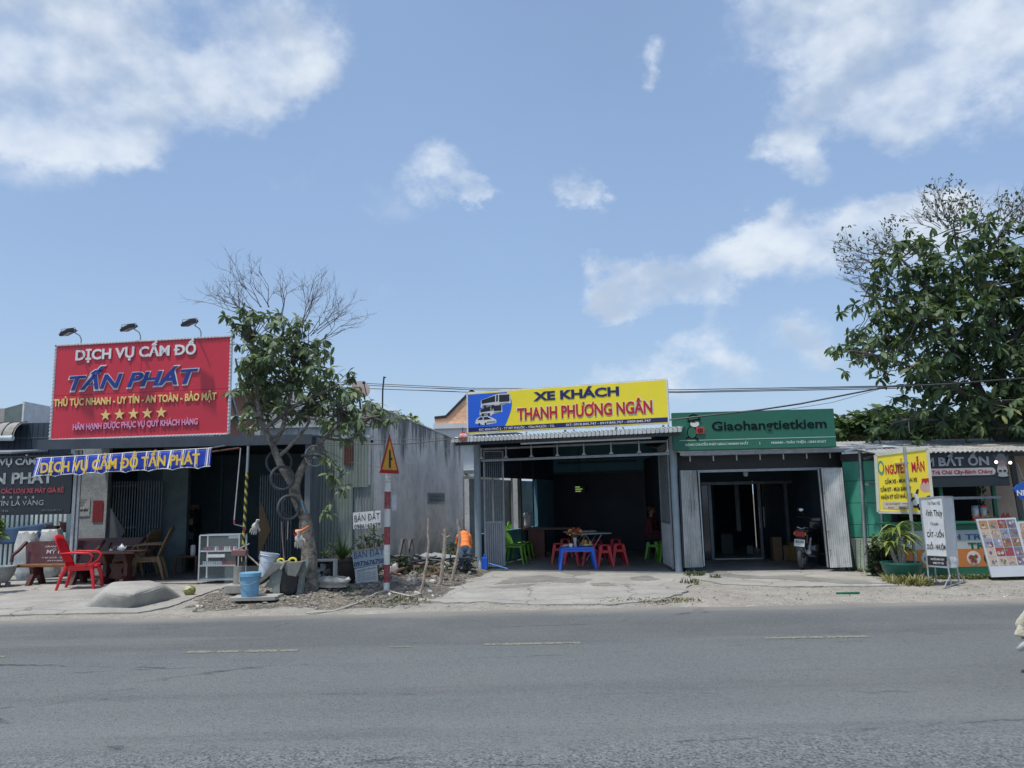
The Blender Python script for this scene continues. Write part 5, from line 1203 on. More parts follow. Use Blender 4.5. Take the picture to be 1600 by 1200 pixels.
# concrete stub carrying an old vice
st = thing('concrete_stub', 'round concrete stub on a broken block left of the blue bucket', 'stub', G(373, 927))
MB().bbox(-.2, .16, -.12, .14, 0, .15, .02).build('block', M_CONC, st); MB().lathe([(.095,.152),(.09,.44),(.001,.441)], 16).build('stub', mat('stub_concrete', (.30,.29,.25), (.2,.195,.17), 5, .9, bump=.4, dirt=.4), st, smooth=True)
for x in (-.05, 0, .05): MB().tube([(x,0,.44),(x*1.1,0,.62)], .014, 7).build('rod', M_DARK, st)
MB().bbox(-.12, .12, -.07, .07, .60, .70, .01).build('clamp', mat('dull_pink', (.22,.11,.10), (.16,.08,.075), 6, .8), st)
MB().tube([(-.03,-.05,.705),(.17,-.05,.80)], .011, 7).tube([(.1,0,.64),(.34,-.02,.43)], .013, 7).build('lever', M_STICK, st)
def broken_seat():
    t = thing('broken_bench', 'broken pale concrete seat on two curved legs leaning by the tree', 'bench', G(430, 932)); o = Vector(t.location); Y = o.y
    X = lambda a, b, dy=0: W(a, b, Y+dy)-o
    MS = mat('grey_granito', (.30,.33,.30), (.2,.225,.205), 6, .8, dirt=.5)
    for (pts, dx) in (([(427,932),(437,932),(437,915),(441,895),(439,880),(432,877),(424,895),(420,908),(413,917),(425,918)], 0), ([(459,930),(468,931),(470,905),(480,880),(478,874),(471,876),(461,892),(456,910)], .1)):
        MB().prism([(X(a,b).x, X(a,b).z) for a, b in pts], dx, dx+.16).build('leg', MS, t)
    q = MB(); q.prism([(X(a,b).x, X(a,b).z) for a, b in ((388,912),(410,903),(427,880),(447,880),(411,908),(400,916))], -.05, .38); q.build('seat_slab', mat('seat_slab', (.22,.225,.20), (.15,.155,.14), 6, .85, dirt=.5), t)
    q = MB(); q.prism([(X(a,b).x, X(a,b).z) for a, b in ((445,879),(474,877),(470,888),(464,900),(452,898),(448,892))], -.08, .1); q.build('seat_slab', mat('seat_slab', (.2,.2,.18)), t)
    q = MB(); q.prism([(X(a,b).x, X(a,b).z) for a, b in ((440,888),(447,876),(449,877),(443,889))], -.12, .12); q.build('edge_piece', M_CONC, t)
    b = sack('bag', 'black plastic bag stuffed between the legs of the concrete seat', G(448, 930)+Vector((0,.05,0)), .40, .48, M_BLACK, 8, dpt=.6)
broken_seat()
M_YEL = mat('yellow_plastic', (.80,.70,.05), (.7,.6,.05), 4, .4)
for (px, py, s, lab) in ((438.5, 877, 1, 'bright yellow plastic jug handle, left of two on the stone seat'), (457, 877, 1.15, 'bright yellow plastic jug handle, right of two on the stone seat')):
    t = thing('jug', lab, 'jug', W(px, py+4, TY-.25)); 
    q = MB(); q.M = Matrix.Scale(s, 4); q.torus((0,0,.035), .045, .014, 'Y', 20, 8, 1.15); q.build('handle', M_YEL, t, smooth=True)
    q = MB(); q.M = Matrix.Scale(s, 4); q.bbox(-.075,.075,-.05,.05,-.05,.012,.012); q.build('body', M_YEL, t, smooth=True)

# ------------------------------------------------------------------ grey building with long side wall, green sheets, junk
def grey_building():
    t = thing('building', 'old grey plastered building with a long stained side wall and ribbed vent', 'building', (W(575, 880, 17).x, 17, 0)); o = Vector(t.location)
    cx = o.x; yf = 24.0; xf = W(725, 800, yf).x
    za = W(585, 640, 17).z; zc = W(725, 695, yf).z; zp = za
    # side wall (faces right); top steps down along its length
    q = MB(); n = 24; rnd = random.Random(2)
    vs = []
    for i in range(n+1):
        u = i/n; x = (xf-cx)*u; y = (yf-17)*u
        pyt = 632 + (695-632)*((575+(150)*0)+0)*0
        vs.append((x, y))
    def ztop(u):
        x = cx+(xf-cx)*u; y = 17+(yf-17)*u
        px = 800 + FPX*x/y*1.0
        tt = (px-575)/(725-575)
        pyy = 632 + (695-632)*max(0, tt) if tt > .0 else 632
        return W(px, pyy, y).z + .01*rnd.uniform(-1,1)
    v = []; f = []
    for i in range(n+1):
        u = i/n; x, y = vs[i]; z = ztop(u)
        for (dx, zz) in ((0,0),(0,z),(-.16,z),(-.16,0)): v.append((x+dx, y, zz))
    for i in range(n):
        a = 4*i
        for k in range(4): f.append((a+k, a+4+k, a+4+(k+1) % 4, a+(k+1) % 4))
    f += [(0,1,2,3), (4*n+3,4*n+2,4*n+1,4*n)]
    q.add(v, f); q.build('side_wall', side_plaster(), t)
    # coping of the wall top, stained black
    q = MB(); q.tube([Vector((vs[i][0]-.05, vs[i][1], ztop(i/n)+.02)) for i in range(n+1)], .05, 6); q.build('coping', mat('black_mould', (.10,.105,.11), (.2,.21,.215), 7, .95), t)
    # vent: frame with slats
    d = Vector((xf-cx, yf-17, 0)).normalized(); ang = math.atan2(d.y, d.x)
    def along(px): # distance along the wall where pixel column px falls
        r_ = ray(px, 780); s = None
        den = d.x*r_.y - d.y*r_.x; k = (cx*d.y - 17*d.x) ; tt = -(0) 
        # solve cx + s d.x = t r.x ; 17 + s d.y = t r.y
        s = (17*r_.x - cx*r_.y)/(d.x*r_.y - d.y*r_.x); return s
    s0, s1 = along(668), along(694.5); ym = 17+d.y*(s0+s1)/2; z0 = W(681, 784.5, ym).z; z1 = W(681, 771.5, ym).z
    vt = MB(); vt.M = Matrix.Rotation(ang, 4, 'Z'); vt.box(s0, s1, -.02, -.003, z1, z1+.03).box(s0, s1, -.02, -.003, z0-.03, z0).box(s0, s0+.04, -.02, -.003, z0, z1).box(s1-.04, s1, -.02, -.003, z0, z1); vf = vt.build('vent', M_STEEL, t)
    q = MB(); q.M = Matrix.Rotation(ang, 4, 'Z'); q.box(s0+.04, s1-.04, -.006, -.002, z0, z1); q.build('vent_back', M_DARK, vf)
    for i in range(6):
        q = MB(); q.M = Matrix.Rotation(ang, 4, 'Z'); zz = z0+(z1-z0)*(i+.5)/6; q.box(s0+.04, s1-.04, -.02, -.007, zz-.008, zz+.008); q.build('slat', M_STEEL, vf)
    # front parapet with mouldings
    xl = W(412, 660, 17).x - cx; MW = mat('mouldy_white', (.52,.55,.55), (.33,.35,.35), 3, .9, streak=.7, dirt=.4, dcol=(.08,.085,.09))
    zt = W(500, 664, 17).z; zl = W(500, 686, 17).z
    MB().box(W(488,800,17).x-cx, -.17, .0, .2, 0, zl-.001).build('front_wall', M_PLASTER, t)
    MB().box(xl-.05, .02, -.06, .2, zl+.06, zt-.06).build('parapet', MW, t)
    MB().box(xl-.1, .06, -.14, .2, zt-.058, zt).build('cornice', MW, t)
    MB().box(xl-.1, .05, -.11, .2, zl, zl+.058).build('cornice', MW, t)
    MB().box(W(536,660,17).x-cx, W(568,660,17).x-cx, -.075, -.061, zl+.10, zt-.10).build('relief_panel', M_PLASTER, t)
    # attic wall and sheet roof behind the parapet
    zA = W(470, 632, 19).z; zR = za+.0
    q = MB(); q.prism([(xl-.6, zt-.3), (-.2, zt-.3), (-.2, ztop(0.02)-.02), (xl+.3, W(430,612,18.2).z), (xl-.6, W(400,630,18.2).z)], 1.2, 1.35); q.build('attic_wall', MW, t)
    return o, d, ang, along
gb_o, gb_d, gb_a, gb_along = grey_building()
def sheets():
    Y = 16.3; t = thing('sheet_wall', 'pale green corrugated sheet wall left of the grey side wall', 'wall', (W(490, 880, Y).x, Y, 0)); o = Vector(t.location)
    X = lambda p, q_=800, y=Y: W(p, q_, y).x - o.x; Z = lambda q_, p=530, y=Y: W(p, q_, y).z
    MG = mat('pale_green_sheet', (.23,.285,.26), (.175,.215,.195), 1.4, .6, .1, streak=.45, dirt=.25, dcol=(.10,.085,.07))
    MG2 = mat('faded_sheet', (.25,.29,.285), (.17,.195,.19), 1.6, .6, .1, streak=.7, dcol=(.09,.075,.07))
    zm = Z(762); zt = Z(685, 530)
    MB().corr(X(487), X(524), zm-.1, zt, .065, .008, y=0).build('panel', MG, t); MB().corr(X(522), X(576), zm+.0, zt, .065, .008, y=-.02).build('panel', MG, t)
    MB().corr(X(487), X(551), 0, zm, .065, .008, y=-.025).build('panel', MG, t); MB().corr(X(550), X(582), 0, zm+.05, .065, .008, y=.03).build('panel', MG2, t)
    q = MB(); q.M = Matrix.Translation((0,0,0)); q.corr(X(537), X(551), Z(727), Z(686), .05, .008, y=-.045); q.build('rusty_strip', M_RUST, t)
    MB().box(X(486), X(582), .045, .09, zm-.02, zm+.03).box(X(486), X(582), .045, .09, zt-.1, zt-.05).build('rail', M_STEEL, t)
    for p in (488, 580): MB().box(X(p)-.03, X(p)+.03, .045, .1, 0, zt).build('post', M_STEEL, t)
    # weathered boards that close the gap beyond the side wall
    Y2 = 22.5; t = thing('board_fence', 'weathered grey board fence between the side wall and the grey pillar', 'fence', (W(724, 850, Y2).x, Y2, 0))
    x = 0; rnd = random.Random(3); zt = W(735, 742, Y2).z
    for k in range(6): MB().box(x, x+.17, rnd.uniform(0,.02), rnd.uniform(.03,.05), 0, zt+rnd.uniform(-.06,.04)).build('board', mat('weathered_board', (.25,.25,.235), (.16,.16,.15), 5, .95, streak=.5), t); x += .178
    MB().box(-.02, 1.1, .052, .1, .9, .98).build('rail', M_STICK, t)
sheets()
def signs_for_sale():
    Y = 14.3
    MM = mat('marker_black', (.02,.025,.03), None, 4, .6); MBk = mat('marker_blue', (.02,.04,.15), None, 4, .6)
    p = [W(a, b, Y+1.2) for a, b in ((551.5,801),(594.5,797.5),(594.5,824),(552,827))]; c = p[3]
    t = thing('sale_sign', 'upper hand-lettered white land sale board hung on the sheet wall', 'sign', c)
    q = MB(); q.prism([(v.x-c.x, v.z-c.z) for v in p], 0, .02); q.build('board', M_WHITE, t)
    w = p[2].x-c.x; h = p[1].z-p[2].z
    text('BÁN ĐẤT', t, MM, .02, w-.02, .145, .28, y=-.003, dep=.003, zs=.045, bold=-.012); text('0986162629', t, MM, .02, w-.01, .005, .095, y=-.003, dep=.003, zs=.035, bold=.0)
    MB().box(w*.5-.015, w*.5+.015, .02, .05, -c.z, .25).build('stake', M_STICK, t)
    p = [W(a, b, Y) for a, b in ((549.5,861),(601,855),(601,881),(553,888))]; c = p[3]
    t = thing('sale_sign', 'lower hand-lettered grey land sale board on a stake behind the striped post', 'sign', c)
    q = MB(); q.prism([(v.x-c.x, v.z-c.z) for v in p], 0, .015); q.build('board', mat('greyblue_board', (.42,.48,.52), (.34,.4,.44), 4, .6), t)
    MB().bar((p[0].x-c.x, .0, p[0].z-c.z), (p[1].x-c.x, .0, p[1].z-c.z), .03, .03).build('top_rail', M_STICK, t)
    w = p[2].x-c.x
    text('BÁN ĐẤT', t, MBk, .0, w-.02, .165, .29, y=-.003, dep=.003, zs=.065, bold=-.01); text('0973676758', t, MBk, .0, w-.01, .025, .11, y=-.003, dep=.003, zs=.065, bold=.015)
    MB().box(w*.42, w*.42+.03, .016, .04, -c.z, .3).build('stake', M_STICK, t)
    p = [W(a, b, Y-.05) for a, b in ((554,889),(589,883),(591,908),(556,912))]; c = p[3]
    t = thing('notice', 'white paper notice with fine print below the lower land sale board', 'notice', c)
    q = MB(); q.prism([(v.x-c.x, v.z-c.z) for v in p], 0, .008); q.build('sheet', mat('white_notice', (.66,.68,.66), (.56,.58,.56), 5, .7), t)
    w = p[2].x-c.x; text('NHÀ ĐẤT CẦN BÁN', t, MM, .02, w-.05, .205, .235, y=-.002, dep=.002, zs=.06)
    for k in range(5): text('mặt tiền đường lớn' if k % 2 else 'liên hệ chính chủ', t, mat('print_grey', (.12,.13,.13)), .03, w-.04, .17-k*.032, .185-k*.032, y=-.002, dep=.002, zs=.045)
    MB().box(w*.45, w*.45+.025, .01, .035, -c.z-.02, .1).build('stake', M_RUST, t)
signs_for_sale()
def warning():
    b = G(604, 925); t = thing('warning_sign', 'red and white banded post with a yellow triangular warning sign', 'road sign', b); o = Vector(b); Y = o.y
    top = W(606.5, 693, Y)-o; L = top.z; r_ = .052
    MR = mat('band_red', (.33,.035,.05), (.24,.04,.05), 14, .6, dirt=.3, dcol=(.5,.45,.42)); MWb = mat('band_white', (.70,.71,.68), (.6,.61,.58), 4, .6, dirt=.3)
    zs = [0] + [ (W(605, p, Y)-o).z for p in (910,882,851,823,795,768)] + [L]
    for i in range(7):
        a = zs[i]+ (0 if i == 0 else 0); bz = zs[i+1]; f = lambda z: Vector((top.x*z/L, 0, z))
        MB().tube([f(a), f(bz)], r_ , 18).build('band', MWb if i in (0,2,4,6) else MR, t, smooth=True)
    MB().lathe([(.16,-.06),(.15,.01),(.05,.03)], 10).build('footing', M_CONC, t)
    # triangle, turned away to the right
    fr = Matrix.Translation(Vector((top.x*.98+.055, -.20, 0))) @ Matrix.Rotation(R(69), 4, 'Z') @ Matrix.Rotation(R(0), 4, 'Y')
    cx = 0; A = W(615, 678, Y-.1)-o; B = W(596, 737, Y-.1)-o; C = W(624, 743, Y-.1)-o
    zt, zl, zr = A.z, B.z, C.z; hw = .33; zb = (zl+zr)/2
    def tri(s, y, y2, m, nm):
        cz = zb+(zt-zb)/3
        P_ = [(0, zt), (-hw, zb), (hw, zb)]; pp = []
        c0 = (0, cz)
        for i in range(3):
            p = P_[i]; pp.append((c0[0]+(p[0]-c0[0])*s, c0[1]+(p[1]-c0[1])*s))
        q = MB(); q.M = fr; q.prism(pp, y, y2); return q.build(nm, m, t)
    tri(1, 0, .006, M_STEEL, 'back_plate'); tri(.995, -.004, -.0005, mat('sign_red', (.42,.025,.03), None, 4, .4), 'red_border'); tri(.74, -.008, -.0045, mat('sign_yellow', (.66,.36,.05), (.58,.31,.04), 3, .4), 'yellow_field')
    q = MB(); q.M = fr; zc = zb+.06
    q.prism([(-.035,zc+.02),(-.05,zc-.0),(0,zc+.05),(.05,zc),(.035,zc+.02),(.035,zc+.17),(.08,zc+.16),(.085,zc+.205),(.035,zc+.205),(.03,zc+.31),(0,zc+.36),(-.03,zc+.31)], -.011, -.0085); q.build('symbol', M_BLACK, t)
    MB().tube([(top.x*.8, -.0, zb+.1), (top.x*.8+.05, -.2, zb+.1)], .025, 8).build('bracket', M_GALV, t)
    MB().torus((top.x*.9, 0, (W(606, 748, Y)-o).z), .056, .006, 'Z', 20, 5).torus((top.x*.9, 0, (W(606, 753, Y)-o).z), .056, .006, 'Z', 20, 5).build('clamp', M_GALV, t)
    bg = sack('plastic_bag', 'small clear plastic bag tied to the banded post', W(616, 798, Y), .11, .27, mat('film', (.6,.64,.66), (.5,.54,.56), 6, .3, alpha=.55), 4)
    bg['category'] = 'bag'
warning()
def junk():
    # tilted fan guard / basin rack frame and things round the big pot
    c = G(558, 908); c.z = gz(c.x, c.y)
    q = MB(); t = thing('pot', 'wide dark brown plant pot with spiky green plants behind the sale boards', 'pot', G(534, 909))
    MB().lathe([(.22,0),(.31,.12),(.34,.36),(.37,.37),(.37,.42),(.32,.42),(.30,.36),(.001,.34)], 26, squash=.8).build('bowl', mat('dark_clay', (.085,.06,.05), (.055,.042,.038), 5, .85, dirt=.4), t, smooth=True)
    rnd = random.Random(9)
    q = MB()
    for i in range(46):
        a = rnd.uniform(0,6.28); l = rnd.uniform(.25,.62); w = .018; d = Vector((math.cos(a), math.sin(a), 0)); n_ = Vector((-d.y, d.x, 0)); rr = rnd.uniform(.1,.9); p = [d*.05*i_+Vector((0,0,.36)) for i_ in (0,)]
        P_ = [Vector((0,0,.36)) + d*(l*rr*u) + Vector((0,0,l*(1.1*u-.55*rr*u*u))) for u in (0,.35,.7,1)]
        q.add([P_[0]-n_*w*.6, P_[0]+n_*w*.6, P_[1]-n_*w, P_[1]+n_*w, P_[2]-n_*w*.8, P_[2]+n_*w*.8, P_[3]], [(0,1,3,2),(2,3,5,4),(4,5,6)])
    q.build('blades', leafmat('spiky', (.05,.10,.035), (.09,.16,.05), (.3,.32,.13)), t, kind='stuff')
    LM = leafmat('bush_leaf', (.03,.06,.025), (.06,.09,.035), (.12,.13,.05)); SL = leaf_mesh('l', .09, .02)
    bush('bush', 'thin leafy bush between the two land sale boards', G(578, 905), .34, 1.0, 90, LM, SL, 3)
    bush('bush', 'small leafy bush left of the pot against the green sheets', G(528, 902), .35, .75, 90, LM, SL, 4)
    bush('bush', 'low bush right of the banded post by the grey wall', G(622, 898), .2, .45, 28, LM, SL, 5)
    bush('bush', 'low bush behind the bending person', G(715, 884), .5, .55, 130, LM, SL, 6)
    bush('plant', 'lone green plant tip at the very left edge by the white fence', W(0, 818, 14.5)+Vector((-.1,0,-.35)), .12, .5, 24, leafmat('bright_leaf', (.12,.2,.03), (.2,.3,.05), (.3,.36,.08)), leaf_mesh('l', .22, .05), 7)
    t = thing('barrel', 'dark blue plastic barrel behind the tree trunk', 'barrel', G(498, 893)); MB().lathe([(.2,0),(.215,.1),(.2,.3),(.215,.42),(.2,.62),(.19,.62),(.001,.6)], 22).build('body', mat('navy_plastic', (.012,.03,.12), None, 4, .4), t, smooth=True)
    t = thing('fan_housing', 'old pale square fan housing on its side right of the tree', 'fan', G(500, 914)); 
    q = MB(); h = .42
    for (x0, x1, z0, z1) in ((-.25,.25,h-.03,h),(-.25,.25,0,.03),(-.25,-.22,.031,h-.031),(.22,.25,.031,h-.031)): q.box(x0,x1,0,.2,z0,z1)
    q.build('frame', mat('pale_casing', (.5,.5,.46), None, 5, .6, dirt=.4), t); MB().torus((0,.05,.2), .17, .012, 'Y', 26, 6).build('ring', M_DARK, t)
    for i in range(5):
        q = MB(); q.M = Matrix.Translation((0,.1,.2)) @ Matrix.Rotation(i*1.2566, 4, 'Y'); q.add([(0,0,.02),(.06,.03,.05),(.07,.04,.14),(-.02,-.02,.15),(-.02,0,.04)], [(0,1,2,3,4)]); q.build('fan_blade', M_STEEL, t)
    MB().box(-.22,.22,.15,.19,.03,.39).build('back', M_BLACK, t)
    sack('sack', 'crumpled pale cement sack lying right of the tree roots', G(520, 918), .62, .16, mat('cement_sack', (.46,.45,.41), (.33,.32,.29), 7, .95, bump=.5, bs=25), 13, dpt=.45)['category'] = 'sack'
    # black woven frames (baskets) against the wall
    for (px, lab) in ((628, 'black wooden frame leaning on the grey wall, left of two'), (641, 'black wooden frame leaning on the grey wall, right of two')):
        b = G(px, 892); t = thing('frame', lab, 'frame', b); s = b.y/FPX
        MB().bar((-9*s,0,0),(-3*s,.35,46*s),.055).build('side_bar', M_BLACK, t); MB().bar((11*s,0,4*s),(2*s,.35,46*s),.055).build('side_bar', M_BLACK, t); MB().bar((-7*s,0,12*s),(9*s,0.05,13*s),.06).build('cross_bar', M_BLACK, t); MB().bbox(-12*s,12*s,-.12,.22,0,9*s,.02).build('base', M_BLACK, t)
    rnd = random.Random(12); t = thing('scrap_heap', 'heap of black scrap bars and wire below the grey wall', 'scrap', G(668, 893)); q = MB()
    for i in range(46):
        a = Vector((rnd.uniform(-.75,.95), rnd.uniform(-.3,.4), rnd.uniform(.03,.3))); d = Vector((rnd.uniform(-1,1), rnd.uniform(-.5,.5), rnd.uniform(-.22,.3)))*rnd.uniform(.2,.6); q.tube([a, a+d*.5+Vector((0,0,rnd.uniform(-.04,.04))), a+d], rnd.uniform(.01,.03), 5)
    q.build('bars', M_BLACK, t, kind='stuff')
    for k, (a, b_) in enumerate((((655,868),(705,880)), ((668,868),(722,876)), ((672,874),(712,884)))):
        p0 = W(*a, 16.6-k*.1); p1 = W(*b_, 16.3-k*.15); o_ = MB(); o_.add([(0,0,0), p1-p0, p1-p0+Vector((.1,.35,.04)), Vector((.1,.35,.04)), (0,0,-.015), p1-p0+Vector((0,0,-.015)), p1-p0+Vector((.1,.35,.025)), (.1,.35,.025)], [(0,1,2,3),(7,6,5,4),(0,4,5,1),(1,5,6,2),(2,6,7,3),(3,7,4,0)])
        o_ = o_.build('metal_sheet', mat('pale_sheet', (.42,.44,.43), (.3,.31,.3), 4, .5, .2, dirt=.4)); o_.location = p0; o_['category'] = 'sheet'; o_['label'] = ('topmost pale metal sheet on the scrap heap', 'middle pale metal strip on the scrap heap, reaching furthest right', 'lowest pale metal strip on the scrap heap')[k]
    for (a, b_, c_, r_, lab) in (((656,932),(668,870),(669,810),.021,'thin straight stick stuck in the ground, left of three by the grey wall'), ((687,913),(694,860),(695,826),.034,'thick crooked pale stake, middle of three by the grey wall'), ((706,907),(718,850),(715,812),.030,'grey leaning stake beside the bending person')):
        g = G(*a); rnd2 = random.Random(a[0]); t = thing('stake', lab, 'stake', g); q = MB()
        limb(q, [(0,0,-.02), W(*b_, g.y)-g, W(*c_, g.y)-g], r_*1.15, r_*.75, 8, .1, rnd2, 6); q.build('stem', M_STICK, t, smooth=True)
        if r_ > .03:
            q = MB(); k = W(c_[0], c_[1]+14, g.y)-g; q.tube([k, k+Vector((.09,0,.03))], [.02,.012], 6).tube([k, k+Vector((-.06,0,.07))], [.016,.01], 6); q.build('stub', M_STICK, t)
    rope('thin wire strung between the stakes by the grey wall', [W(694,832,14.9), W(706,842,15.2), W(718,838,15.2)], .006, M_DARK, 'wire')
    tc_ = thing('tyre', 'rusty brown hoop lying flat in the rubble', 'tyre', G(652, 897)); MB().torus((0,0,.04), .42, .035, 'Z', 36, 8).build('ring', mat('brown_rubber', (.14,.075,.06), None, 6, .8), tc_, smooth=True); tc_.rotation_euler.x = R(8)
    for i, (px, py, s) in enumerate(((613,898,.16),(640,908,.06),(676,910,.05),(690,898,.09),(671,927,.05),(651,933,.045))):
        p = G(px, py); q = MB(); q.bbox(-s,s,-s*.7,s*.7,0,s*1.1,s*.25); o_ = q.build('concrete_chunk', M_STONE2); o_.location = (p.x, p.y, gz(p.x,p.y)-.01); o_.rotation_euler = (0, R(8*i-20), i*1.3)
        o_['category'] = 'rubble'; o_['label'] = ('largest pale concrete chunk, just right of the banded post', 'small pale chunk on the earth below the brown hoop', 'small pale chunk left of the middle stake', 'pale chunk between the middle and right stakes', 'white chunk at the corner of the concrete apron, right of the thin stick', 'white chunk at the foot of the thin straight stick')[i]
    pl_ = thing('pipe', 'short grey plastic pipe elbow lying in the rubble', 'pipe', G(640, 892)); MB().tube([(-.15,0,.12),(.08,0,.10),(.13,0,.12),(.15,0,.24),(.155,0,.33)], .035, 10).build('tube', M_GALV, pl_, smooth=True)
    w = [G(a, b, .05) for a, b in ((478,955),(520,951),(560,942),(588,930),(605,927),(640,932),(660,930))]
    rope('pale rope trailing over the ground past the banded post', [p+Vector((0,0,gz(p.x,p.y)-.035)) for p in w], .012, mat('pale_rope', (.5,.47,.42), None, 9, .9), 'rope')
junk()
# ------------------------------------------------------------------ centre shop: coach company office
_a = G(748, 889, .05); _b = G(1061, 893, .05); FC = Fr((_a.x, _a.y, 0), math.atan2(_b.y-_a.y, _b.x-_a.x)); CW = (_b-_a).length
M_PIL = mat('pillar_bluegrey', (.27,.33,.37), (.22,.275,.31), 2.5, .55, dirt=.15)
M_NAVY = mat('interior_paint', (.13,.30,.38), (.10,.25,.32), 1.5, .8, dirt=.1)
def center_shop():
    t = at(thing('coach_office', 'open fronted shop on round blue grey pillars under the yellow and blue sign', 'shop'), FC); H = FC.hit; D = 6.0
    zE = H(1061, 674, -.75)[1]; zE0 = H(748, 684, -.75)[1]; ze = (zE+zE0)/2; zr = ze+.12
    for x in (0, CW):
        MB().tube([(x,0,0),(x,0,ze-.02)], .075, 20).build('pillar', M_PIL, t, smooth=True)
    # corrugated roof: white, eave over the front
    ex0 = H(706, 680, -.85)[0]; ex1 = H(1066, 672, -.85)[0]
    q = MB(); v = []; f = []; pitch = .09; n = int((ex1-ex0)/pitch*4)
    for i in range(n+1):
        x = ex0+(ex1-ex0)*i/n; h = .02*math.sin(2*math.pi*x/pitch)
        for (y, z) in ((-.85, zr-.08),(D+.3, zr+.42)):
            for dz in (0, -.012): v.append((x, y, z+h+dz))
    for i in range(n): a = 4*i; b = a+4; f += [(a,b,b+2,a+2),(a+1,a+3,b+3,b+1),(a,a+1,b+1,b)]
    q.add(v, f); q.build('roof', mat('white_roof', (.72,.74,.74), (.6,.62,.62), 3, .45, dirt=.2), t)
    # eave face where the sheet bends down, scalloped
    nn = int((ex1-ex0)/.085)
    for i in range(nn):
        x = ex0+i*(ex1-ex0)/nn; MB().prism([(x+.004, zr-.17),(x+.02, zr-.175),(x+.065, zr-.175),(x+.081, zr-.155),(x+.078, zr-.09),(x+.008, zr-.09)], -.89, -.865).build('eave_tile', mat('eave_white', (.55,.57,.56), (.42,.44,.44), 6, .6, dirt=.4), t)
    MB().box(ex0+.05, ex1-.05, -.84, -.79, zr-.24, zr-.125).build('fascia', M_DARK, t)
    MB().box(1.3, CW-.3, -.78, -.74, zr-.27, zr-.22).build('white_strip', M_WHITE, t)
    MB().box(-.3, CW+.1, .02, D+.2, zr+.05, zr+.06).build('ceiling', mat('ceiling_dark', (.07,.11,.13), None, 2, .8), t) if False else None
    # rafters and hanging brackets under the roof
    for k in range(8):
        x = .25 + k*(CW-.5)/7; MB().bar((x,-.8,zr-.17),(x,D,zr+.33),.05,.09).build('rafter', M_DARK, t)
    for y in (-.3, 1.2, 2.6, 4.2): MB().box(0, CW, y, y+.05, zr-.02+y*.07-.1, zr+.0+y*.07-.06).build('purlin', M_STEEL, t)
    # walls
    MB().box(-.1, CW+.1, D, D+.15, 0, zr+.4).build('wall', M_NAVY, t)
    MB().box(CW+.08, CW+.2, .35, D-.01, 0, zr+.3).build('wall', M_NAVY, t)
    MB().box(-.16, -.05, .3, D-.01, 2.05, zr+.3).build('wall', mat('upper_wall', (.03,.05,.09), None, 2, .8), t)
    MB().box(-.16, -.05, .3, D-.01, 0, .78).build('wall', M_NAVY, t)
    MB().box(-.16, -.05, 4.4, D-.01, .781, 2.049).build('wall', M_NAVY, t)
    MB().box(-.30, -.162, 3.1, 3.35, 0, 2.1).build('plaster_pier', mat('pale_plaster', (.55,.56,.55), (.4,.42,.42), 5, .9, dirt=.4), t)
    nw = MB().box(-.62, -.5, .7, 6.3, 0, 2.02).build('low_wall', mat('lit_plaster', (.50,.52,.53), (.36,.38,.39), 3, .9, bump=.3, bs=30, dirt=.4), t)
    for k in range(8):   # pale brackets and conduits under the front beam
        x = .1 + k*(CW-.2)/7; MB().prism([(x-.05,zr-.50),(x+.05,zr-.50),(x+.012,zr-.45),(x+.012,zr-.25),(x-.012,zr-.25),(x-.012,zr-.45)], -.02, .03).build('bracket', M_GALV, t)
    MB().box(.08, CW-.08, .031, .07, zr-.30, zr-.26).box(.08, CW-.08, .031, .07, zr-.56, zr-.51).build('front_beam', M_STEEL, t)
    # inner room doorway: frame proud of a flat sheet, the unlit room painted dark
    x0, z1 = H(862, 742, D-.02); x1, _ = H(1006, 742, D-.02)
    MB().box(x0, x1, D-.012, D-.004, 0.05, z1).build('doorway', mat('doorway_shade', (.008,.014,.03), None, 2, .5), t)
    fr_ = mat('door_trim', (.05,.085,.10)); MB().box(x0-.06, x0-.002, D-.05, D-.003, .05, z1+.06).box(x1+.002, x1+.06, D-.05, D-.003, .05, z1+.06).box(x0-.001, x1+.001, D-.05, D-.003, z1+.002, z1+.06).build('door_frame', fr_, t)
    MB().box(x0+.2, x1-.2, D-.03, D-.004, z1+.3, z1+.36).box(x0+.2, x1-.2, D-.03, D-.004, z1+.42, z1+.48).build('louvre', fr_, t)
    gx, gz_ = H(899, 765, D-.3)
    for i, w in enumerate((.13,.2,.16)): MB().box(gx, gx+w, D-.3, D-.28, gz_+.06-i*.06, gz_+.085-i*.06).build('display_strip', emis('green_display%d' % i, (.30,.45,.12), .5), t)
    MB().tube([(gx+.1,D-.2,gz_-.2),(gx+.1,D-.2,zr)], .008, 5).build('hanger', M_DARK, t)
    MB().box(gx-.05, gx+.27, D-.279, D-.24, gz_-.12, gz_+.12).build('display_box', M_BLACK, t)
    # side rails / posts of the opening at the left
    for y in (1.2, 2.5): MB().tube([(-.1,y,.78),(-.1,y,2.05)], .025, 8).build('rail_post', M_STEEL, t)
    for px in (757, 800): x = H(px, 800, .6)[0]
    for (px, y) in ((834, 3.2), (815, 2.5)):
        x = H(px, 800, y)[0]; MB().tube([(x,y,.05),(x,y,zr+.1)], .018, 7).build('thin_post', M_DARK, t)
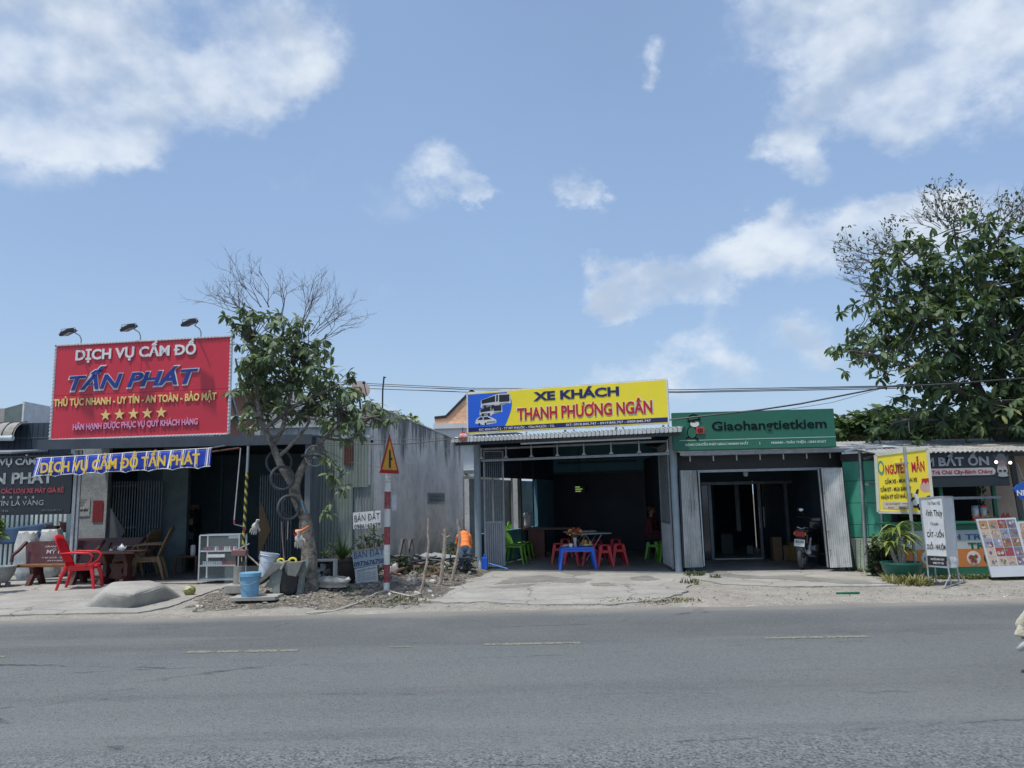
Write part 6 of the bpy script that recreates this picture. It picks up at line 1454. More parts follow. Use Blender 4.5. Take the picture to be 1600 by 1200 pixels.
    # folding gate leaves swung aside
    def leaf(xa, ya, xb, yb, zt, zm, lab=None):
        g = Matrix.Translation((xa, ya, 0)) @ Matrix.Rotation(math.atan2(yb-ya, xb-xa), 4, 'Z'); L = math.hypot(xb-xa, yb-ya)
        q = MB(); q.M = g; q.box(0,.03,-.015,.015,.08,zt).box(L-.03,L,-.015,.015,.08,zt).box(.031,L-.031,-.015,.015,zm-.015,zm+.015).box(.031,L-.031,-.015,.015,zt-.03,zt).box(.031,L-.031,-.015,.015,.08,.11); gf = q.build('gate_leaf', M_STEEL, t)
        q = MB(); q.M = g; q.corr(.03, L-.03, .11, zm-.016, .05, .012, shape='sq', seg=8); q.build('ribbed_panel', mat('ribbed_grey', (.36,.38,.40), (.28,.3,.32), 4, .5, .3, dirt=.2), gf)
        q = MB(); q.M = g
        n = int(L/.045)
        for i in range(1, n): q.bar((i*L/n,0,zm+.016),(i*L/n,0,zt-.031),.005)
        for k in range(int((zt-zm)/.045)): q.bar((.03,.004,zm+.03+k*.045),(L-.03,.004,zm+.03+k*.045),.005)
        q.build('mesh', M_STEEL, gf, kind='stuff')
    zt = H(770, 725, .35)[1]
    a = H(756, 800, .15)[0]; b = H(788, 800, .45)[0]
    leaf(a, .15, b, .45, 2.62, H(770, 816, .3)[1])
    leaf(CW-.12, .1, H(1033, 800, 1.3)[0], 1.3, 2.62, H(1045, 817, .5)[1])
    return ze, zr
CZE, CZR = center_shop()
struct(MB().box(-2.2, 4.9, -.05, .8, 0, .001).build('floor_joint', M_CONC)) if False else None
_f = MB(); _f.M = FC.M.copy(); _f.box(-.2, CW+.12, -.16, 6.1, 0, .047); struct(_f.build('floor', mat('smooth_floor', (.23,.245,.24), (.17,.18,.18), 1.6, .45, dirt=.2)))

def sign_center():
    f = Fr(FC.w(0, -.8, 0), FC.a); t = at(thing('shop_sign', 'long yellow sign with a blue field of three coaches over the centre shop', 'sign'), f); H = f.hit
    x0, zt0 = H(730, 612); x1, zt1 = H(1042, 597); _, zb0 = H(730.5, 673); _, zb1 = H(1043, 665); zt = (zt0+zt1)/2; zb = (zb0+zb1)/2; h = zt-zb; w = x1-x0
    MB().box(x0, x1, .0, .05, zb, zt).build('panel', mat('sign_yellow_panel', (.86,.72,.03), (.8,.66,.03), 1, .4), t)
    fm = MB(); 
    for (a, b) in (((x0,zt),(x1,zt)),((x0,zb),(x1,zb)),((x0,zb),(x0,zt)),((x1,zb),(x1,zt))): fm.bar((a[0],.02,a[1]),(b[0],.02,b[1]),.03,.06)
    fm.build('frame', M_WHITE, t)
    for u in (.03,.25,.5,.75,.97): MB().bar((x0+w*u,.1,zb-.1),(x0+w*u,.1,zt-.05),.04).bar((x0+w*u,.1,zt-.1),(x0+w*u,.8,zb-.02),.03).build('strut', M_STEEL, t)
    blue = mat('sign_blue', (.02,.13,.66), (.02,.11,.6), 1, .4); navy = mat('sign_navy', (.012,.015,.12), None, 2, .4)
    zs = zb+h*.135
    pts = [(x0+.02, zs), (x0+w*.200, zs)] + [(x0+w*(.200+.040*math.sin(math.pi*.5*min(1,u*1.35))-(.028*max(0,(u-.62)/.38)**2)), zs+(zt-.02-zs)*u) for u in (.12,.25,.4,.5,.62,.74,.87,1)] + [(x0+.02, zt-.02)]
    MB().prism(pts, -.001, -.004).build('blue_field', blue, t)
    MB().box(x0+.02, x1-.02, -.004, -.001, zb+.02, zs-.003).build('navy_band', navy, t)
    red = mat('sign_letter_red', (.50,.012,.03), None, 3, .4)
    U = lambda u: x0+w*u; Z = lambda v_: zb+h*v_
    text('XE KHÁCH', t, navy, U(.352), U(.775), Z(.715), Z(.925), y=-.002, dep=.006, bold=.04)
    text('THANH PHƯƠNG NGÂN', t, M_WHITE, U(.262), U(.932), Z(.255), Z(.560), y=-.002, dep=.004, bold=.05)
    text('THANH PHƯƠNG NGÂN', t, red, U(.266), U(.928), Z(.265), Z(.555), y=-.007, dep=.005, bold=.03)
    text('ĐC: KHU PHỐ 2 - TT MỸ PHƯỚC - TÂN PHƯỚC - TG', t, M_WHITE, U(.062), U(.452), Z(.045), Z(.10), y=-.005, dep=.003, bold=.012)
    text('ĐT: 0918.845.747 - 0919.845.757 - 0909.845.747', t, M_WHITE, U(.512), U(.918), Z(.05), Z(.105), y=-.005, dep=.003, bold=.012)
    # three coaches printed on the blue field
    bw = mat('coach_white', (.62,.64,.66), None, 3, .5); bk = mat('coach_black', (.02,.022,.03), None, 3, .3); gy = mat('coach_grey', (.22,.24,.27), None, 3, .5)
    def coach(u0, v0, s, van=False):
        def pr(pp, m, y): MB().prism([(U(u0+a*s*.41), Z(v0+b*s)) for a, b in pp], y, y-.002).build('print', m, t)
        if not van:
            pr([(.0,.12),(.02,.62),(.60,.98),(1.05,.98),(1.06,.30),(.62,.16),(.55,.02)], bw, -.005)
            pr([(.04,.38),(.04,.62),(.52,.88),(.52,.46)], bk, -.0075); pr([(.66,.42),(.66,.90),(1.02,.90),(1.02,.42)], bk, -.0075); pr([(.55,.45),(.56,.9),(.62,.93),(.62,.5)], bk, -.0075)
            pr([(.06,.16),(.08,.30),(.5,.26),(.5,.10)], gy, -.0075); pr([(.66,.24),(.7,.32),(.98,.36),(1.0,.3)], gy, -.0075)
            for c_ in (.16,.44): disc(t, bk, U(u0+c_*s*.41), Z(v0+.13*s), .10*s*h, .13*s*h, -.0075)
        else:
            pr([(.0,.25),(.05,.65),(.25,.95),(.7,.98),(1.0,.70),(1.15,.5),(1.15,.2),(.5,.05)], bw, -.005)
            pr([(.12,.62),(.28,.88),(.42,.86),(.40,.60)], bk, -.0075); pr([(.46,.6),(.48,.88),(.68,.88),(.9,.62)], bk, -.0075); pr([(.62,.22),(.65,.42),(1.1,.42),(1.1,.28)], gy, -.0075)
            for c_ in (.22,.56): disc(t, bk, U(u0+c_*s*.41), Z(v0+.17*s), .11*s*h, .13*s*h, -.0075)
    coach(.072, .58, .37); coach(.066, .40, .28); coach(.042, .17, .24, True)
sign_center()
lt = rope('red lantern hanging under the left end of the centre shop roof', [W(723,668,16.2), W(723,674,16.2)], .01, M_DARK, 'cord')
ln_ = thing('lantern', 'round red and white paper lantern under the left corner of the white eave', 'lantern', W(724, 683, 16.3))
MB().ball((0,0,0), .105, 14, 10, (1,1,.85)).build('shade', mat('lantern_red', (.50,.06,.05), (.62,.5,.46), 14, .8), ln_, smooth=True); MB().lathe([(.04,.08),(.04,.11),(.001,.11)], 10).build('cap', M_RED, ln_)

# furniture of the centre shop
def stool(name, label, m, h=.46, w=.30):
    t = thing(name, label, 'stool'); a = w/2*.78; b = w/2
    MB().bbox(-a, a, -a, a, h-.03, h, .012).build('seat', m, t, smooth=True)
    for sx in (-1,1):
        for sy in (-1,1):
            q = MB(); X0, Y0, X1, Y1 = sx*a, sy*a, sx*(b+.035), sy*(b+.035); k = .065
            q.hexa([(X1,Y1,0),(X1-sx*.045,Y1,0),(X1-sx*.045,Y1-sy*.012,0),(X1,Y1-sy*.012,0),(X0,Y0,h-.031),(X0-sx*k,Y0,h-.031),(X0-sx*k,Y0-sy*.012,h-.031),(X0,Y0-sy*.012,h-.031)])
            q.hexa([(X1,Y1-sy*.012,0),(X1-sx*.012,Y1-sy*.012,0),(X1-sx*.012,Y1-sy*.045,0),(X1,Y1-sy*.045,0),(X0,Y0-sy*.012,h-.031),(X0-sx*.012,Y0-sy*.012,h-.031),(X0-sx*.012,Y0-sy*k,h-.031),(X0,Y0-sy*k,h-.031)])
            q.build('leg', m, t)
    q = MB(); c = a+.018; q.box(-c,c,-c-.006,-c+.004,h*.62,h*.74).box(-c,c,c-.004,c+.006,h*.62,h*.74).box(-c-.006,-c+.004,-c,c,h*.62,h*.74).box(c-.004,c+.006,-c,c,h*.62,h*.74); q.build('apron', m, t)
    return t
SL_ = [((967,882),'front red stool furthest right of the row'),((945,884),'front red stool second from the right, below the folding table'),((922,883),'red stool just right of the blue table legs'),((894,881),'red stool seen between the legs of the blue table'),((873,880),'red stool at the left edge of the blue table'),((884,870),'rear red stool behind the left side of the blue table'),((962,871),'rear red stool behind the rightmost front stool'),((932,871),'rear red stool under the folding table')]
s0 = None
for (p, lab) in SL_:
    g = G(*p, .047)
    if s0 is None: s0 = stool('stool', lab + ' in the centre shop', M_RED); s0.location = g; s0['group'] = 'red plastic stools'
    else: dup(s0, g, R(random.uniform(-12,12)), lab + ' in the centre shop')
s0.rotation_euler.z = R(5)
gs = stool('stool', 'bright green stool by the right gate leaf of the centre shop, front of two', M_GREENP, .44); gs.location = G(1040, 878, .047); gs['group'] = 'green stools'
dup(gs, G(1038, 873, .047), .2, 'bright green stool by the right gate leaf of the centre shop, rear of two')
def blue_table():
    a = G(873, 891, .05); b = G(935, 891, .05); c = (a+b)/2; c.y += .28
    t = thing('table', 'small blue plastic table with offerings in the mouth of the centre shop', 'table', c, 0); w = (b-a).length/2*.94; h = W(904, 855, a.y).z-.05
    MB().bbox(-w*.86, w*.86, -.25, .25, h-.045, h, .015).build('tabletop', M_BLUEP, t, smooth=True)
    MB().box(-w*.84, w*.84, -.245, -.23, h-.09, h-.046).box(-w*.84, w*.84, .23, .245, h-.09, h-.046).build('apron', M_BLUEP, t)
    for sx in (-1,1):
        for sy in (-1,1): MB().tube([(sx*w*.80, sy*.215, h-.03),(sx*w*.86, sy*.235, h*.6),(sx*w*.98, sy*.27, 0)], [.05,.034,.026], 8).build('leg', M_BLUEP, t, smooth=True)
    return t, c, h
bt, bc, bh = blue_table(); z = .05+bh
def put(o, p, label, cat): o.location = p; o['label'] = label; o['category'] = cat; return o
tv = thing('vase', 'glass vase with a bunch of dried red and yellow flowers on the blue table', 'vase', bc+Vector((-.03,.0,bh)))
MB().lathe([(.035,0),(.04,.02),(.028,.08),(.04,.17),(.045,.19)], 14).build('body', mat('vase_glass', (.5,.5,.46), None, 4, .2), tv, smooth=True)
rnd = random.Random(2); q = MB(); q2 = MB(); q3 = MB()
for i in range(34):
    a = rnd.uniform(0,6.28); r_ = .17*math.sqrt(rnd.random()); p = Vector((r_*math.cos(a), r_*.7*math.sin(a), rnd.uniform(.30,.42)-r_*.4)); q.tube([(0,0,.15), p*.6+Vector((0,0,.1)), p], .004, 4); (q2 if i % 3 else q3).ball(p, rnd.uniform(.018,.032), 7, 5)
q.build('stems', mat('stem_green', (.08,.11,.04)), tv); q2.build('red_flowers', mat('flower_red', (.36,.06,.04), (.22,.05,.04), 30, .8), tv, kind='stuff'); q3.build('yellow_flowers', mat('flower_yellow', (.55,.36,.06), (.4,.25,.06), 30, .8), tv, kind='stuff')
tp_ = thing('fruit_tray', 'tray of fruit on the right half of the blue table', 'tray', bc+Vector((.20,-.03,bh+.001)))
MB().lathe([(.05,0),(.13,.02),(.15,.035),(.12,.03),(.001,.012)], 18).build('plate', M_CER, tp_, smooth=True)
for i in range(13): MB().ball((rnd.uniform(-.09,.09), rnd.uniform(-.06,.06), .045+rnd.uniform(0,.06)), rnd.uniform(.025,.035), 9, 6).build('fruit', mat('fruit%d' % (i % 3), ((.5,.22,.04),(.42,.08,.03),(.45,.4,.12))[i % 3], None, 8, .5), tp_, smooth=True)
MB().tube([(-.06,-.08,.05),(.03,-.1,.04),(.12,-.05,.05)], [.015,.022,.01], 8).build('banana', mat('banana', (.55,.5,.12)), tp_, smooth=True)
put(MB().lathe([(.09,0),(.12,.018),(.001,.01)], 16).build('plate', M_CER, smooth=True), bc+Vector((-.22,-.05,bh+.001)), 'pale plate with cakes on the left half of the blue table', 'plate')
cb = MB()
for i in range(5): cb.bbox(-.07+i*.03, -.045+i*.03, -.03, .02, 0, .03+.01*(i % 2), .006)
put(cb.build('cakes', mat('cake', (.55,.42,.3)), kind='stuff'), bc+Vector((-.22,-.05,bh+.02)), 'small pale cakes on the left plate of the blue table', 'cakes')
put(MB().lathe([(.035,0),(.04,.07),(.035,.07),(.03,.01)], 14).build('cup', M_CER, smooth=True), bc+Vector((-.13,-.12,bh+.001)), 'white cup beside the plate of cakes on the blue table', 'cup')
def folding_table():
    Y = 19.0; c = W(925, 868, Y); c.z = .047; t = thing('folding_table', 'steel folding table with crossed legs behind the red stools', 'table', c, R(8)); h = W(925, 832, Y).z-.047
    MB().box(-.42,.42,-.3,.3,h-.03,h).build('tabletop', M_GALV, t)
    for y in (-.24,.24): MB().tube([(-.2,y,0),(.2,y,h-.03)], .013, 7).tube([(.2,y*.94,0),(-.2,y*.94,h-.03)], .013, 7).build('leg', M_GALV, t, smooth=True)
    MB().tube([(-.2,-.24,.03),(-.2,.24,.03)], .012, 6).tube([(.2,-.225,.03),(.2,.225,.03)], .012, 6).build('stretcher', M_GALV, t)
    t2 = dup(t, W(905, 866, 20.2), R(4), 'second steel folding table just behind the first'); t2.location.z = .047
folding_table()
cc = W(846, 868, 20.3); cc.z = .047
t = thing('counter', 'dark red wooden counter at the left back of the centre shop', 'counter', cc, FC.a*.4); hh = W(846, 824, 20.3).z-.047
MB().box(-.52, .95, -.35, .35, hh-.05, hh).build('countertop', M_WOOD, t); MB().box(-.3, .12, -.28, .25, 0, hh-.051).build('cabinet', mat('red_wood', (.15,.035,.025), (.10,.025,.02), 5, .4), t); MB().box(.8, .86, -.28, .25, 0, hh-.051).build('leg', M_WOOD, t)
MB().box(-.28,-.1,-.295,-.281,.1,hh-.12).build('door', mat('red_wood', (.15,.035,.025)), t); MB().box(-.08,.1,-.295,-.281,.1,hh-.12).build('door', mat('red_wood', (.15,.035,.025)), t)
sk = sack('sack', 'stuffed white bag standing on the dark red counter', cc+Vector((-.33,0,hh)), .24, .36, mat('white_bag', (.5,.5,.5), (.35,.35,.36), 7, .8), 17)
def green_chair():
    t = thing('chair', 'front green plastic chair by the left gate leaf of the centre shop', 'chair')
    q = MB(); v = []; f = []
    for i in range(5):
        for j in range(5): u = i/4; w = j/4-.5; v.append((-.19+.4*u, w*.4, .43-.02*math.sin(math.pi*u)))
    for i in range(4):
        for j in range(4): a = i*5+j; f.append((a,a+5,a+6,a+1))
    q.add(v, f); s = q.build('seat', M_GREENP, t, smooth=2); s.modifiers.new('t','SOLIDIFY').thickness = .025
    q = MB(); k = [(-.19,-.17,.42),(-.27,-.19,.62),(-.33,-.18,.82),(-.345,-.1,.885),(-.35,0,.9),(-.345,.1,.885),(-.33,.18,.82),(-.27,.19,.62),(-.19,.17,.42)]; q.tube(k, .017, 8)
    for y in (-.1,-.035,.035,.1): q.tube([(-.20,y*.9,.43),(-.27,y,.65),(-.345,y,.885)], .014, 6)
    q.build('backrest', M_GREENP, t, smooth=True)
    for sx, sy in ((1,1),(1,-1),(-1,1),(-1,-1)): MB().tube([(sx*.17,sy*.17,.42),(sx*.2,sy*.19,.2),(sx*.24,sy*.21,0)], [.035,.024,.018], 7).build('leg', M_GREENP, t, smooth=True)
    return t
g0 = green_chair(); g0['group'] = 'green plastic chairs'; g0.location = G(805, 882, .047); g0.rotation_euler.z = R(-12)
for (p, lab) in (((811,877),'second green plastic chair from the left gate leaf'),((817,872.5),'third green plastic chair from the left gate leaf'),((823,868),'rearmost green plastic chair, beside the red counter')): dup(g0, G(*p, .047), R(-14), lab)
t = thing('dustpan', 'bright blue long handled dustpan lying at the foot of the left pillar', 'dustpan', G(757, 891, .05), R(-4))
MB().bbox(-.06,.07,-.05,.10,0,.27,.015).build('pan', M_BLUEP, t); MB().tube([(.06,0,.15),(.50,-.05,.03)], .013, 8).build('handle', mat('light_blue_rod', (.12,.3,.75), None, 4, .4), t, smooth=True)
MB().box(-.02,.03,-.02,.05,.27,.33).build('lip', M_BLUEP, t)
t = thing('bottle', 'clear plastic bottle at the foot of the left pillar', 'bottle', G(750, 892, .05)); MB().lathe([(.03,0),(.035,.02),(.033,.16),(.012,.21),(.012,.235),(.001,.235)], 12).build('body', mat('clear_plastic', (.6,.7,.75), None, 4, .15, alpha=.6), t, smooth=True)

# ------------------------------------------------------------------ people
def capsule_body(name, t, segs, mats, voxel=.014):
    """one continuous skin: tapered limbs fused by a voxel remesh"""
    q = MB()
    for (a, b, ra, rb, sq) in segs:
        a = Vector(a); b = Vector(b); d = (b-a)
        q.tube([a, a.lerp(b,.5), b], [ra, (ra+rb)/2*1.02, rb], 12, squash=sq); q.ball(a, ra*.98, 10, 7); q.ball(b, rb*.98, 10, 7)
    o = q.build(name, mats[0], t); md = o.modifiers.new('r', 'REMESH'); md.mode = 'VOXEL'; md.voxel_size = voxel; md.use_smooth_shade = True
    sm = o.modifiers.new('s', 'SMOOTH'); sm.iterations = 3; sm.factor = .6
    bpy.context.view_layer.update(); dg = bpy.context.evaluated_depsgraph_get(); me = bpy.data.meshes.new_from_object(o.evaluated_get(dg)); o.modifiers.clear(); o.data = me; me.materials.clear(); me.materials.append(mats[0]); me.shade_smooth()
    return o
def garment(name, body, t, m, inside, off=.012):
    me = body.data; sel = [p for p in me.polygons if inside(p.center)]; idx = {}; v = []; f = []
    for p in sel:
        ff = []
        for i in p.vertices:
            if i not in idx: idx[i] = len(v); n_ = me.vertices[i].normal; v.append(tuple(me.vertices[i].co + n_*(off + .004*mn.noise(me.vertices[i].co*18))))
            ff.append(idx[i])
        f.append(tuple(ff))
    q = MB(); q.add(v, f); o = q.build(name, m, t, smooth=2); o.modifiers.new('t', 'SOLIDIFY').thickness = -.008; return o
M_SKIN = mat('skin', (.30,.165,.105), None, 6, .55); M_HAIR = mat('hair', (.02,.014,.012), (.045,.02,.016), 20, .6)
M_JEANS = mat('jeans', (.07,.105,.16), (.05,.08,.125), 12, .9, bump=.2); M_ORANGE = mat('orange_shirt', (.78,.22,.05), (.70,.19,.045), 6, .8)
def hand(segs, w, d, s=1.0):
    """palm, four unequal bent fingers and a thumb from its side, hanging from the wrist w in direction d"""
    w = Vector(w); d = Vector(d).normalized(); u = d.cross(Vector((0,1,0))); u = u.normalized() if u.length > .1 else Vector((1,0,0)); n = d.cross(u)
    segs.append((w, w+d*.075*s, .024*s, .03*s, .6))
    for k, (o_, l) in enumerate(((-.027,.062),(-.009,.073),(.009,.07),(.026,.055))):
        a = w+d*.08*s+u*o_*s; b = a+d*l*.5*s; segs.append((a, b, .0095*s, .009*s, 1)); segs.append((b, b+(d*.8+n*.6)*l*.5*s, .009*s, .007*s, 1))
    a = w+d*.02*s+u*.024*s; segs.append((a, a+(d*.6+u*.6)*.04*s, .011*s, .010*s, 1)); segs.append((a+(d*.6+u*.6)*.04*s, a+(d*.9+u*.45)*.07*s, .010*s, .008*s, 1))
def bending_person():
    g = G(727, 897); t = thing('person', 'person in an orange shirt and blue jeans bending forward, back to the road', 'person', g, R(6)); t.scale = (.70,.80,.80)
    hip = Vector((0,.10,.62)); sh = Vector((-.01,.42,.90)); segs = []
    segs += [(hip+Vector((0,0,.0)), hip+Vector((0,.12,.11)), .135, .125, .8), (hip+Vector((0,.12,.11)), sh, .13, .15, .85), (sh+Vector((-.13,0,0)), sh+Vector((.13,0,0)), .07, .07, 1), (hip+Vector((-.075,0,-.03)), hip+Vector((.075,0,-.03)), .10, .10, 1)]
    for sx in (-1,1):
        kn = Vector((sx*.10,-.02,.37 if sx < 0 else .38)); an = Vector((sx*.11+.0,.08 + (.06 if sx > 0 else 0),.07))
        segs += [(hip+Vector((sx*.085,0,-.03)), kn, .095, .062, 1), (kn, kn.lerp(an,.35)+Vector((0,.015,0)), .06, .056, 1), (kn.lerp(an,.35)+Vector((0,.015,0)), an, .056, .038, 1), (an+Vector((0,-.03,-.035)), an+Vector((0,.14,-.045)), .036, .03, .8)]
        el = sh+Vector((sx*.21,.10,-.25)); wr = sh+Vector((sx*.15,.30,-.42))
        segs += [(sh+Vector((sx*.15,0,0)), el, .052, .042, 1), (el, wr, .04, .026, 1)]; hand(segs, wr, (0,.5,-.8))
    nk = sh+Vector((0,.06,.035)); hd = sh+Vector((0,.17,.075)); segs += [(sh, nk, .06, .055, 1), (nk, hd, .055, .05, 1), (hd, hd+Vector((0,.05,-.02)), .092, .08, 1)]
    b = capsule_body('body', t, segs, [M_SKIN])
    ax = (sh-hip).normalized()
    def tors(c): return (c-hip).dot(ax) > -.03 and (c-hip).dot(ax) < .50 and abs(c.x) < .21 and c.z > .55 and (c-sh).dot(ax) < .085
    garment('shirt', b, t, M_ORANGE, lambda c: tors(c) and c.z > .60, .022)
    garment('sleeves', b, t, M_ORANGE, lambda c: abs(c.x) >= .19 and c.z > .72, .02)
    garment('jeans', b, t, M_JEANS, lambda c: (c.z < .72 and c.z > .08 and c.y < .33 and abs(c.x) < .24 and ((c-hip).dot(ax) < .02)), .016)
    q = MB(); q.ball(hd+Vector((0,.02,.02)), .108, 14, 10, (1,1.1,1)); q.ball(hd+Vector((0,-.07,.0)), .05, 10, 7, (1,1.1,1.2)); h_ = q.build('hair', M_HAIR, t, smooth=2)
    # face, turned to the ground
    f = hd+Vector((0,.10,-.06)); MB().ball(f+Vector((0,.015,-.035)), .016, 8, 6).build('nose', M_SKIN, t); MB().ball(f+Vector((-.03,.0,-.03)), .009, 6, 5).ball(f+Vector((.03,0,-.03)), .009, 6, 5).build('eyes', M_BLACK, t)
    for sx in (-1,1): MB().ball((sx*.098, hd.y+.03, hd.z-.02), .024, 8, 6, (.4,1,1.3)).build('ear', M_SKIN, t); MB().bbox(sx*.11-.045, sx*.11+.045, -.02+(.06 if sx > 0 else 0), .24+(.06 if sx > 0 else 0), 0, .07, .02).build('shoe', M_BLACK, t, smooth=True)
bending_person()
def seated_person():
    g = W(1020, 868, 19.0); g.z = .047; t = thing('person', 'dim seated person in dark red inside the centre shop by the right wall', 'person', g, R(70)); segs = []
    hip = Vector((0,.05,.50)); ch = Vector((0,.0,.85)); segs += [(hip, ch, .13, .14, .75), (ch+Vector((-.13,0,.05)), ch+Vector((.13,0,.05)), .06, .06, 1), (ch+Vector((0,0,.08)), ch+Vector((0,-.01,.2)), .05, .05, 1), (ch+Vector((0,-.015,.27)), ch+Vector((0,-.015,.33)), .085, .09, 1)]
    for sx in (-1,1):
        kn = Vector((sx*.12,-.40,.50)); an = Vector((sx*.12,-.36,.07)); el = ch+Vector((sx*.21,-.03,-.22)); wr = Vector((sx*.10,-.27,.60))
        segs += [(hip+Vector((sx*.08,0,0)), kn, .085, .06, 1), (kn, an, .058, .038, 1), (an+Vector((0,.03,-.03)), an+Vector((0,-.13,-.04)), .034, .028, .8), (ch+Vector((sx*.16,0,.04)), el, .05, .04, 1), (el, wr, .038, .026, 1)]; hand(segs, wr, (0,-1,-.1))
    b = capsule_body('body', t, segs, [M_SKIN]); garment('shirt', b, t, mat('dark_red_shirt', (.10,.02,.025), None, 6, .9), lambda c: c.z > .52 and c.z < .97 and c.y > -.2, .015); garment('trousers', b, t, mat('dark_trousers', (.02,.022,.03), None, 6, .9), lambda c: c.z < .60 and c.z > .09 and not (c.y > -.2 and c.z > .55), .012)
    MB().ball(ch+Vector((0,.01,.33)), .105, 14, 10, (.95,1,1.05)).build('hair', M_HAIR, t, smooth=2)
    MB().ball(ch+Vector((0,-.105,.275)), .016, 8, 6).build('nose', M_SKIN, t)
    MB().ball(ch+Vector((-.03,-.098,.30)), .009, 6, 5).ball(ch+Vector((.03,-.098,.30)), .009, 6, 5).build('eyes', M_BLACK, t)
    MB().bbox(-.022,.022,-.108,-.09,.218+.85-.0,.226+.85,.003).build('mouth', mat('lip', (.22,.08,.07)), t)
    dup(gs, Vector(g)+Vector((.02,.03,0)), R(70), 'green stool under the dim seated person')
seated_person()
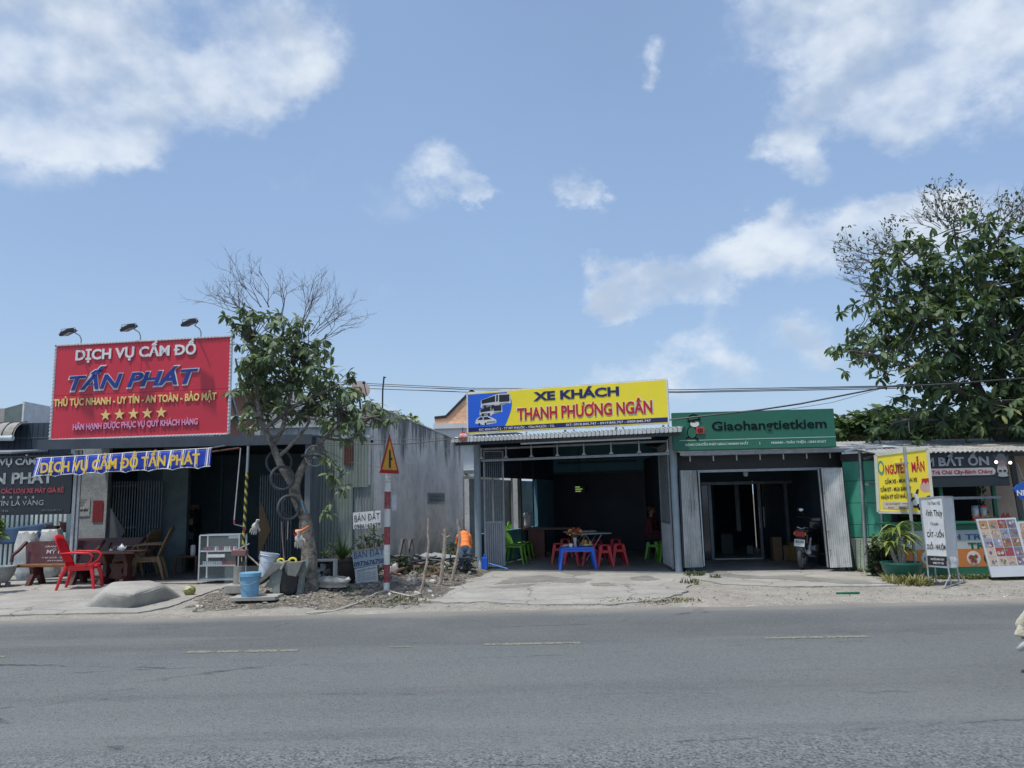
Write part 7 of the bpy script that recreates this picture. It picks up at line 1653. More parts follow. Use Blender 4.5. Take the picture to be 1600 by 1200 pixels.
# ------------------------------------------------------------------ green shop
_a = W(1058, 703, 15.35); _b = W(1308, 697, 15.15); FG = Fr((_a.x, _a.y, 0), math.atan2(_b.y-_a.y, _b.x-_a.x))
M_OLDSHEET = mat('old_door_sheet', (.66,.68,.67), (.46,.48,.47), 2.5, .6, .05, streak=.6, dirt=.3, dcol=(.13,.115,.09))
def green_shop():
    t = at(thing('delivery_shop', 'dark open shop with tall corrugated door leaves under the green sign', 'shop'), FG); H = FG.hit
    x0, zb = H(1060, 703); x1, _ = H(1306, 697); D = 3.2
    z1 = H(1180, 735, .55)[1]
    MB().box(x0+.03, x1+.9, .02, .05, H(1180,709)[1], zb-.005).build('fascia', M_STEEL, t)
    q = MB(); q.add([(x0,0,zb-.03),(x1+1.2,0,zb-.03),(x1+1.2,7,zb+.55),(x0,7,zb+.55),(x0,0,zb-.05),(x1+1.2,0,zb-.05),(x1+1.2,7,zb+.53),(x0,7,zb+.53)], [(0,1,2,3),(7,6,5,4),(0,4,5,1),(1,5,6,2),(2,6,7,3),(3,7,4,0)]); q.build('roof', M_OLDSHEET, t)
    MB().box(x0+.05, x1+.3, .5, .56, z1-.02, z1+.03).build('lintel', M_STEEL, t)
    MB().box(x0+.05, x1+.3, .57, .6, z1+.0, zb-.06).build('transom', M_BLACK, t)
    for k in range(7):
        x = H(1078+k*36.5, 715, .2)[0]; z = H(1078, 711, .2)[1]; MB().bar((x,.2,z-.13),(x,.2,z+.0),.022).build('bracket', M_GALV, t)
    MB().bar((x0+.1,.2,H(1180,709,.2)[1]),(x1+.2,.2,H(1180,709,.2)[1]),.03).build('rail', M_STEEL, t)
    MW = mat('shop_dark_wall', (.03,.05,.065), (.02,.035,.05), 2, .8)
    for k in range(5): MB().box(x0+.1, x1, .8+k*.5, .84+k*.5, zb-.12+k*.04, zb-.07+k*.04).build('purlin', M_STEEL, t)
    xA = H(1096, 800, D)[0]; xB = H(1128-15, 800, D)[0]
    # aluminium shopfront with glass at the back of the porch
    zt = H(1160, 757, D)[1]; MA = mat('dull_aluminium', (.16,.19,.21), (.12,.14,.16), 5, .4, .5)
    posts = [1093, 1110, 1187, 1229, 1258]
    for p in posts: x = H(p, 800, D)[0]; MB().box(x-.035, x+.035, D-.04, D+.03, .04, zt).build('frame_post', MA, t)
    MB().box(H(1090,800,D)[0], H(1262,800,D)[0], D-.042, D-.0405+.07, zt+.001, zt+.07).build('frame_head', MA, t)
    MG = mat('dark_glass', (.012,.02,.026), (.02,.03,.035), 1, .06, spec=.8)
    for a, b in ((1093,1110),(1189,1229),(1229,1258)): MB().box(H(a,800,D)[0]+.04, H(b,800,D)[0]-.04, D-.004, D+.004, .05, zt-.01).build('glass_pane', MG, t)
    for p in (1186, 1193): x = H(p, 800, D-.07)[0]; MB().tube([(x,D-.08,H(1190,824,D)[1]),(x,D-.08,H(1190,792,D)[1])], .015, 7).build('door_handle', M_GALV, t)
    # sides and room behind
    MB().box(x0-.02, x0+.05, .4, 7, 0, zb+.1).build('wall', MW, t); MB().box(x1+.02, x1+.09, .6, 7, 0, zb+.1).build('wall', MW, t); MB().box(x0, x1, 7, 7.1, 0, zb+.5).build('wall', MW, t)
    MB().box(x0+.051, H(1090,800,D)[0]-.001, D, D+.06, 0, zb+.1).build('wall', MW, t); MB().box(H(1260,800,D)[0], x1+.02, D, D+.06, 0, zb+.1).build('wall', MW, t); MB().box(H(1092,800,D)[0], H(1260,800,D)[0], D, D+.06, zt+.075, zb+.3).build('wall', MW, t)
    MB().box(H(1112,800,D)[0], H(1186,800,D)[0], D-.1, D+.1, .037, .06).build('sill', M_GALV, t)
    _f = MB(); _f.M = FG.M.copy(); _f.box(x0, x1, .45, 7, 0, .034); struct(_f.build('floor', mat('porch_floor', (.24,.24,.23), (.16,.16,.155), 2, .5, dirt=.3)))
    # door leaves of corrugated sheet, each swung open
    def leaf(quad, y0, y1, nm='door_leaf'):
        (ax,az),(bx,bz),(cx,cz),(dx,dz) = [H(p, q_, yy) for (p, q_), yy in zip(quad, (y0,y1,y1,y0))]   # tl tr br bl
        n = 44; v = []; f = []
        for i in range(n+1):
            u = i/n; h = .012*(1 if (u*11) % 1 < .5 else -1); y = y0+(y1-y0)*u
            v += [(ax+(bx-ax)*u, y+h, az+(bz-az)*u), (dx+(cx-dx)*u, y+h, dz+(cz-dz)*u), (ax+(bx-ax)*u, y+h+.002, az+(bz-az)*u), (dx+(cx-dx)*u, y+h+.002, dz+(cz-dz)*u)]
        for i in range(n): a = 4*i; b = a+4; f += [(a,a+1,b+1,b),(a+2,b+2,b+3,a+3),(a,b,b+2,a+2),(a+1,a+3,b+3,b+1)]
        q = MB(); q.add(v, f); l = q.build(nm, M_OLDSHEET, t)
        MB().bar((bx,y1+.02,bz),(cx,y1+.02,cz),.04).bar((ax,y0+.02,az),(dx,y0+.02,dz),.04).build('edge_bar', M_DARK, l)
        return l
    l = leaf(((1062,735),(1088,735),(1099,886),(1069,887)), .25, .45)
    a = H(1091,737,.46); b = H(1100,884,.46); MB().bar((a[0],.44,a[1]),(b[0],.44,b[1]),.05,.02).build('edge_strip', M_GALV, l)
    l = leaf(((1282,732),(1316,731),(1332,886),(1296,887)), .12, .0)
    for k, zz in enumerate((770,800,830,860)): a = H(1281+ (zz-733)*.105, zz, .1); MB().lathe([(.001,-.01),(.018,0),(.001,.01)], 8, (a[0]+.03,.09,a[1])).build('bolt', M_RUST, l)
    a = H(1278,733,.14); b = H(1293,886,.14); MB().bar((a[0],.13,a[1]),(b[0],.13,b[1]),.045,.02).build('edge_strip', M_GALV, l)
    return x0, x1, zb
GX0, GX1, GZB = green_shop()
def green_sign():
    f = Fr(FG.w(0, -.12, 0), FG.a); t = at(thing('shop_sign', 'wide green sign with a small courier emblem and dark raised name', 'sign'), f); H = f.hit
    x0, zb = H(1058, 703.5); x1, zb1 = H(1307, 697.5); _, zt = H(1050, 645.5); _, zt1 = H(1304, 638); zt = (zt+zt1)/2; zb = (zb+zb1)/2; w = x1-x0; h = zt-zb; x0 = H(1049.5,645)[0]; w = x1-x0
    MB().box(x0, x1, 0, .1, zb, zt).build('panel', mat('sign_green', (.02,.15,.095), (.016,.125,.08), .9, .5, dirt=.12), t)
    U = lambda u: x0+w*u; Z = lambda v_: zb+h*v_
    text('Giaohangtietkiem', t, mat('letter_dark', (.003,.008,.009), None, 4, .7, spec=.2), U(.245), U(.950), Z(.50), Z(.745), y=-.002, dep=.006, bold=.018, each=True, name='letter')
    MB().box(x0+.1*w*.4, x1, -.004, -.001, Z(.245), Z(.262)).build('white_line', mat('sign_line', (.45,.6,.5)), t)
    wl = mat('sign_small_white', (.55,.68,.6), None, 3, .5)
    text('MẠNG CHUYỂN PHÁT HÀNG NHANH NHẤT', t, wl, U(.075), U(.465), Z(.105), Z(.170), y=-.002, dep=.004, bold=.02); text('|', t, wl, U(.533), U(.536), Z(.11), Z(.17), y=-.002, dep=.004); text('NHANH - THÂN THIỆN - LINH HOẠT', t, wl, U(.605), U(.940), Z(.105), Z(.170), y=-.002, dep=.004, bold=.02)
    # scalloped lower lip
    n = 60
    for i in range(n): MB().ball((x0+(i+.5)*w/n, .03, zb), w/n*.5, 6, 4, (1,.6,.6)).build('scallop', mat('sign_green', (.018,.20,.10)), t) if i % 1 == 0 and n < 61 else None
    dk = mat('letter_dark', (.012,.03,.03)); g2 = mat('emblem_green', (.02,.16,.085), None, 3, .5)
    cx = U(.135)
    disc(t, dk, cx, Z(.82), w*.038, h*.13, -.001, .012, 'emblem_cap'); disc(t, g2, cx, Z(.81), w*.031, h*.095, -.014, .003, 'emblem_cap_inner'); disc(t, M_WHITE, cx+w*.004, Z(.69), w*.028, h*.085, -.013, .004, 'emblem_face')
    MB().prism([(cx-w*.04,Z(.74)),(cx+w*.045,Z(.80)),(cx+w*.04,Z(.84)),(cx-w*.04,Z(.78))], -.017, -.024).build('emblem_brim', dk, t)
    disc(t, dk, cx-w*.015, Z(.46), w*.032, h*.17, -.001, .008, 'emblem_body'); disc(t, g2, cx-w*.015, Z(.46), w*.026, h*.145, -.009, .003, 'emblem_body_inner')
    MB().bbox(cx+w*.01, cx+w*.062, -.03, -.013, Z(.42), Z(.60), .004).build('emblem_box', mat('emblem_red', (.50,.05,.04), None, 4, .4), t); text('GI', t, dk, cx+w*.018, cx+w*.05, Z(.46), Z(.56), y=-.031, dep=.004, bold=.028)
    MB().prism([(cx-w*.055,Z(.30)),(cx-w*.01,Z(.32)),(cx+w*.02,Z(.24)),(cx+w*.025,Z(.28)),(cx+w*.0,Z(.36)),(cx-w*.05,Z(.345))], -.001, -.01).build('emblem_legs', dk, t)
green_sign()
lb = thing('lamp_bulb', 'large white lamp bulb hanging in the dark green shop porch', 'bulb', FG.w(FG.hit(1165,738,1.0)[0], 1.0, FG.hit(1165,738,1.0)[1]))
MB().lathe([(.001,-.09),(.04,-.08),(.055,-.03),(.05,.03),(.03,.07),(.025,.1),(.001,.1)], 14).build('bulb', mat('frosted', (.5,.52,.52), None, 4, .3), lb, smooth=True); MB().tube([(0,0,.1),(0,0,.5)], .008, 6).build('cord', M_BLACK, lb)
def gbox(label, p, w, d, h, m, name='box', cat='box', y=2.7):
    x, _ = FG.hit(p[0], p[1], y); c = FG.w(x, y, .034); o = MB().bbox(-w/2,w/2,-d/2,d/2,0,h,.008).build(name, m); o.location = c; o.rotation_euler.z = FG.a; o['label'] = label; o['category'] = cat; return o
M_CARD = mat('cardboard', (.20,.13,.075), (.15,.10,.06), 5, .85)
gbox('tall brown carton standing by the glass front of the green shop', (1214,870), .20, .25, .52, M_CARD); gbox('low brown carton right of the tall one in the green shop porch', (1228,873), .14, .2, .34, M_CARD); gbox('yellowish crate beside the parked motorbike', (1243,870), .30, .3, .40, mat('ochre_crate', (.22,.15,.04), None, 5, .7), 'crate', 'crate')
gbox('grey plastic bin seen through the green shop doorway', (1136,872), .3, .3, .5, mat('dim_grey', (.09,.11,.12)), 'bin', 'bin', 5.0)
_x, _z = FG.hit(1155, 830, 4.6); pc = thing('curtain', 'pale narrow curtain strip deep inside the green shop', 'curtain', FG.w(_x, 4.6, 0)); q = MB(); q.corr(-.06,.06,_z-.0,2.0,.05,.01); q.build('cloth', mat('dim_white2', (.30,.33,.35)), pc)
gbox('small white bag on the floor deep inside the green shop', (1172,868), .15, .12, .2, mat('dim_white2', (.30,.33,.35)), 'bag', 'bag', 4.8)
tp2 = sack('tarpaulin', 'crumpled green tarpaulin tucked behind the left corrugated door leaf', G(1077, 890), .30, .85, mat('green_tarp', (.01,.14,.075), (.008,.10,.05), 6, .6), 22, dpt=.4); tp2['category'] = 'tarpaulin'; tp2.location.y -= .0

# ------------------------------------------------------------------ motorbikes
def motorbike(label, loc, rz, tail='red'):
    t = thing('motorbike', label, 'motorbike', loc, rz)   # nose along +y
    body = mat('bike_black', (.012,.013,.015), (.02,.021,.024), 3, .22, coat=.6); MR_ = mat('tail_red', (.35,.01,.02), None, 5, .2)
    for y in (-.62, .62):
        w = MB().torus((0,y,.28), .235, .045, 'X', 34, 10).build('wheel', M_RUBBER, t, smooth=True)
        MB().torus((0,y,.28), .19, .014, 'X', 30, 6).build('rim', M_GALV, w, smooth=True)
        q = MB(); q.M = Matrix.Translation((0,y,.28)) @ Matrix.Rotation(R(90), 4, 'Y'); q.lathe([(.05,-.05),(.06,0),(.05,.05)], 14); q.build('hub', M_DARK, w)
        for i in range(8): a = i*math.pi/4; MB().bar((0,y+.04*math.cos(a),.28+.04*math.sin(a)),(0,y+.19*math.cos(a),.28+.19*math.sin(a)),.012).build('spoke', M_GALV, w)
    MB().bbox(-.11,.11,-.62,.12,.50,.72,.06).build('side_fairing', body, t, smooth=True)
    MB().bbox(-.12,.12,-.66,.10,.725,.79,.03).build('seat', M_BLACK, t, smooth=True)
    q = MB(); q.prism([(-.66,.74),(-.80,.80),(-.84,.74),(-.78,.60),(-.62,.56)], -.085, .085, 'X'); q.build('tail', body, t)
    q = MB(); q.prism([(-.80,.775),(-.855,.755),(-.83,.665),(-.775,.66)], -.095, .095, 'X'); q.build('tail_light', MR_, t)
    MB().bbox(-.12,-.09,-.835,-.80,.68,.74,.008).build('indicator', mat('amber', (.5,.2,.02)), t); MB().bbox(.09,.12,-.835,-.80,.68,.74,.008).build('indicator', mat('amber', (.5,.2,.02)), t)
    q = MB(); q.M = Matrix.Translation((0,-.85,.53)) @ Matrix.Rotation(R(-14), 4, 'X'); q.box(-.10,.10,-.004,.004,-.07,.07); pt_ = q.build('number_plate', mat('plate', (.6,.62,.6), None, 4, .4), t)
    q = MB(); q.prism([(-.60,.60),(-.80,.62),(-.88,.40),(-.86,.38),(-.76,.52),(-.6,.54)], -.06, .06, 'X'); q.build('rear_fender', M_BLACK, t)
    q = MB(); q.tube([(.14,-.72,.36),(.15,-.45,.33),(.14,-.1,.27),(.08,.1,.24)], [.05,.052,.03,.02], 12); q.build('exhaust', mat('exhaust_metal', (.25,.26,.27), None, 5, .3, .8), t, smooth=True)
    MB().bbox(-.13,.13,-.15,.2,.20,.46,.05).build('engine', M_STEEL, t, smooth=True)
    for sx in (-1,1): MB().tube([(sx*.11,-.58,.30),(sx*.12,-.5,.62)], .022, 8).build('shock', M_GALV, t); MB().tube([(sx*.07,.62,.28),(sx*.07,.45,.72)], .022, 8).build('fork', M_GALV, t)
    q = MB(); q.prism([(.10,.30),(.28,.30),(.40,.56),(.44,.90),(.36,.98),(.28,.9),(.30,.6),(.1,.42)], -.11, .11, 'X'); q.build('leg_shield', body, t)
    MB().bbox(-.13,.13,.30,.50,.86,1.0,.04).build('handlebar_cover', body, t, smooth=True); MB().bbox(-.09,.09,.47,.53,.86,.96,.02).build('headlight', mat('lens', (.5,.52,.55), None, 4, .1), t, smooth=True)
    MB().tube([(-.34,.28,.98),(-.2,.36,.97),(.2,.36,.97),(.34,.28,.98)], .014, 8).build('handlebar', M_DARK, t, smooth=True)
    for sx in (-1,1):
        MB().tube([(sx*.36,.26,.98),(sx*.23,.33,.975)], .022, 8).build('grip', M_BLACK, t); m_ = MB().tube([(sx*.24,.36,.98),(sx*.30,.38,1.08)], .007, 6).build('mirror', M_BLACK, t); q = MB(); q.ball((sx*.32,.37,1.13), .055, 12, 8, (1.3,.3,.85)); q.build('mirror_glass', mat('mirror_glass', (.6,.65,.68), None, 4, .05, .9), m_, smooth=True)
    q = MB(); q.prism([(.42,.54),(.62,.60),(.84,.46),(.88,.36),(.84,.36),(.76,.46),(.6,.53),(.44,.46)], -.055, .055, 'X'); q.build('front_fender', body, t)
    MB().tube([(.0,-.72,.80),(.07,-.74,.83),(.09,-.6,.82)], .012, 6).tube([(.0,-.72,.80),(-.07,-.74,.83),(-.09,-.6,.82)], .012, 6).build('grab_rail', M_GALV, t, smooth=True)
    MB().tube([(-.09,.02,.25),(-.18,.0,.03)], .012, 6).build('kick_stand', M_STEEL, t)
    for sx in (-1,1): MB().bbox(sx*.2-.06, sx*.2+.06, .02, .1, .26, .29, .008).build('footrest', M_BLACK, t)
    return t
_p = FG.w(FG.hit(1268, 886, 1.15)[0], 1.15, .034)
mb = motorbike('black motorbike parked in the green shop porch, red tail light towards the road', _p, R(-36))
mb.rotation_euler.y = R(4)
tx = text('55-N', mb, M_BLACK, -.08, .08, 0, .05, y=0, dep=.003, bold=.018); tx.location = (0, -.860, .53); tx.rotation_euler.x = R(-14)

# ------------------------------------------------------------------ green panel wall right of the green shop
def green_wall():
    a = W(1326, 887, 15.5); b = W(1385, 890, 15.05); f = Fr((a.x, a.y, 0), math.atan2(b.y-a.y, b.x-a.x)); t = at(thing('panel_wall', 'emerald green wall of flat panels beside the corrugated door leaf', 'wall'), f); H = f.hit
    MG = mat('emerald_panel', (.06,.36,.25), (.05,.31,.21), 1.5, .5, dirt=.2); x0 = H(1322,800)[0]; x1 = H(1392,800)[0]
    ys = [720, 751, 786, 820, 840]; zz = [H(1350, p)[1] for p in ys]
    xs = [x0, x0+(x1-x0)*.48, x1]
    for c in range(2):
        for r_ in range(4): MB().bbox(xs[c]+.004, xs[c+1]-.004, -.015, .0, zz[r_+1]+.005, zz[r_]-.005, .004).build('panel', MG, t)
    MB().box(x0, x1, .002, .05, 0, H(1350,708)[1]).build('backing', mat('dark_green', (.02,.10,.06)), t)
    MB().box(x0-.02, x1+.02, -.02, .06, H(1350,719)[1], H(1350,708)[1]).build('top_beam', M_DARK, t)
    PM = mat('banner_sheet', (.50,.56,.46), (.38,.46,.36), 3, .8, dirt=.4)
    rnd = random.Random(5)
    for (p, q_) in (((1331,1352)), ((1356,1372)), ((1374,1388))):
        xa = H(p,860)[0]; xb = H(q_,860)[0]; s = MB().prism([(xa, zz[4]-.01),(xb-.02, zz[4]-.01),(xb+.05, .02),(xa+.08, .02)], -.03, -.018).build('old_banner', PM, t)
        for k in range(3):
            for j in range(9): xx = xa+.05+k*.09; MB().box(xx+j*.005, xx+.012+j*.005, -.034, -.0305, .1+j*.06, .14+j*.06).build('print', mat('print_green', (.05,.12,.07)), s) if xx < xb-.06 else None
    t2 = thing('pole', 'thin grey steel pole before the green panels, left of two', 'pole', G(1354, 894)); o = Vector(t2.location); MB().tube([(0,0,0), W(1343,698,o.y)-o], .035, 10).build('tube', M_GALV, t2, smooth=True)
    t3 = thing('pole', 'thin grey steel pole before the green panels, right of two', 'pole', G(1386, 896)); o = Vector(t3.location); MB().tube([(0,0,0), W(1368,702,o.y)-o], .03, 10).build('tube', M_GALV, t3, smooth=True)
    p0 = W(1343,707,o.y); t4 = thing('bracket', 'pale angled brackets joining the two steel poles under the stall roof', 'bracket', p0)
    for (a_, b_) in (((1319,706),(1344,698)),((1344,698),(1372,706)),((1350,717),(1372,710)),((1352,757),(1368,756))): MB().bar(W(*a_,o.y)-p0, W(*b_,o.y)-p0, .04).build('arm', M_GALV, t4)
green_wall()

# ------------------------------------------------------------------ snack stall at the right
SY = 14.6
def stall():
    t = thing('snack_stall', 'green framed snack stall with black signboard under a corrugated roof', 'stall', (W(1480, 880, SY).x, SY, 0)); o = Vector(t.location)
    X = lambda p, q_=800, y=SY: W(p, q_, y).x-o.x; Z = lambda q_, p=1500, y=SY: W(p, q_, y).z
    FGn = mat('stall_green', (.02,.17,.10), (.016,.14,.085), 2, .5, dirt=.2)
    # roof
    xa = X(1312, 700, SY-.36); xb = X(1800, 700, SY-.36); z0 = Z(706, 1480, SY-.36); z1 = Z(687, 1480, SY+2.6); n = int((xb-xa)/.09*4); v = []; f = []
    for i in range(n+1):
        x = xa+(xb-xa)*i/n; h = .014*math.sin(2*math.pi*x/.09); 
        for (y, z) in ((-.36 if x > X(1366,700,SY-.36) else .6, z0 if x > X(1366,700,SY-.36) else z0+(z1-z0)*.36), (2.6, z1)):
            for dz in (0,-.01): v.append((x, y, z+h+dz))
    for i in range(n): a = 4*i; b = a+4; f += [(a,b,b+2,a+2),(a+1,a+3,b+3,b+1),(a,a+1,b+1,b)]
    q = MB(); q.add(v, f); q.build('roof', mat('grey_roof', (.42,.41,.38), (.28,.27,.25), 3, .7, streak=.3, dirt=.4), t)
    MB().box(xa+.8, xb, -.24, -.2, z0-.1, z0-.03).build('beam', M_DARK, t)
    for k in range(7): x = X(1390)+k*.75; MB().bar((x,-.19,z0-.02),(x,2.5,z1-.04),.04).build('rafter', M_DARK, t)
    # back and side walls
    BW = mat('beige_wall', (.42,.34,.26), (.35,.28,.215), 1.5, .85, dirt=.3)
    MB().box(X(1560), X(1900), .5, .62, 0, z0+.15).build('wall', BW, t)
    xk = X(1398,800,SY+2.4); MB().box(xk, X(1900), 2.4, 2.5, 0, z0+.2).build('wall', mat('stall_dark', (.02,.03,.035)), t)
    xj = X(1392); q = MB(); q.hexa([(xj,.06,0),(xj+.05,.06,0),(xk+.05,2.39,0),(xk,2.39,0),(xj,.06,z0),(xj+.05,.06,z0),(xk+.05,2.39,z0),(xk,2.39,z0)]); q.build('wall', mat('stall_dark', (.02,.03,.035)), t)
    # frame
    zs = Z(776); zc = Z(812)
    for p in (1388, 1473, 1556): MB().box(X(p)-.03, X(p)+.03, -.02, .04, .05, Z(709)).build('post', FGn, t)
    MB().box(X(1385), X(1565), -.035, .045, zs-.05, zs-.002).build('crossbeam', M_STEEL, t)
    MB().bar((X(1572,706),-.12,Z(706)), (X(1590,812),-.15,Z(812)-.3), .09).build('slanting_post', mat('post_dark', (.03,.04,.042)), t)
    # counter
    zt = Z(817); zcb = Z(884)
    MB().box(X(1376), X(1590), -.30, .25, zt-.0, zt+.035).build('countertop', FGn, t); MB().box(X(1382), X(1582), -.2, .15, .22, zt-.001).build('counter_body', mat('counter_inner', (.03,.1,.07)), t)
    MB().box(X(1382), X(1582), -.23, -.201, Z(897), Z(884)).build('green_rail', FGn, t); MB().box(X(1382), X(1582), -.23, -.201, Z(827), zt-.001).build('green_rail', FGn, t)
    for p in (1388, 1572): MB().box(X(p)-.03, X(p)+.03, -.18, -.1, 0, .22).build('leg', M_DARK, t)
    bn = MB().box(X(1388), X(1578), -.222, -.201, Z(884)+.001, Z(827)-.001).build('banner', mat('banner_pale', (.50,.56,.55), (.43,.5,.49), 2, .6), t)
    def put(*a, **k): return text(*a, **k)
    zm = Z(856); MB().box(X(1388)+.002, X(1578)-.002, -.2255, -.2225, Z(884)+.004, zm).build('orange_band', mat('banner_orange', (.60,.22,.06), (.55,.2,.055), 2, .6), bn)
    text('BÁNH TRÁNG', bn, mat('print_blue', (.03,.14,.42)), X(1432), X(1562), Z(842), Z(833.5), y=-.2235, dep=.003, bold=.018); text('TRÁI CÂY', bn, mat('print_green2', (.01,.13,.05)), X(1496), X(1590), Z(856), Z(846.5), y=-.2265, dep=.003, bold=.028)
    for (px, cols_) in ((1503, ((.45,.03,.03),(.5,.06,.04),(.05,.2,.04))), (1529, ((.10,.09,.03),(.14,.06,.03),(.04,.07,.02))), (1434, ((.45,.06,.05),(.4,.3,.1),(.1,.2,.05)))):
        r_ = 10.5/FPX*SY; cx = X(px); cz = Z(870.5, px); disc(bn, M_WHITE if px != 1529 else mat('dark_dish', (.04,.04,.025)), cx, cz, r_, r_, -.226, .002); rnd = random.Random(px)
        for k in range(16):
            a = rnd.uniform(0,6.28); rr = r_*.65*math.sqrt(rnd.random()); s = r_*rnd.uniform(.12,.26); disc(bn, mat('food_%d_%d' % (px, k % 3), cols_[k % 3], None, 30, .6), cx+rr*math.cos(a), cz-.1*r_+rr*.8*math.sin(a), s, s*.8, -.2285-.0006*k, .0005, n=9)
    # signboard
    sx0 = X(1386,740,SY-.25); sx1 = X(1574,740,SY-.25); sz1 = Z(705,1500,SY-.25); sz0 = Z(752,1500,SY-.25)
    sb = MB().box(sx0, sx1, -.29, -.25, sz0-.1, sz1).build('signboard', mat('board_black', (.018,.026,.032), (.014,.02,.026), 1.5, .5), t)
    zz = lambda q_: Z(q_, 1500, SY-.3); xx = lambda p: X(p, 730, SY-.3); LG = mat('letter_grey', (.34,.35,.35), (.26,.27,.27), 4, .5)
    text('M', sb, LG, xx(1449), xx(1460), zz(727), zz(714), y=-.292, dep=.012, bold=.035); text('BẤT ỔN', sb, LG, xx(1467), xx(1546), zz(727), zz(714), y=-.292, dep=.012, bold=.035)
    pts = []; xa_, xb_ = xx(1450), xx(1555); za_, zb_ = zz(743), zz(731.5); r_ = (zb_-za_)/2
    pts = [(xa_, za_)] + [(xb_-r_+r_*math.sin(a), (za_+zb_)/2-r_*math.cos(a)) for a in [math.pi*i/10 for i in range(11)]] + [(xa_, zb_)]
    MB().prism(pts, -.2905, -.30).build('pale_strip', mat('strip_pink', (.45,.40,.39), None, 3, .6), sb); text('Trà Chái Cây-Bánh Chàng', sb, mat('letter_crimson', (.28,.03,.05)), xx(1455), xx(1550), zz(740), zz(734), y=-.301, dep=.003, bold=.02)
    # bearded face emblem
    e = lambda px, py, rx, ry, m, y: disc(sb, m, xx(px), zz(py), rx/FPX*SY, ry/FPX*SY, y, .002); gm = LG
    e(1566, 722, 9, 12, mat('emblem_dim', (.16,.17,.175)), -.292); e(1566, 736, 8, 9, gm, -.2945); e(1566, 725, 6, 5, mat('emblem_pink', (.33,.2,.19)), -.297)
    for (a, b) in ((1562.5,737),(1569.5,737)): e(a, b, 2.6, 1.6, M_BLACK, -.2975)
    e(1566, 744, 8, 2.2, gm, -.3)
    for (px, py) in ((1556.5,722),(1578.5,723)): lp = thing('bulb', 'small lit bulb %s of the face emblem on the black stall sign' % ('left' if px < 1560 else 'right'), 'bulb', W(px, py, SY-.42)); MB().ball((0,0,0), .028, 10, 8).build('glass', emis('warm_bulb', (.9,.88,.8), 1.6), lp, smooth=True); MB().tube([(0,0,.02),(0,.05,.12),(0,.12,.16)], .005, 5).build('wire', M_BLACK, lp)
    # shelf clutter
    zt += .036
    for i, (px, s, mm, lab) in enumerate(((1524,1,mat('jar_clear',(.42,.47,.5),None,5,.2,alpha=.7),'clear jar with a blue lid on the stall counter'), (1536.5,.95,mat('jar_clear2',(.35,.40,.38),None,5,.2,alpha=.75),'clear jar with a red lid on the stall counter'))):
        j = thing('jar', lab, 'jar', (W(px,800,SY-.12).x, SY-.12, zt+.075)); MB().lathe([(.055,0),(.062,.02),(.062,.15),(.05,.17)], 16).build('body', mm, j, smooth=True); MB().lathe([(.058,.171),(.06,.2),(.001,.205)], 16).build('lid', mat('lid_blue',(.12,.25,.4)) if i == 0 else mat('lid_red',(.5,.05,.06)), j); MB().lathe([(.001,.005),(.05,.01),(.05,.07),(.001,.075)], 12).build('contents', mat('contents%d' % i, (.35,.33,.28),(.2,.15,.1),40), j)
    tr = thing('tray', 'wooden tray of red topped tubs on the stall counter', 'tray', (W(1534,800,SY-.14).x, SY-.14, zt-.001)); MB().box(-.20,.20,-.1,.12,0,.015).box(-.20,.20,-.115,-.1005,0,.07).build('crate', M_WOOD, tr)
    for i in range(5): MB().lathe([(.028,.016),(.036,.05),(.036,.075),(.001,.078)], 12, (-.16+i*.08,-.03,0)).build('tub', mat('tub_red', (.42,.04,.035),(.3,.04,.03),20,.5) if i != 3 else mat('tub_green', (.05,.3,.12)), tr)
    j = thing('sauce_bottles', 'cluster of small red sauce bottles at the right of the stall counter', 'bottles', (W(1571,800,SY-.12).x, SY-.12, zt))
    for i in range(4): MB().lathe([(.025,0),(.03,.06),(.012,.09),(.008,.12+.02*(i % 2)),(.001,.13)], 10, (-.06+i*.04, .02*(i % 2), 0)).build('bottle', mat('tub_red', (.42,.04,.035)), j)
    gl = thing('garland', 'dim green plastic garland hanging inside the stall opening', 'garland', W(1531, 760, SY+.3)); q = MB(); rnd = random.Random(6); v0, f0 = leaf_mesh('s', .06, .016)
    for k in range(150): M_ = Matrix.Translation((rnd.uniform(-.07,.07), rnd.uniform(-.05,.05), rnd.uniform(-.85,.1))) @ Euler((rnd.uniform(-2,2),rnd.uniform(-2,2),rnd.uniform(0,6))).to_matrix().to_4x4(); q.add([M_ @ Vector(v_) for v_ in v0], f0)
    q.build('leaves', leafmat('plastic_leaf', (.01,.05,.03), (.015,.07,.04), (.02,.09,.05)), gl, kind='stuff')
    return t
stall()
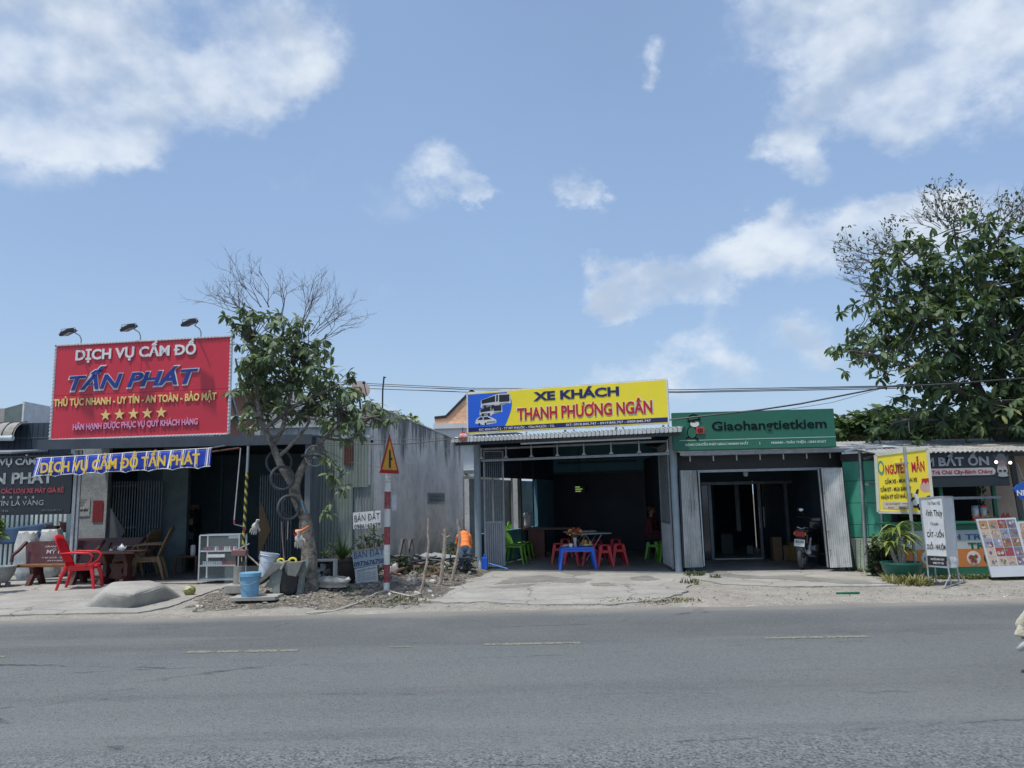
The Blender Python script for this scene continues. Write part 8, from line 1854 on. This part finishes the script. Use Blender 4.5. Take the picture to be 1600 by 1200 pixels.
def board(label, quad, Y, lean, seed, grid=(4,5)):
    P_ = [W(a, b, Y) for a, b in quad]; c = P_[3]; t = thing('menu_board', label, 'board', (c.x, Y, 0))
    tl, tr_, br, bl = [Vector((p.x-c.x, 0, p.z)) for p in P_]
    M_ = Matrix.Rotation(R(lean), 4, 'X')
    def q3(u, w, y): p = tl.lerp(tr_, u).lerp(bl.lerp(br, u), w); return M_ @ Vector((p.x, y, p.z))
    def quad_(u0, u1, w0, w1, y, m, nm, par, th=.001):
        q = MB(); a = [q3(u0,w0,y), q3(u1,w0,y), q3(u1,w1,y), q3(u0,w1,y)]; b = [q3(u0,w0,y+th), q3(u1,w0,y+th), q3(u1,w1,y+th), q3(u0,w1,y+th)]
        q.add(a+b, [(0,3,2,1),(4,5,6,7),(0,1,5,4),(1,2,6,5),(2,3,7,6),(3,0,4,7)]); return q.build(nm, m, par)
    pn = quad_(0, 1, 0, 1, 0, mat('board_white', (.60,.63,.66), (.54,.57,.6), 2, .5), 'panel', t, .03); rnd = random.Random(seed)
    quad_(.44,.52,.01,.97,.035,M_DARK,'rear_strut',t,.02)
    pal = [(.35,.05,.05),(.12,.10,.09),(.45,.28,.12),(.18,.25,.12),(.10,.13,.28),(.5,.45,.4),(.28,.06,.08),(.3,.33,.36),(.38,.2,.1)]
    nx, ny = grid
    for j in range(ny):
        for i in range(nx):
            u0 = .035+i*(.94/nx)+rnd.uniform(0,.01); u1 = u0+.94/nx-.018; w0 = .03+j*(.79/ny); w1 = w0+.79/ny-.012
            k = rnd.randrange(9); cell = quad_(u0, u1, w0, w1, -.003, mat('cell_%d' % k, [v_*.9+.12 if (k+j) % 2 else v_ for v_ in pal[k]], pal[(k+3) % 9], 26, .5), 'picture', pn)
            for s in range(rnd.randint(3,6)):
                uc = rnd.uniform(u0+.04, u1-.04); wc = rnd.uniform(w0+.04, w1-.03); r_ = rnd.uniform(.015,.042); n = 10; kk = rnd.randrange(9)
                pts = [q3(uc+r_*math.cos(6.283*a/n), wc+r_*.8*math.sin(6.283*a/n), -.0042-.0006*s) for a in range(n)]; q = MB(); q.add(pts, [tuple(range(n))]); q.build('print', mat('food_spot%d' % kk, ((.62,.6,.58),(.4,.05,.05),(.06,.05,.05),(.5,.3,.1),(.15,.3,.08),(.55,.5,.42),(.08,.12,.3),(.35,.12,.05),(.7,.7,.7))[kk], pal[kk], 40, .5), cell)
board('large white menu board of food pictures leaning at the stall front', [(1529,811),(1591,808.5),(1612,900),(1550,902)], 13.45, -4, 3)
board('teal edged menu board half out of frame at the right edge', [(1593,815),(1660,813),(1676,898),(1608,900)], 13.75, -4, 9, (3,5))
def yellow_sign():
    g = G(1433, 907); t = thing('pole_sign', 'yellow sign on a slim leaning pole in front of the snack stall', 'sign', g); o = Vector(g)
    top = W(1413, 699, o.y)-o; MB().tube([(0,0,-.05), top], .028, 12).build('pole', M_GALV, t, smooth=True); MB().lathe([(.19,-.03),(.16,.07),(.1,.12),(.03,.14)], 9).build('footing', M_CONC, t)
    ya, yb = 14.1, 13.85
    A = W(1368,711,ya); B = W(1449,700.5,yb); f = Fr((A.x, A.y, 0), math.atan2(B.y-A.y, B.x-A.x)); L = (B.xy-A.xy).length; H = f.hit
    ps = at(thing('sign_panel', 'x', 'sign'), f); bpy.data.objects.remove(ps)
    loc = f.M; q0 = Matrix.Translation(-o) @ loc
    hold = bpy.data.objects.new('sign_board', None); COL.objects.link(hold); hold.parent = t; hold.matrix_local = q0
    # the board itself is a part, its print sub-parts
    def tlp(a, b): x, z = H(a, b); return x, z
    c = [tlp(1368,711), tlp(1449,700.5), tlp(1458.5,801.5), tlp(1372.5,800)]
    bpy.data.objects.remove(hold)
    bd = MB().prism([c[0],c[1],c[2],c[3]], 0, .03).build('board', mat('pole_sign_yellow', (.88,.70,.04), (.82,.64,.04), 1, .4), t); bd.matrix_local = q0
    fm = MB()
    for i in range(4): a, b = c[i], c[(i+1) % 4]; fm.bar((a[0],.01,a[1]),(b[0],.01,b[1]),.045,.05)
    fm.build('frame', mat('frame_cream', (.62,.62,.5)), bd)
    red = mat('sign_letter_red', (.50,.012,.03)); bk = mat('print_black', (.015,.015,.02))
    def ln(b, m, pa, pb, h, **k):
        ax, az = H(*pa); bx, bz = H(*pb); hh = h/FPX*13.9; text(b, bd, m, ax, bx, az, az+hh, y=-.002, dep=.004, zs=bz-az, **k)
    ln('NGUYỄN', red, (1384,741), (1418,738), 14.5, bold=.028); ln('MẪN', red, (1425,737), (1445,735), 15, bold=.028)
    ln('CẦM XE - MUA BÁN XE', bk, (1383,756), (1433,752), 6, bold=.018); ln('CẦM ĐT - MUA BÁN ĐT', bk, (1376,768), (1424,766), 6, bold=.018); ln('NHẬN KÝ GỬI NHÀ, ĐẤT', bk, (1377,780), (1426,777), 6, bold=.018)
    a, b, cc_, d = H(1379,794.5), H(1427,797), H(1427,784), H(1379,783); MB().prism([a,b,cc_,d], -.001, -.004).build('pale_box', mat('pale_box', (.62,.55,.42)), bd)
    ln('ĐC: 0919.548.757 - 0909.845', bk, (1384,789), (1421,788), 2.6, bold=.0); ln('■ MOMO', red, (1388,794.5), (1397,794.7), 2.6, bold=.0); ln('0918.845', bk, (1405,795), (1421,795.4), 2.6)
    x, z = H(1376.5, 731); disc(bd, mat('logo_green', (.10,.3,.2)), x, z, .055, .13, -.001, .003); disc(bd, mat('pole_sign_yellow', (.88,.70,.04)), x, z, .032, .08, -.005, .002)
    # scooter print and gift print
    def dd(px, py, rx, ry, m, y): x, z = H(px, py); disc(bd, m, x, z, rx, ry, y, .001)
    wt = mat('print_white', (.66,.68,.66))
    dd(1430,785,.085,.1,bk,-.001); dd(1430,785,.045,.055,wt,-.003); dd(1440.5,790,.085,.1,bk,-.001); dd(1440.5,790,.045,.055,wt,-.003)
    pp = [H(1427,772),H(1431,767),H(1433,768),H(1434,777),H(1441,776),H(1444,781),H(1440,788),H(1432,787)]; MB().prism(pp, -.004, -.006).build('print', wt, bd)
    pp = [H(1430,771),H(1432,765),H(1436,764),H(1435,766),H(1434,772)]; MB().prism(pp, -.0065, -.008).build('print', bk, bd)
    pp = [H(1440,748),H(1451,747),H(1452,755),H(1449,752),H(1446,756),H(1443,752),H(1440,757)]; MB().prism(pp, -.002, -.005).build('print', red, bd); dd(1446,761,.09,.09,mat('print_pale_pink', (.62,.4,.33)),-.001)
    pp = [H(1448,775),H(1453,774),H(1455,792),H(1449,792)]; MB().prism(pp, -.002, -.005).build('print', bk, bd)
    for y_ in (.88, .55):
        p = Vector((top.x*y_, 0, top.z*y_)); MB().box(p.x-.05, p.x+.05, .0, .6, p.z-.015, p.z+.015).build('bracket', M_GALV, t)
yellow_sign()
def standing_sign():
    g = G(1466, 916); t = thing('lightbox_sign', 'white upright box sign on a thin steel stand in front of the stall', 'sign', g); o = Vector(g); Y = o.y
    X = lambda p, q_, y=0: W(p, q_, Y+y).x-o.x; Z = lambda q_, p=1466, y=0: W(p, q_, Y+y).z
    yl, yr = .12, -.08
    q = MB(); q.hexa([(X(1449,885,yl),yl,Z(885,1449,yl)),(X(1482,888,yr),yr,Z(888,1482,yr)),(X(1497,884,.22),.22,Z(884,1497,.22)),(X(1460,884,.36),.36,Z(883,1460,.36)),
                      (X(1437,778,yl),yl,Z(779,1437,yl)),(X(1472,777,yr),yr,Z(777,1472,yr)),(X(1488,777,.22),.22,Z(777,1488,.22)),(X(1450,778,.36),.36,Z(778,1450,.36))])
    bx = q.build('box', mat('box_white', (.60,.62,.62), (.52,.54,.54), 2, .5, dirt=.15), t)
    a = Vector((X(1449,885,yl),yl,Z(885,1449,yl))); b = Vector((X(1482,888,yr),yr,Z(888,1482,yr))); tl = Vector((X(1437,778,yl),yl,Z(779,1437,yl)))
    ux = (b-a); w = ux.length; ux.normalize(); uz = (tl-a); h = uz.length; uz.normalize(); n_ = ux.cross(uz).normalized()
    M_ = Matrix((ux.to_4d(), (-n_).to_4d()*1, uz.to_4d(), (0,0,0,1))).transposed(); M_ = Matrix(((ux.x,-n_.x*-1*-1,uz.x,a.x),(ux.y,-n_.y,uz.y,a.y),(ux.z,-n_.z,uz.z,a.z),(0,0,0,1)))
    bk = mat('print_black', (.015,.015,.02)); fc = MB().box(.01, w-.01, -.004, -.001, .01, h-.01).build('face', mat('face_white', (.66,.69,.69)), t); fc.matrix_local = M_
    text('Tóc Nam Nữ', fc, bk, .06, w-.05, h*.90, h*.955, y=-.005, dep=.002, bold=.0); text('Vinh Thúy', fc, bk, .02, w-.03, h*.735, h*.83, y=-.005, dep=.002, bold=.018)
    text('Chuyên:', fc, bk, w*.3, w*.7, h*.60, h*.645, y=-.005, dep=.002); text('CẮT - UỐN', fc, bk, .03, w-.03, h*.425, h*.50, y=-.005, dep=.002, bold=.028); text('DUỖI - NHUỘM', fc, bk, .02, w-.02, h*.245, h*.32, y=-.005, dep=.002, bold=.028)
    rect(fc, bk, .012, w-.012, .012, h*.15, -.005, .002); wt = mat('print_white', (.66,.68,.66)); text('NGUYỄN MINH THÚY', fc, wt, .06, w-.05, h*.09, h*.118, y=-.0075, dep=.001, bold=.02); text('0985.737.796', fc, wt, .09, w-.06, h*.035, h*.063, y=-.0075, dep=.001, bold=.02)
    fr_ = MB()
    E_ = [(X(1437,778,yl),yl,Z(779,1437,yl)),(X(1472,777,yr),yr,Z(777,1472,yr)),(X(1488,777,.22),.22,Z(777,1488,.22))]; F_ = [(X(1449,885,yl),yl,Z(885,1449,yl)),(X(1482,888,yr),yr,Z(888,1482,yr)),(X(1497,884,.22),.22,Z(884,1497,.22))]
    for i in range(2): fr_.bar(E_[i],E_[i+1],.02); fr_.bar(F_[i],F_[i+1],.02)
    for i in range(3): fr_.bar(E_[i],F_[i],.02)
    fr_.build('edging', M_GALV, t)
    for (pa, pb, y0, y1) in (((1449,885),(1452,915),yl,yl),((1481,888),(1487,921),yr,yr),((1494,884),(1500,918),.22,.22),((1461,884),(1463,913),.36,.36)):
        p1 = Vector((X(*pa,y0),y0,Z(pa[1],pa[0],y0)+.1)); p2 = Vector((X(*pb,y1),y1,0)); MB().tube([p1,p2], .013, 7).build('leg', M_GALV, t)
    a1 = Vector((X(1487,921,yr),yr,.02)); b1 = Vector((X(1500,918,.22),.22,.02)); c1 = Vector((X(1452,915,yl),yl,.02)); d1 = Vector((X(1463,913,.36),.36,.02))
    MB().tube([a1-(b1-a1)*.9,b1+(b1-a1)*.7], .012, 6).build('foot_bar', M_GALV, t); MB().tube([c1-(d1-c1)*.3,d1+(d1-c1)*.3], .012, 6).build('foot_bar', M_GALV, t); MB().tube([a1-(b1-a1)*.85, a1+Vector((0,0,.16))], .009, 6).tube([b1+(b1-a1)*.65, b1+Vector((0,0,.16))], .009, 6).build('brace', M_GALV, t)
    sk = sack('plastic_bag', 'scrunched clear bag tied to the lower right corner of the white box sign', o+Vector((X(1487,884,.0),-.05,Z(886,1487)-.02)), .13, .15, mat('film', (.6,.64,.66)), 31); sk['category'] = 'bag'
standing_sign()
def pot_plant():
    g = G(1411, 908); t = thing('potted_plant', 'striped dracaena in a wide green bowl behind the yellow sign pole', 'plant', g); 
    MB().lathe([(.16,0),(.24,.06),(.31,.20),(.325,.29),(.34,.295),(.34,.325),(.305,.325),(.29,.27),(.001,.26)], 26).build('pot', mat('green_glaze', (.02,.14,.105), (.015,.11,.08), 4, .35), t, smooth=True)
    rnd = random.Random(15); lm = leafmat('striped_leaf', (.10,.16,.03), (.24,.30,.06), (.48,.50,.18), .35)
    for (dx, dy, h, n, L) in ((-.02,0,.85,30,.48),(.12,.05,.62,20,.38),(-.15,.03,.5,14,.36),(.03,-.05,.40,10,.3)):
        MB().tube([(dx*.4,dy*.4,.25),(dx*.8,dy,.25+h*.4),(dx,dy,.25+h*.75)], [.04,.032,.022], 8).build('stem', M_STICK, t, smooth=True)
        for i in range(n):
            a = rnd.uniform(0,6.28); l = L*rnd.uniform(.7,1.1); up = rnd.uniform(.1,1.0); w = rnd.uniform(.018,.032); d = Vector((math.cos(a), math.sin(a), 0)); s_ = Vector((-d.y, d.x, 0)); b = Vector((dx,dy,.25+h*rnd.uniform(.55,.82)))
            P_ = [b + d*(l*(u)) + Vector((0,0,l*(up*1.1*u-(.55+up*.6)*u*u))) for u in (0,.25,.5,.78,1)]; ww = (w*.5,w,w,w*.7)
            v = []; 
            for k in range(4): v += [P_[k]-s_*ww[k], P_[k]+Vector((0,0,-.006)), P_[k]+s_*ww[k]]
            v.append(P_[4]); q = MB(); q.add(v, [(0,1,4,3),(1,2,5,4),(3,4,7,6),(4,5,8,7),(6,7,10,9),(7,8,11,10),(9,10,12),(10,11,12)]); q.build('leaf', lm, t)
    dv = leafmat('dark_vine', (.015,.03,.015), (.03,.055,.02), (.08,.1,.03)); bush('plant', 'dark trailing plant left of the green bowl against the panels', G(1378, 902), .2, .85, 60, dv, leaf_mesh('l', .14, .035), 12)
    bush('plant', 'small broad leaved plant behind the striped dracaena', G(1432, 893), .22, 1.35, 34, leafmat('mid_leaf', (.04,.09,.03), (.07,.14,.04), (.15,.2,.06)), leaf_mesh('l', .2, .05), 14)
    gbox2 = MB().box(-.2,.2,-.02,.02,0,.02)
pot_plant()
# round blue sign, partly outside the frame
bs = thing('round_sign', 'blue shield shaped sign with white letters hanging at the far right', 'sign', W(1603, 768, 13.9)); r_ = 20/FPX*13.9
MB().prism([(-r_*.95,.05),(-r_*.55,r_*.55),(0,r_*.75),(r_*.6,r_*.6),(r_,.05),(r_*.55,-r_*.6),(-r_*.5,-r_*.6)], 0, .03).build('panel', mat('shield_blue', (.015,.10,.42), None, 2, .4), bs)
text('NET', bs, M_WHITE, -r_*.72, r_*.35, -.07, .03, y=-.003, dep=.004, bold=.028); MB().tube([(0,.03,.2),(.1,.3,.5)], .012, 6).build('hanger', M_DARK, bs)
# scrap on the shoulder
put(MB().bbox(-.18,.18,-.02,.02,0,.03,.01).build('plastic_strip', mat('green_tarp', (.01,.14,.075))), G(1325, 928), 'thin green plastic strip lying on the dusty shoulder', 'litter')

# ------------------------------------------------------------------ behind: brick gable, white house, far trees, mast and dish, wires
def brick_house():
    Y = 32.0; c = W(740, 800, Y); t = thing('brick_house', 'orange brick gabled house seen left of and behind the yellow sign', 'house', (c.x, Y, 0)); o = Vector(t.location); P_ = lambda a, b, y=Y: (W(a, b, y).x-o.x, W(a, b, y).z)
    m, nt, N, K, b = nodemat('orange_brick'); tc = N('ShaderNodeTexCoord'); mp = N('ShaderNodeMapping'); mp.inputs['Rotation'].default_value = (R(90),0,0); K(tc.outputs['Object'], mp.inputs[0]); br = N('ShaderNodeTexBrick'); K(mp.outputs[0], br.inputs['Vector']); br.inputs['Scale'].default_value = 3.0; br.inputs['Color1'].default_value = (.92,.50,.28,1); br.inputs['Color2'].default_value = (.78,.36,.19,1); br.inputs['Mortar'].default_value = (.75,.66,.52,1); br.inputs['Mortar Size'].default_value = .02; K(br.outputs[0], b.inputs['Base Color']); b.inputs['Roughness'].default_value = .9
    lo = P_(678,668)[1]; g = [P_(679,662), P_(679,655), P_(697,653), P_(737,612), P_(777,650), P_(800,652), P_(800,662)]
    MB().prism(g, 0, .2).build('gable', m, t); MB().box(g[0][0], g[-1][0], .3, 12, 0, g[0][1]).build('body', M_PLASTER, t)
    MW = mat('sunlit_white', (.70,.71,.70), (.6,.61,.6), 2, .8, dirt=.15)
    q = MB(); E_ = [(g[i][0], g[i][1]) for i in range(1,6)]
    for i in range(4): q.bar((E_[i][0],.06,E_[i][1]+.06),(E_[i+1][0],.06,E_[i+1][1]+.06),.24,.1)
    q.build('coping', M_DARK, t)
    MB().box(g[0][0]-.05, g[-1][0]+.05, -.12, .2, g[0][1]-.22, g[0][1]-.003).build('band', MW, t)
    MB().box(g[0][0], g[-1][0], 0, .2, 0, g[0][1]-.223).build('wall', MW, t)
    roof = MB().add([(E_[1][0],.2,E_[1][1]),(E_[2][0],.2,E_[2][1]),(E_[2][0],12,E_[2][1]),(E_[1][0],12,E_[1][1]),(E_[3][0],.2,E_[3][1]),(E_[3][0],12,E_[3][1])], [(0,1,2,3),(1,4,5,2)]).build('roof', M_RUST, t)
    # white house nearer, with window and ledges
    Y2 = 26.0; t = thing('house', 'sunlit white house wall with small window seen beside the left pillar', 'house', (W(735,800,Y2).x, Y2, 0)); o2 = Vector(t.location); Q = lambda a, b: (W(a, b, Y2).x-o2.x, W(a, b, Y2).z)
    a = Q(716, 675); b2 = Q(780, 760)
    MB().box(a[0], b2[0], 0, 3, 0, Q(735,690)[1]).build('wall', MW, t); MB().box(a[0]-.1, b2[0]+.1, -.25, 3.1, Q(735,692)[1]+.002, Q(735,683)[1]).build('eave', MW, t); MB().box(a[0], b2[0], -.3, -.002, Q(735,745)[1], Q(735,741)[1]).build('ledge', M_PLASTER, t); MB().box(a[0], b2[0], -.2, -.002, Q(735,735)[1], Q(735,732)[1]).build('ledge', MW, t)
    w = MB().box(Q(728,0)[0], Q(741,0)[0], -.03, -.002, Q(735,706)[1], Q(735,697)[1]).build('window', M_STEEL, t)
    for k in range(5): x = Q(728,0)[0]+(k+.5)*(Q(741,0)[0]-Q(728,0)[0])/5; MB().box(x-.015,x+.015,-.05,-.031,Q(735,706)[1],Q(735,697)[1]).build('bar', M_WHITE, w)
brick_house()
bush('bush', 'small dark bush in the gap left of the pillar before the white house', (W(728,800,24.8).x, 24.8, 0), .35, 2.6, 150, leafmat('far_leaf', (.03,.06,.025), (.06,.1,.04), (.12,.15,.05)), leaf_mesh('l', .2, .05), 41)
bush('tree', 'pale green far tree top peeping over the grey side wall', (W(622,700,34).x, 34, 3.2), 1.0, 2.4, 260, leafmat('yellowgreen', (.14,.2,.04), (.22,.27,.07), (.3,.3,.1)), leaf_mesh('l', .3, .07), 42, cat='tree')
bush('tree', 'low distant green treetops behind the green panel wall roof', (W(1375,690,24).x, 24, 3.0), 1.6, 1.1, 420, leafmat('far_leaf2', (.04,.08,.03), (.07,.12,.04), (.14,.17,.06)), leaf_mesh('l', .28, .07), 43, cat='tree')
bush('tree', 'dense dark treetops behind the stall roof under the big tree', (W(1500,690,24).x, 24, 2.9), 2.4, 1.0, 560, leafmat('far_leaf3', (.02,.045,.02), (.04,.07,.03), (.1,.12,.04)), leaf_mesh('l', .3, .07), 44, cat='tree')
gh = thing('building', 'pale building with a green gutter behind the big tree at the right', 'building', (W(1560,690,26).x, 26, 0)); MB().box(-4, 7, 0, 4, 0, W(1560,672,26).z).build('wall', mat('sunlit_white', (.70,.71,.70)), gh); MB().box(-4.1, 7.1, -.3, 4.1, W(1560,684,26).z, W(1560,680,26).z).build('gutter', mat('gutter_green', (.05,.3,.16)), gh)
mast = thing('antenna_mast', 'thin bent antenna mast above the grey building', 'antenna', W(597, 652, 20)); o = Vector(mast.location); MB().tube([(0,0,-.6), W(598,610,20)-o, W(600,589,20)-o], .022, 6).build('mast', M_DARK, mast); MB().bar(W(599,589,20)-o, W(603,590,20)-o, .03).build('head', M_DARK, mast)
dish = thing('satellite_dish', 'round mesh satellite dish on the grey building, rusty on its lower half', 'dish', W(562, 611, 18.5)); rr = 15/FPX*18.5
q = MB(); q.M = Matrix.Rotation(R(25), 4, 'Z') @ Matrix.Rotation(R(75), 4, 'X'); q.lathe([(.001,0),(rr*.4,.02),(rr*.75,.06),(rr,.11)], 26, squash=.95); d_ = q.build('reflector', mat('dish_mesh', (.42,.42,.40), (.30,.16,.11), 2.5, .6), dish, smooth=True); d_.modifiers.new('t','SOLIDIFY').thickness = .006
MB().tube([(0,0,-.2),(.02,.1,-.6)], .025, 8).build('stand', M_DARK, dish); MB().tube([(rr*.8,-.1,-.1),(rr*.9,-.55,.12)], .012, 6).build('feed_arm', M_DARK, dish); MB().ball((rr*.9,-.55,.12), .04, 8, 6).build('feed_horn', M_DARK, dish)
def wire(label, pts, r=.012):
    c = pts[0]; fine = []
    for i in range(len(pts)-1):
        for k in range(8):
            u = k/8; p = pts[i].lerp(pts[i+1], u); fine.append(p - c + Vector((0,0,-.0)))
    fine.append(pts[-1]-c); o = MB().tube(fine, r, 6).build('power_line', M_BLACK, smooth=True); o.location = c; o['label'] = label; o['category'] = 'cable'; return o
wire('uppermost black cable behind the yellow sign, running from the left tree to the right', [W(380,590,21.2), W(560,598.5,20.5), W(740,606.5,20), W(1060,609,19.5), W(1390,603,19), W(1800,585,18)])
wire('middle black cable of the three behind the yellow sign', [W(380,593,21.2), W(560,601.5,20.6), W(740,609,20), W(1060,612,19.5), W(1390,604.5,19), W(1800,588,18)])
wire('lowest black cable of the three behind the yellow sign', [W(380,598,21.2), W(560,606.5,20.7), W(740,613,20), W(1060,613.5,19.5), W(1390,607,19), W(1800,592,18)])
wire('thick slack cable dropping across the top of the green sign', [W(1800,575,14.0), W(1480,600,14.4), W(1385,604.5,14.6), W(1250,631,14.7), W(1190,640,14.7), W(1110,649,14.8), W(1046,656,14.9)], .017)
wire('thin looped cable hanging under the thick slack one', [W(1385,605,14.6), W(1300,629,14.6), W(1230,640,14.6), W(1150,644,14.7)], .005)
for i, (ya, yb, lab) in enumerate(((686,688,'upper thin wire strung across the grey side wall'),(692,694,'second thin wire strung across the grey side wall'),(697,695,'third thin wire strung across the grey side wall'))):
    wire(lab, [W(480,ya,15.8), W(560,yb,16.0), W(640,yb-1,16.1), W(724,684,16.2)], .006)
wire('sagging thin wire low across the grey side wall', [W(500,700,15.9), W(545,722,16), W(600,731,16), W(660,722,16.1), W(712,694,16.2)], .005)

# ------------------------------------------------------------------ rider entering at the right edge
def rider():
    Y = 6.9; foot = W(1596, 1003, Y); al = R(-35); g = Vector((foot.x+.50*math.cos(al), Y+.50*math.sin(al), .004))
    mb2 = motorbike('motorbike at the right edge of the road, wholly beside the picture but for its shadow', g, R(180)+al)
    t = thing('person', 'rider at the right edge, only a cream trouser hem and a pale shoe in view', 'person', g, al); o = Vector(g)
    sh_ = Vector((-.50, 0, foot.z)); segs = []
    hip = Vector((0,.32,.86)); ch = Vector((0,.26,1.28)); segs += [(hip, ch, .14, .15, .8), (ch+Vector((-.14,0,.06)), ch+Vector((.14,0,.06)), .065, .065, 1), (ch+Vector((0,0,.1)), ch+Vector((0,0,.22)), .055, .055, 1), (ch+Vector((0,-.02,.3)), ch+Vector((0,-.02,.37)), .09, .1, 1)]
    for sx in (-1, 1):
        ft = Vector((-sx*(sh_.x+.03)*-1 if sx > 0 else sh_.x+.03, 0, sh_.z+.13)); ft.x = abs(ft.x)*sx; kn = Vector((sx*.25, -.12, .68))
        segs += [(hip+Vector((sx*.09,0,0)), kn, .095, .065, 1), (kn, ft, .06, .04, 1), (ft, ft+Vector((0,-.03,-.08)), .04, .035, .8)]
        wr = Vector((sx*.30,-.24,1.03)); el = Vector((sx*.32,.05,1.05)); segs += [(ch+Vector((sx*.17,0,.05)), el, .055, .045, 1), (el, wr, .042, .028, 1)]; hand(segs, wr, (0,-1,-.1))
    hd = ch+Vector((0,-.02,.33)); MB().ball(hd+Vector((0,-.115,0)), .017, 8, 6).build('nose', M_SKIN, t); MB().ball(hd+Vector((-.032,-.10,.03)), .01, 6, 5).ball(hd+Vector((.032,-.10,.03)), .01, 6, 5).build('eyes', M_BLACK, t)
    b = capsule_body('body', t, segs, [M_SKIN]); cr = mat('cream_trousers', (.62,.57,.44), (.54,.49,.37), 10, .9, bump=.3)
    garment('trousers', b, t, cr, lambda c: c.z < .86 and c.z > sh_.z+.10, .02); garment('shirt', b, t, mat('grey_shirt', (.2,.22,.25)), lambda c: c.z >= .86 and c.z < 1.34, .015); MB().ball(ch+Vector((0,.03,.40)), .135, 14, 10, (1,1,.85)).build('helmet', mat('helmet', (.25,.05,.05)), t, smooth=True)
    # wide trouser hem and the shoe below it
    hx = sh_.x; hz = sh_.z
    q = MB(); q.hexa([(hx-.05,-.08,hz+.055),(hx+.16,-.08,hz+.03),(hx+.16,.06,hz+.03),(hx-.05,.06,hz+.055),(hx+.02,-.06,hz+.20),(hx+.20,-.07,hz+.19),(hx+.2,.06,hz+.19),(hx+.02,.05,hz+.20)])
    hm = q.build('trouser_hem', cr, t); md = hm.modifiers.new('b','BEVEL'); md.width = .02; md.segments = 3
    q = MB(); q.M = Matrix.Translation((hx+.035,-.01,hz)) @ Matrix.Rotation(R(-48), 4, 'Y'); q.ball((0,0,0), .06, 16, 10, (1.8,.95,.7)); q.build('shoe', mat('pale_shoe', (.72,.68,.6), (.6,.57,.5), 12, .8), t, smooth=True)
rider()
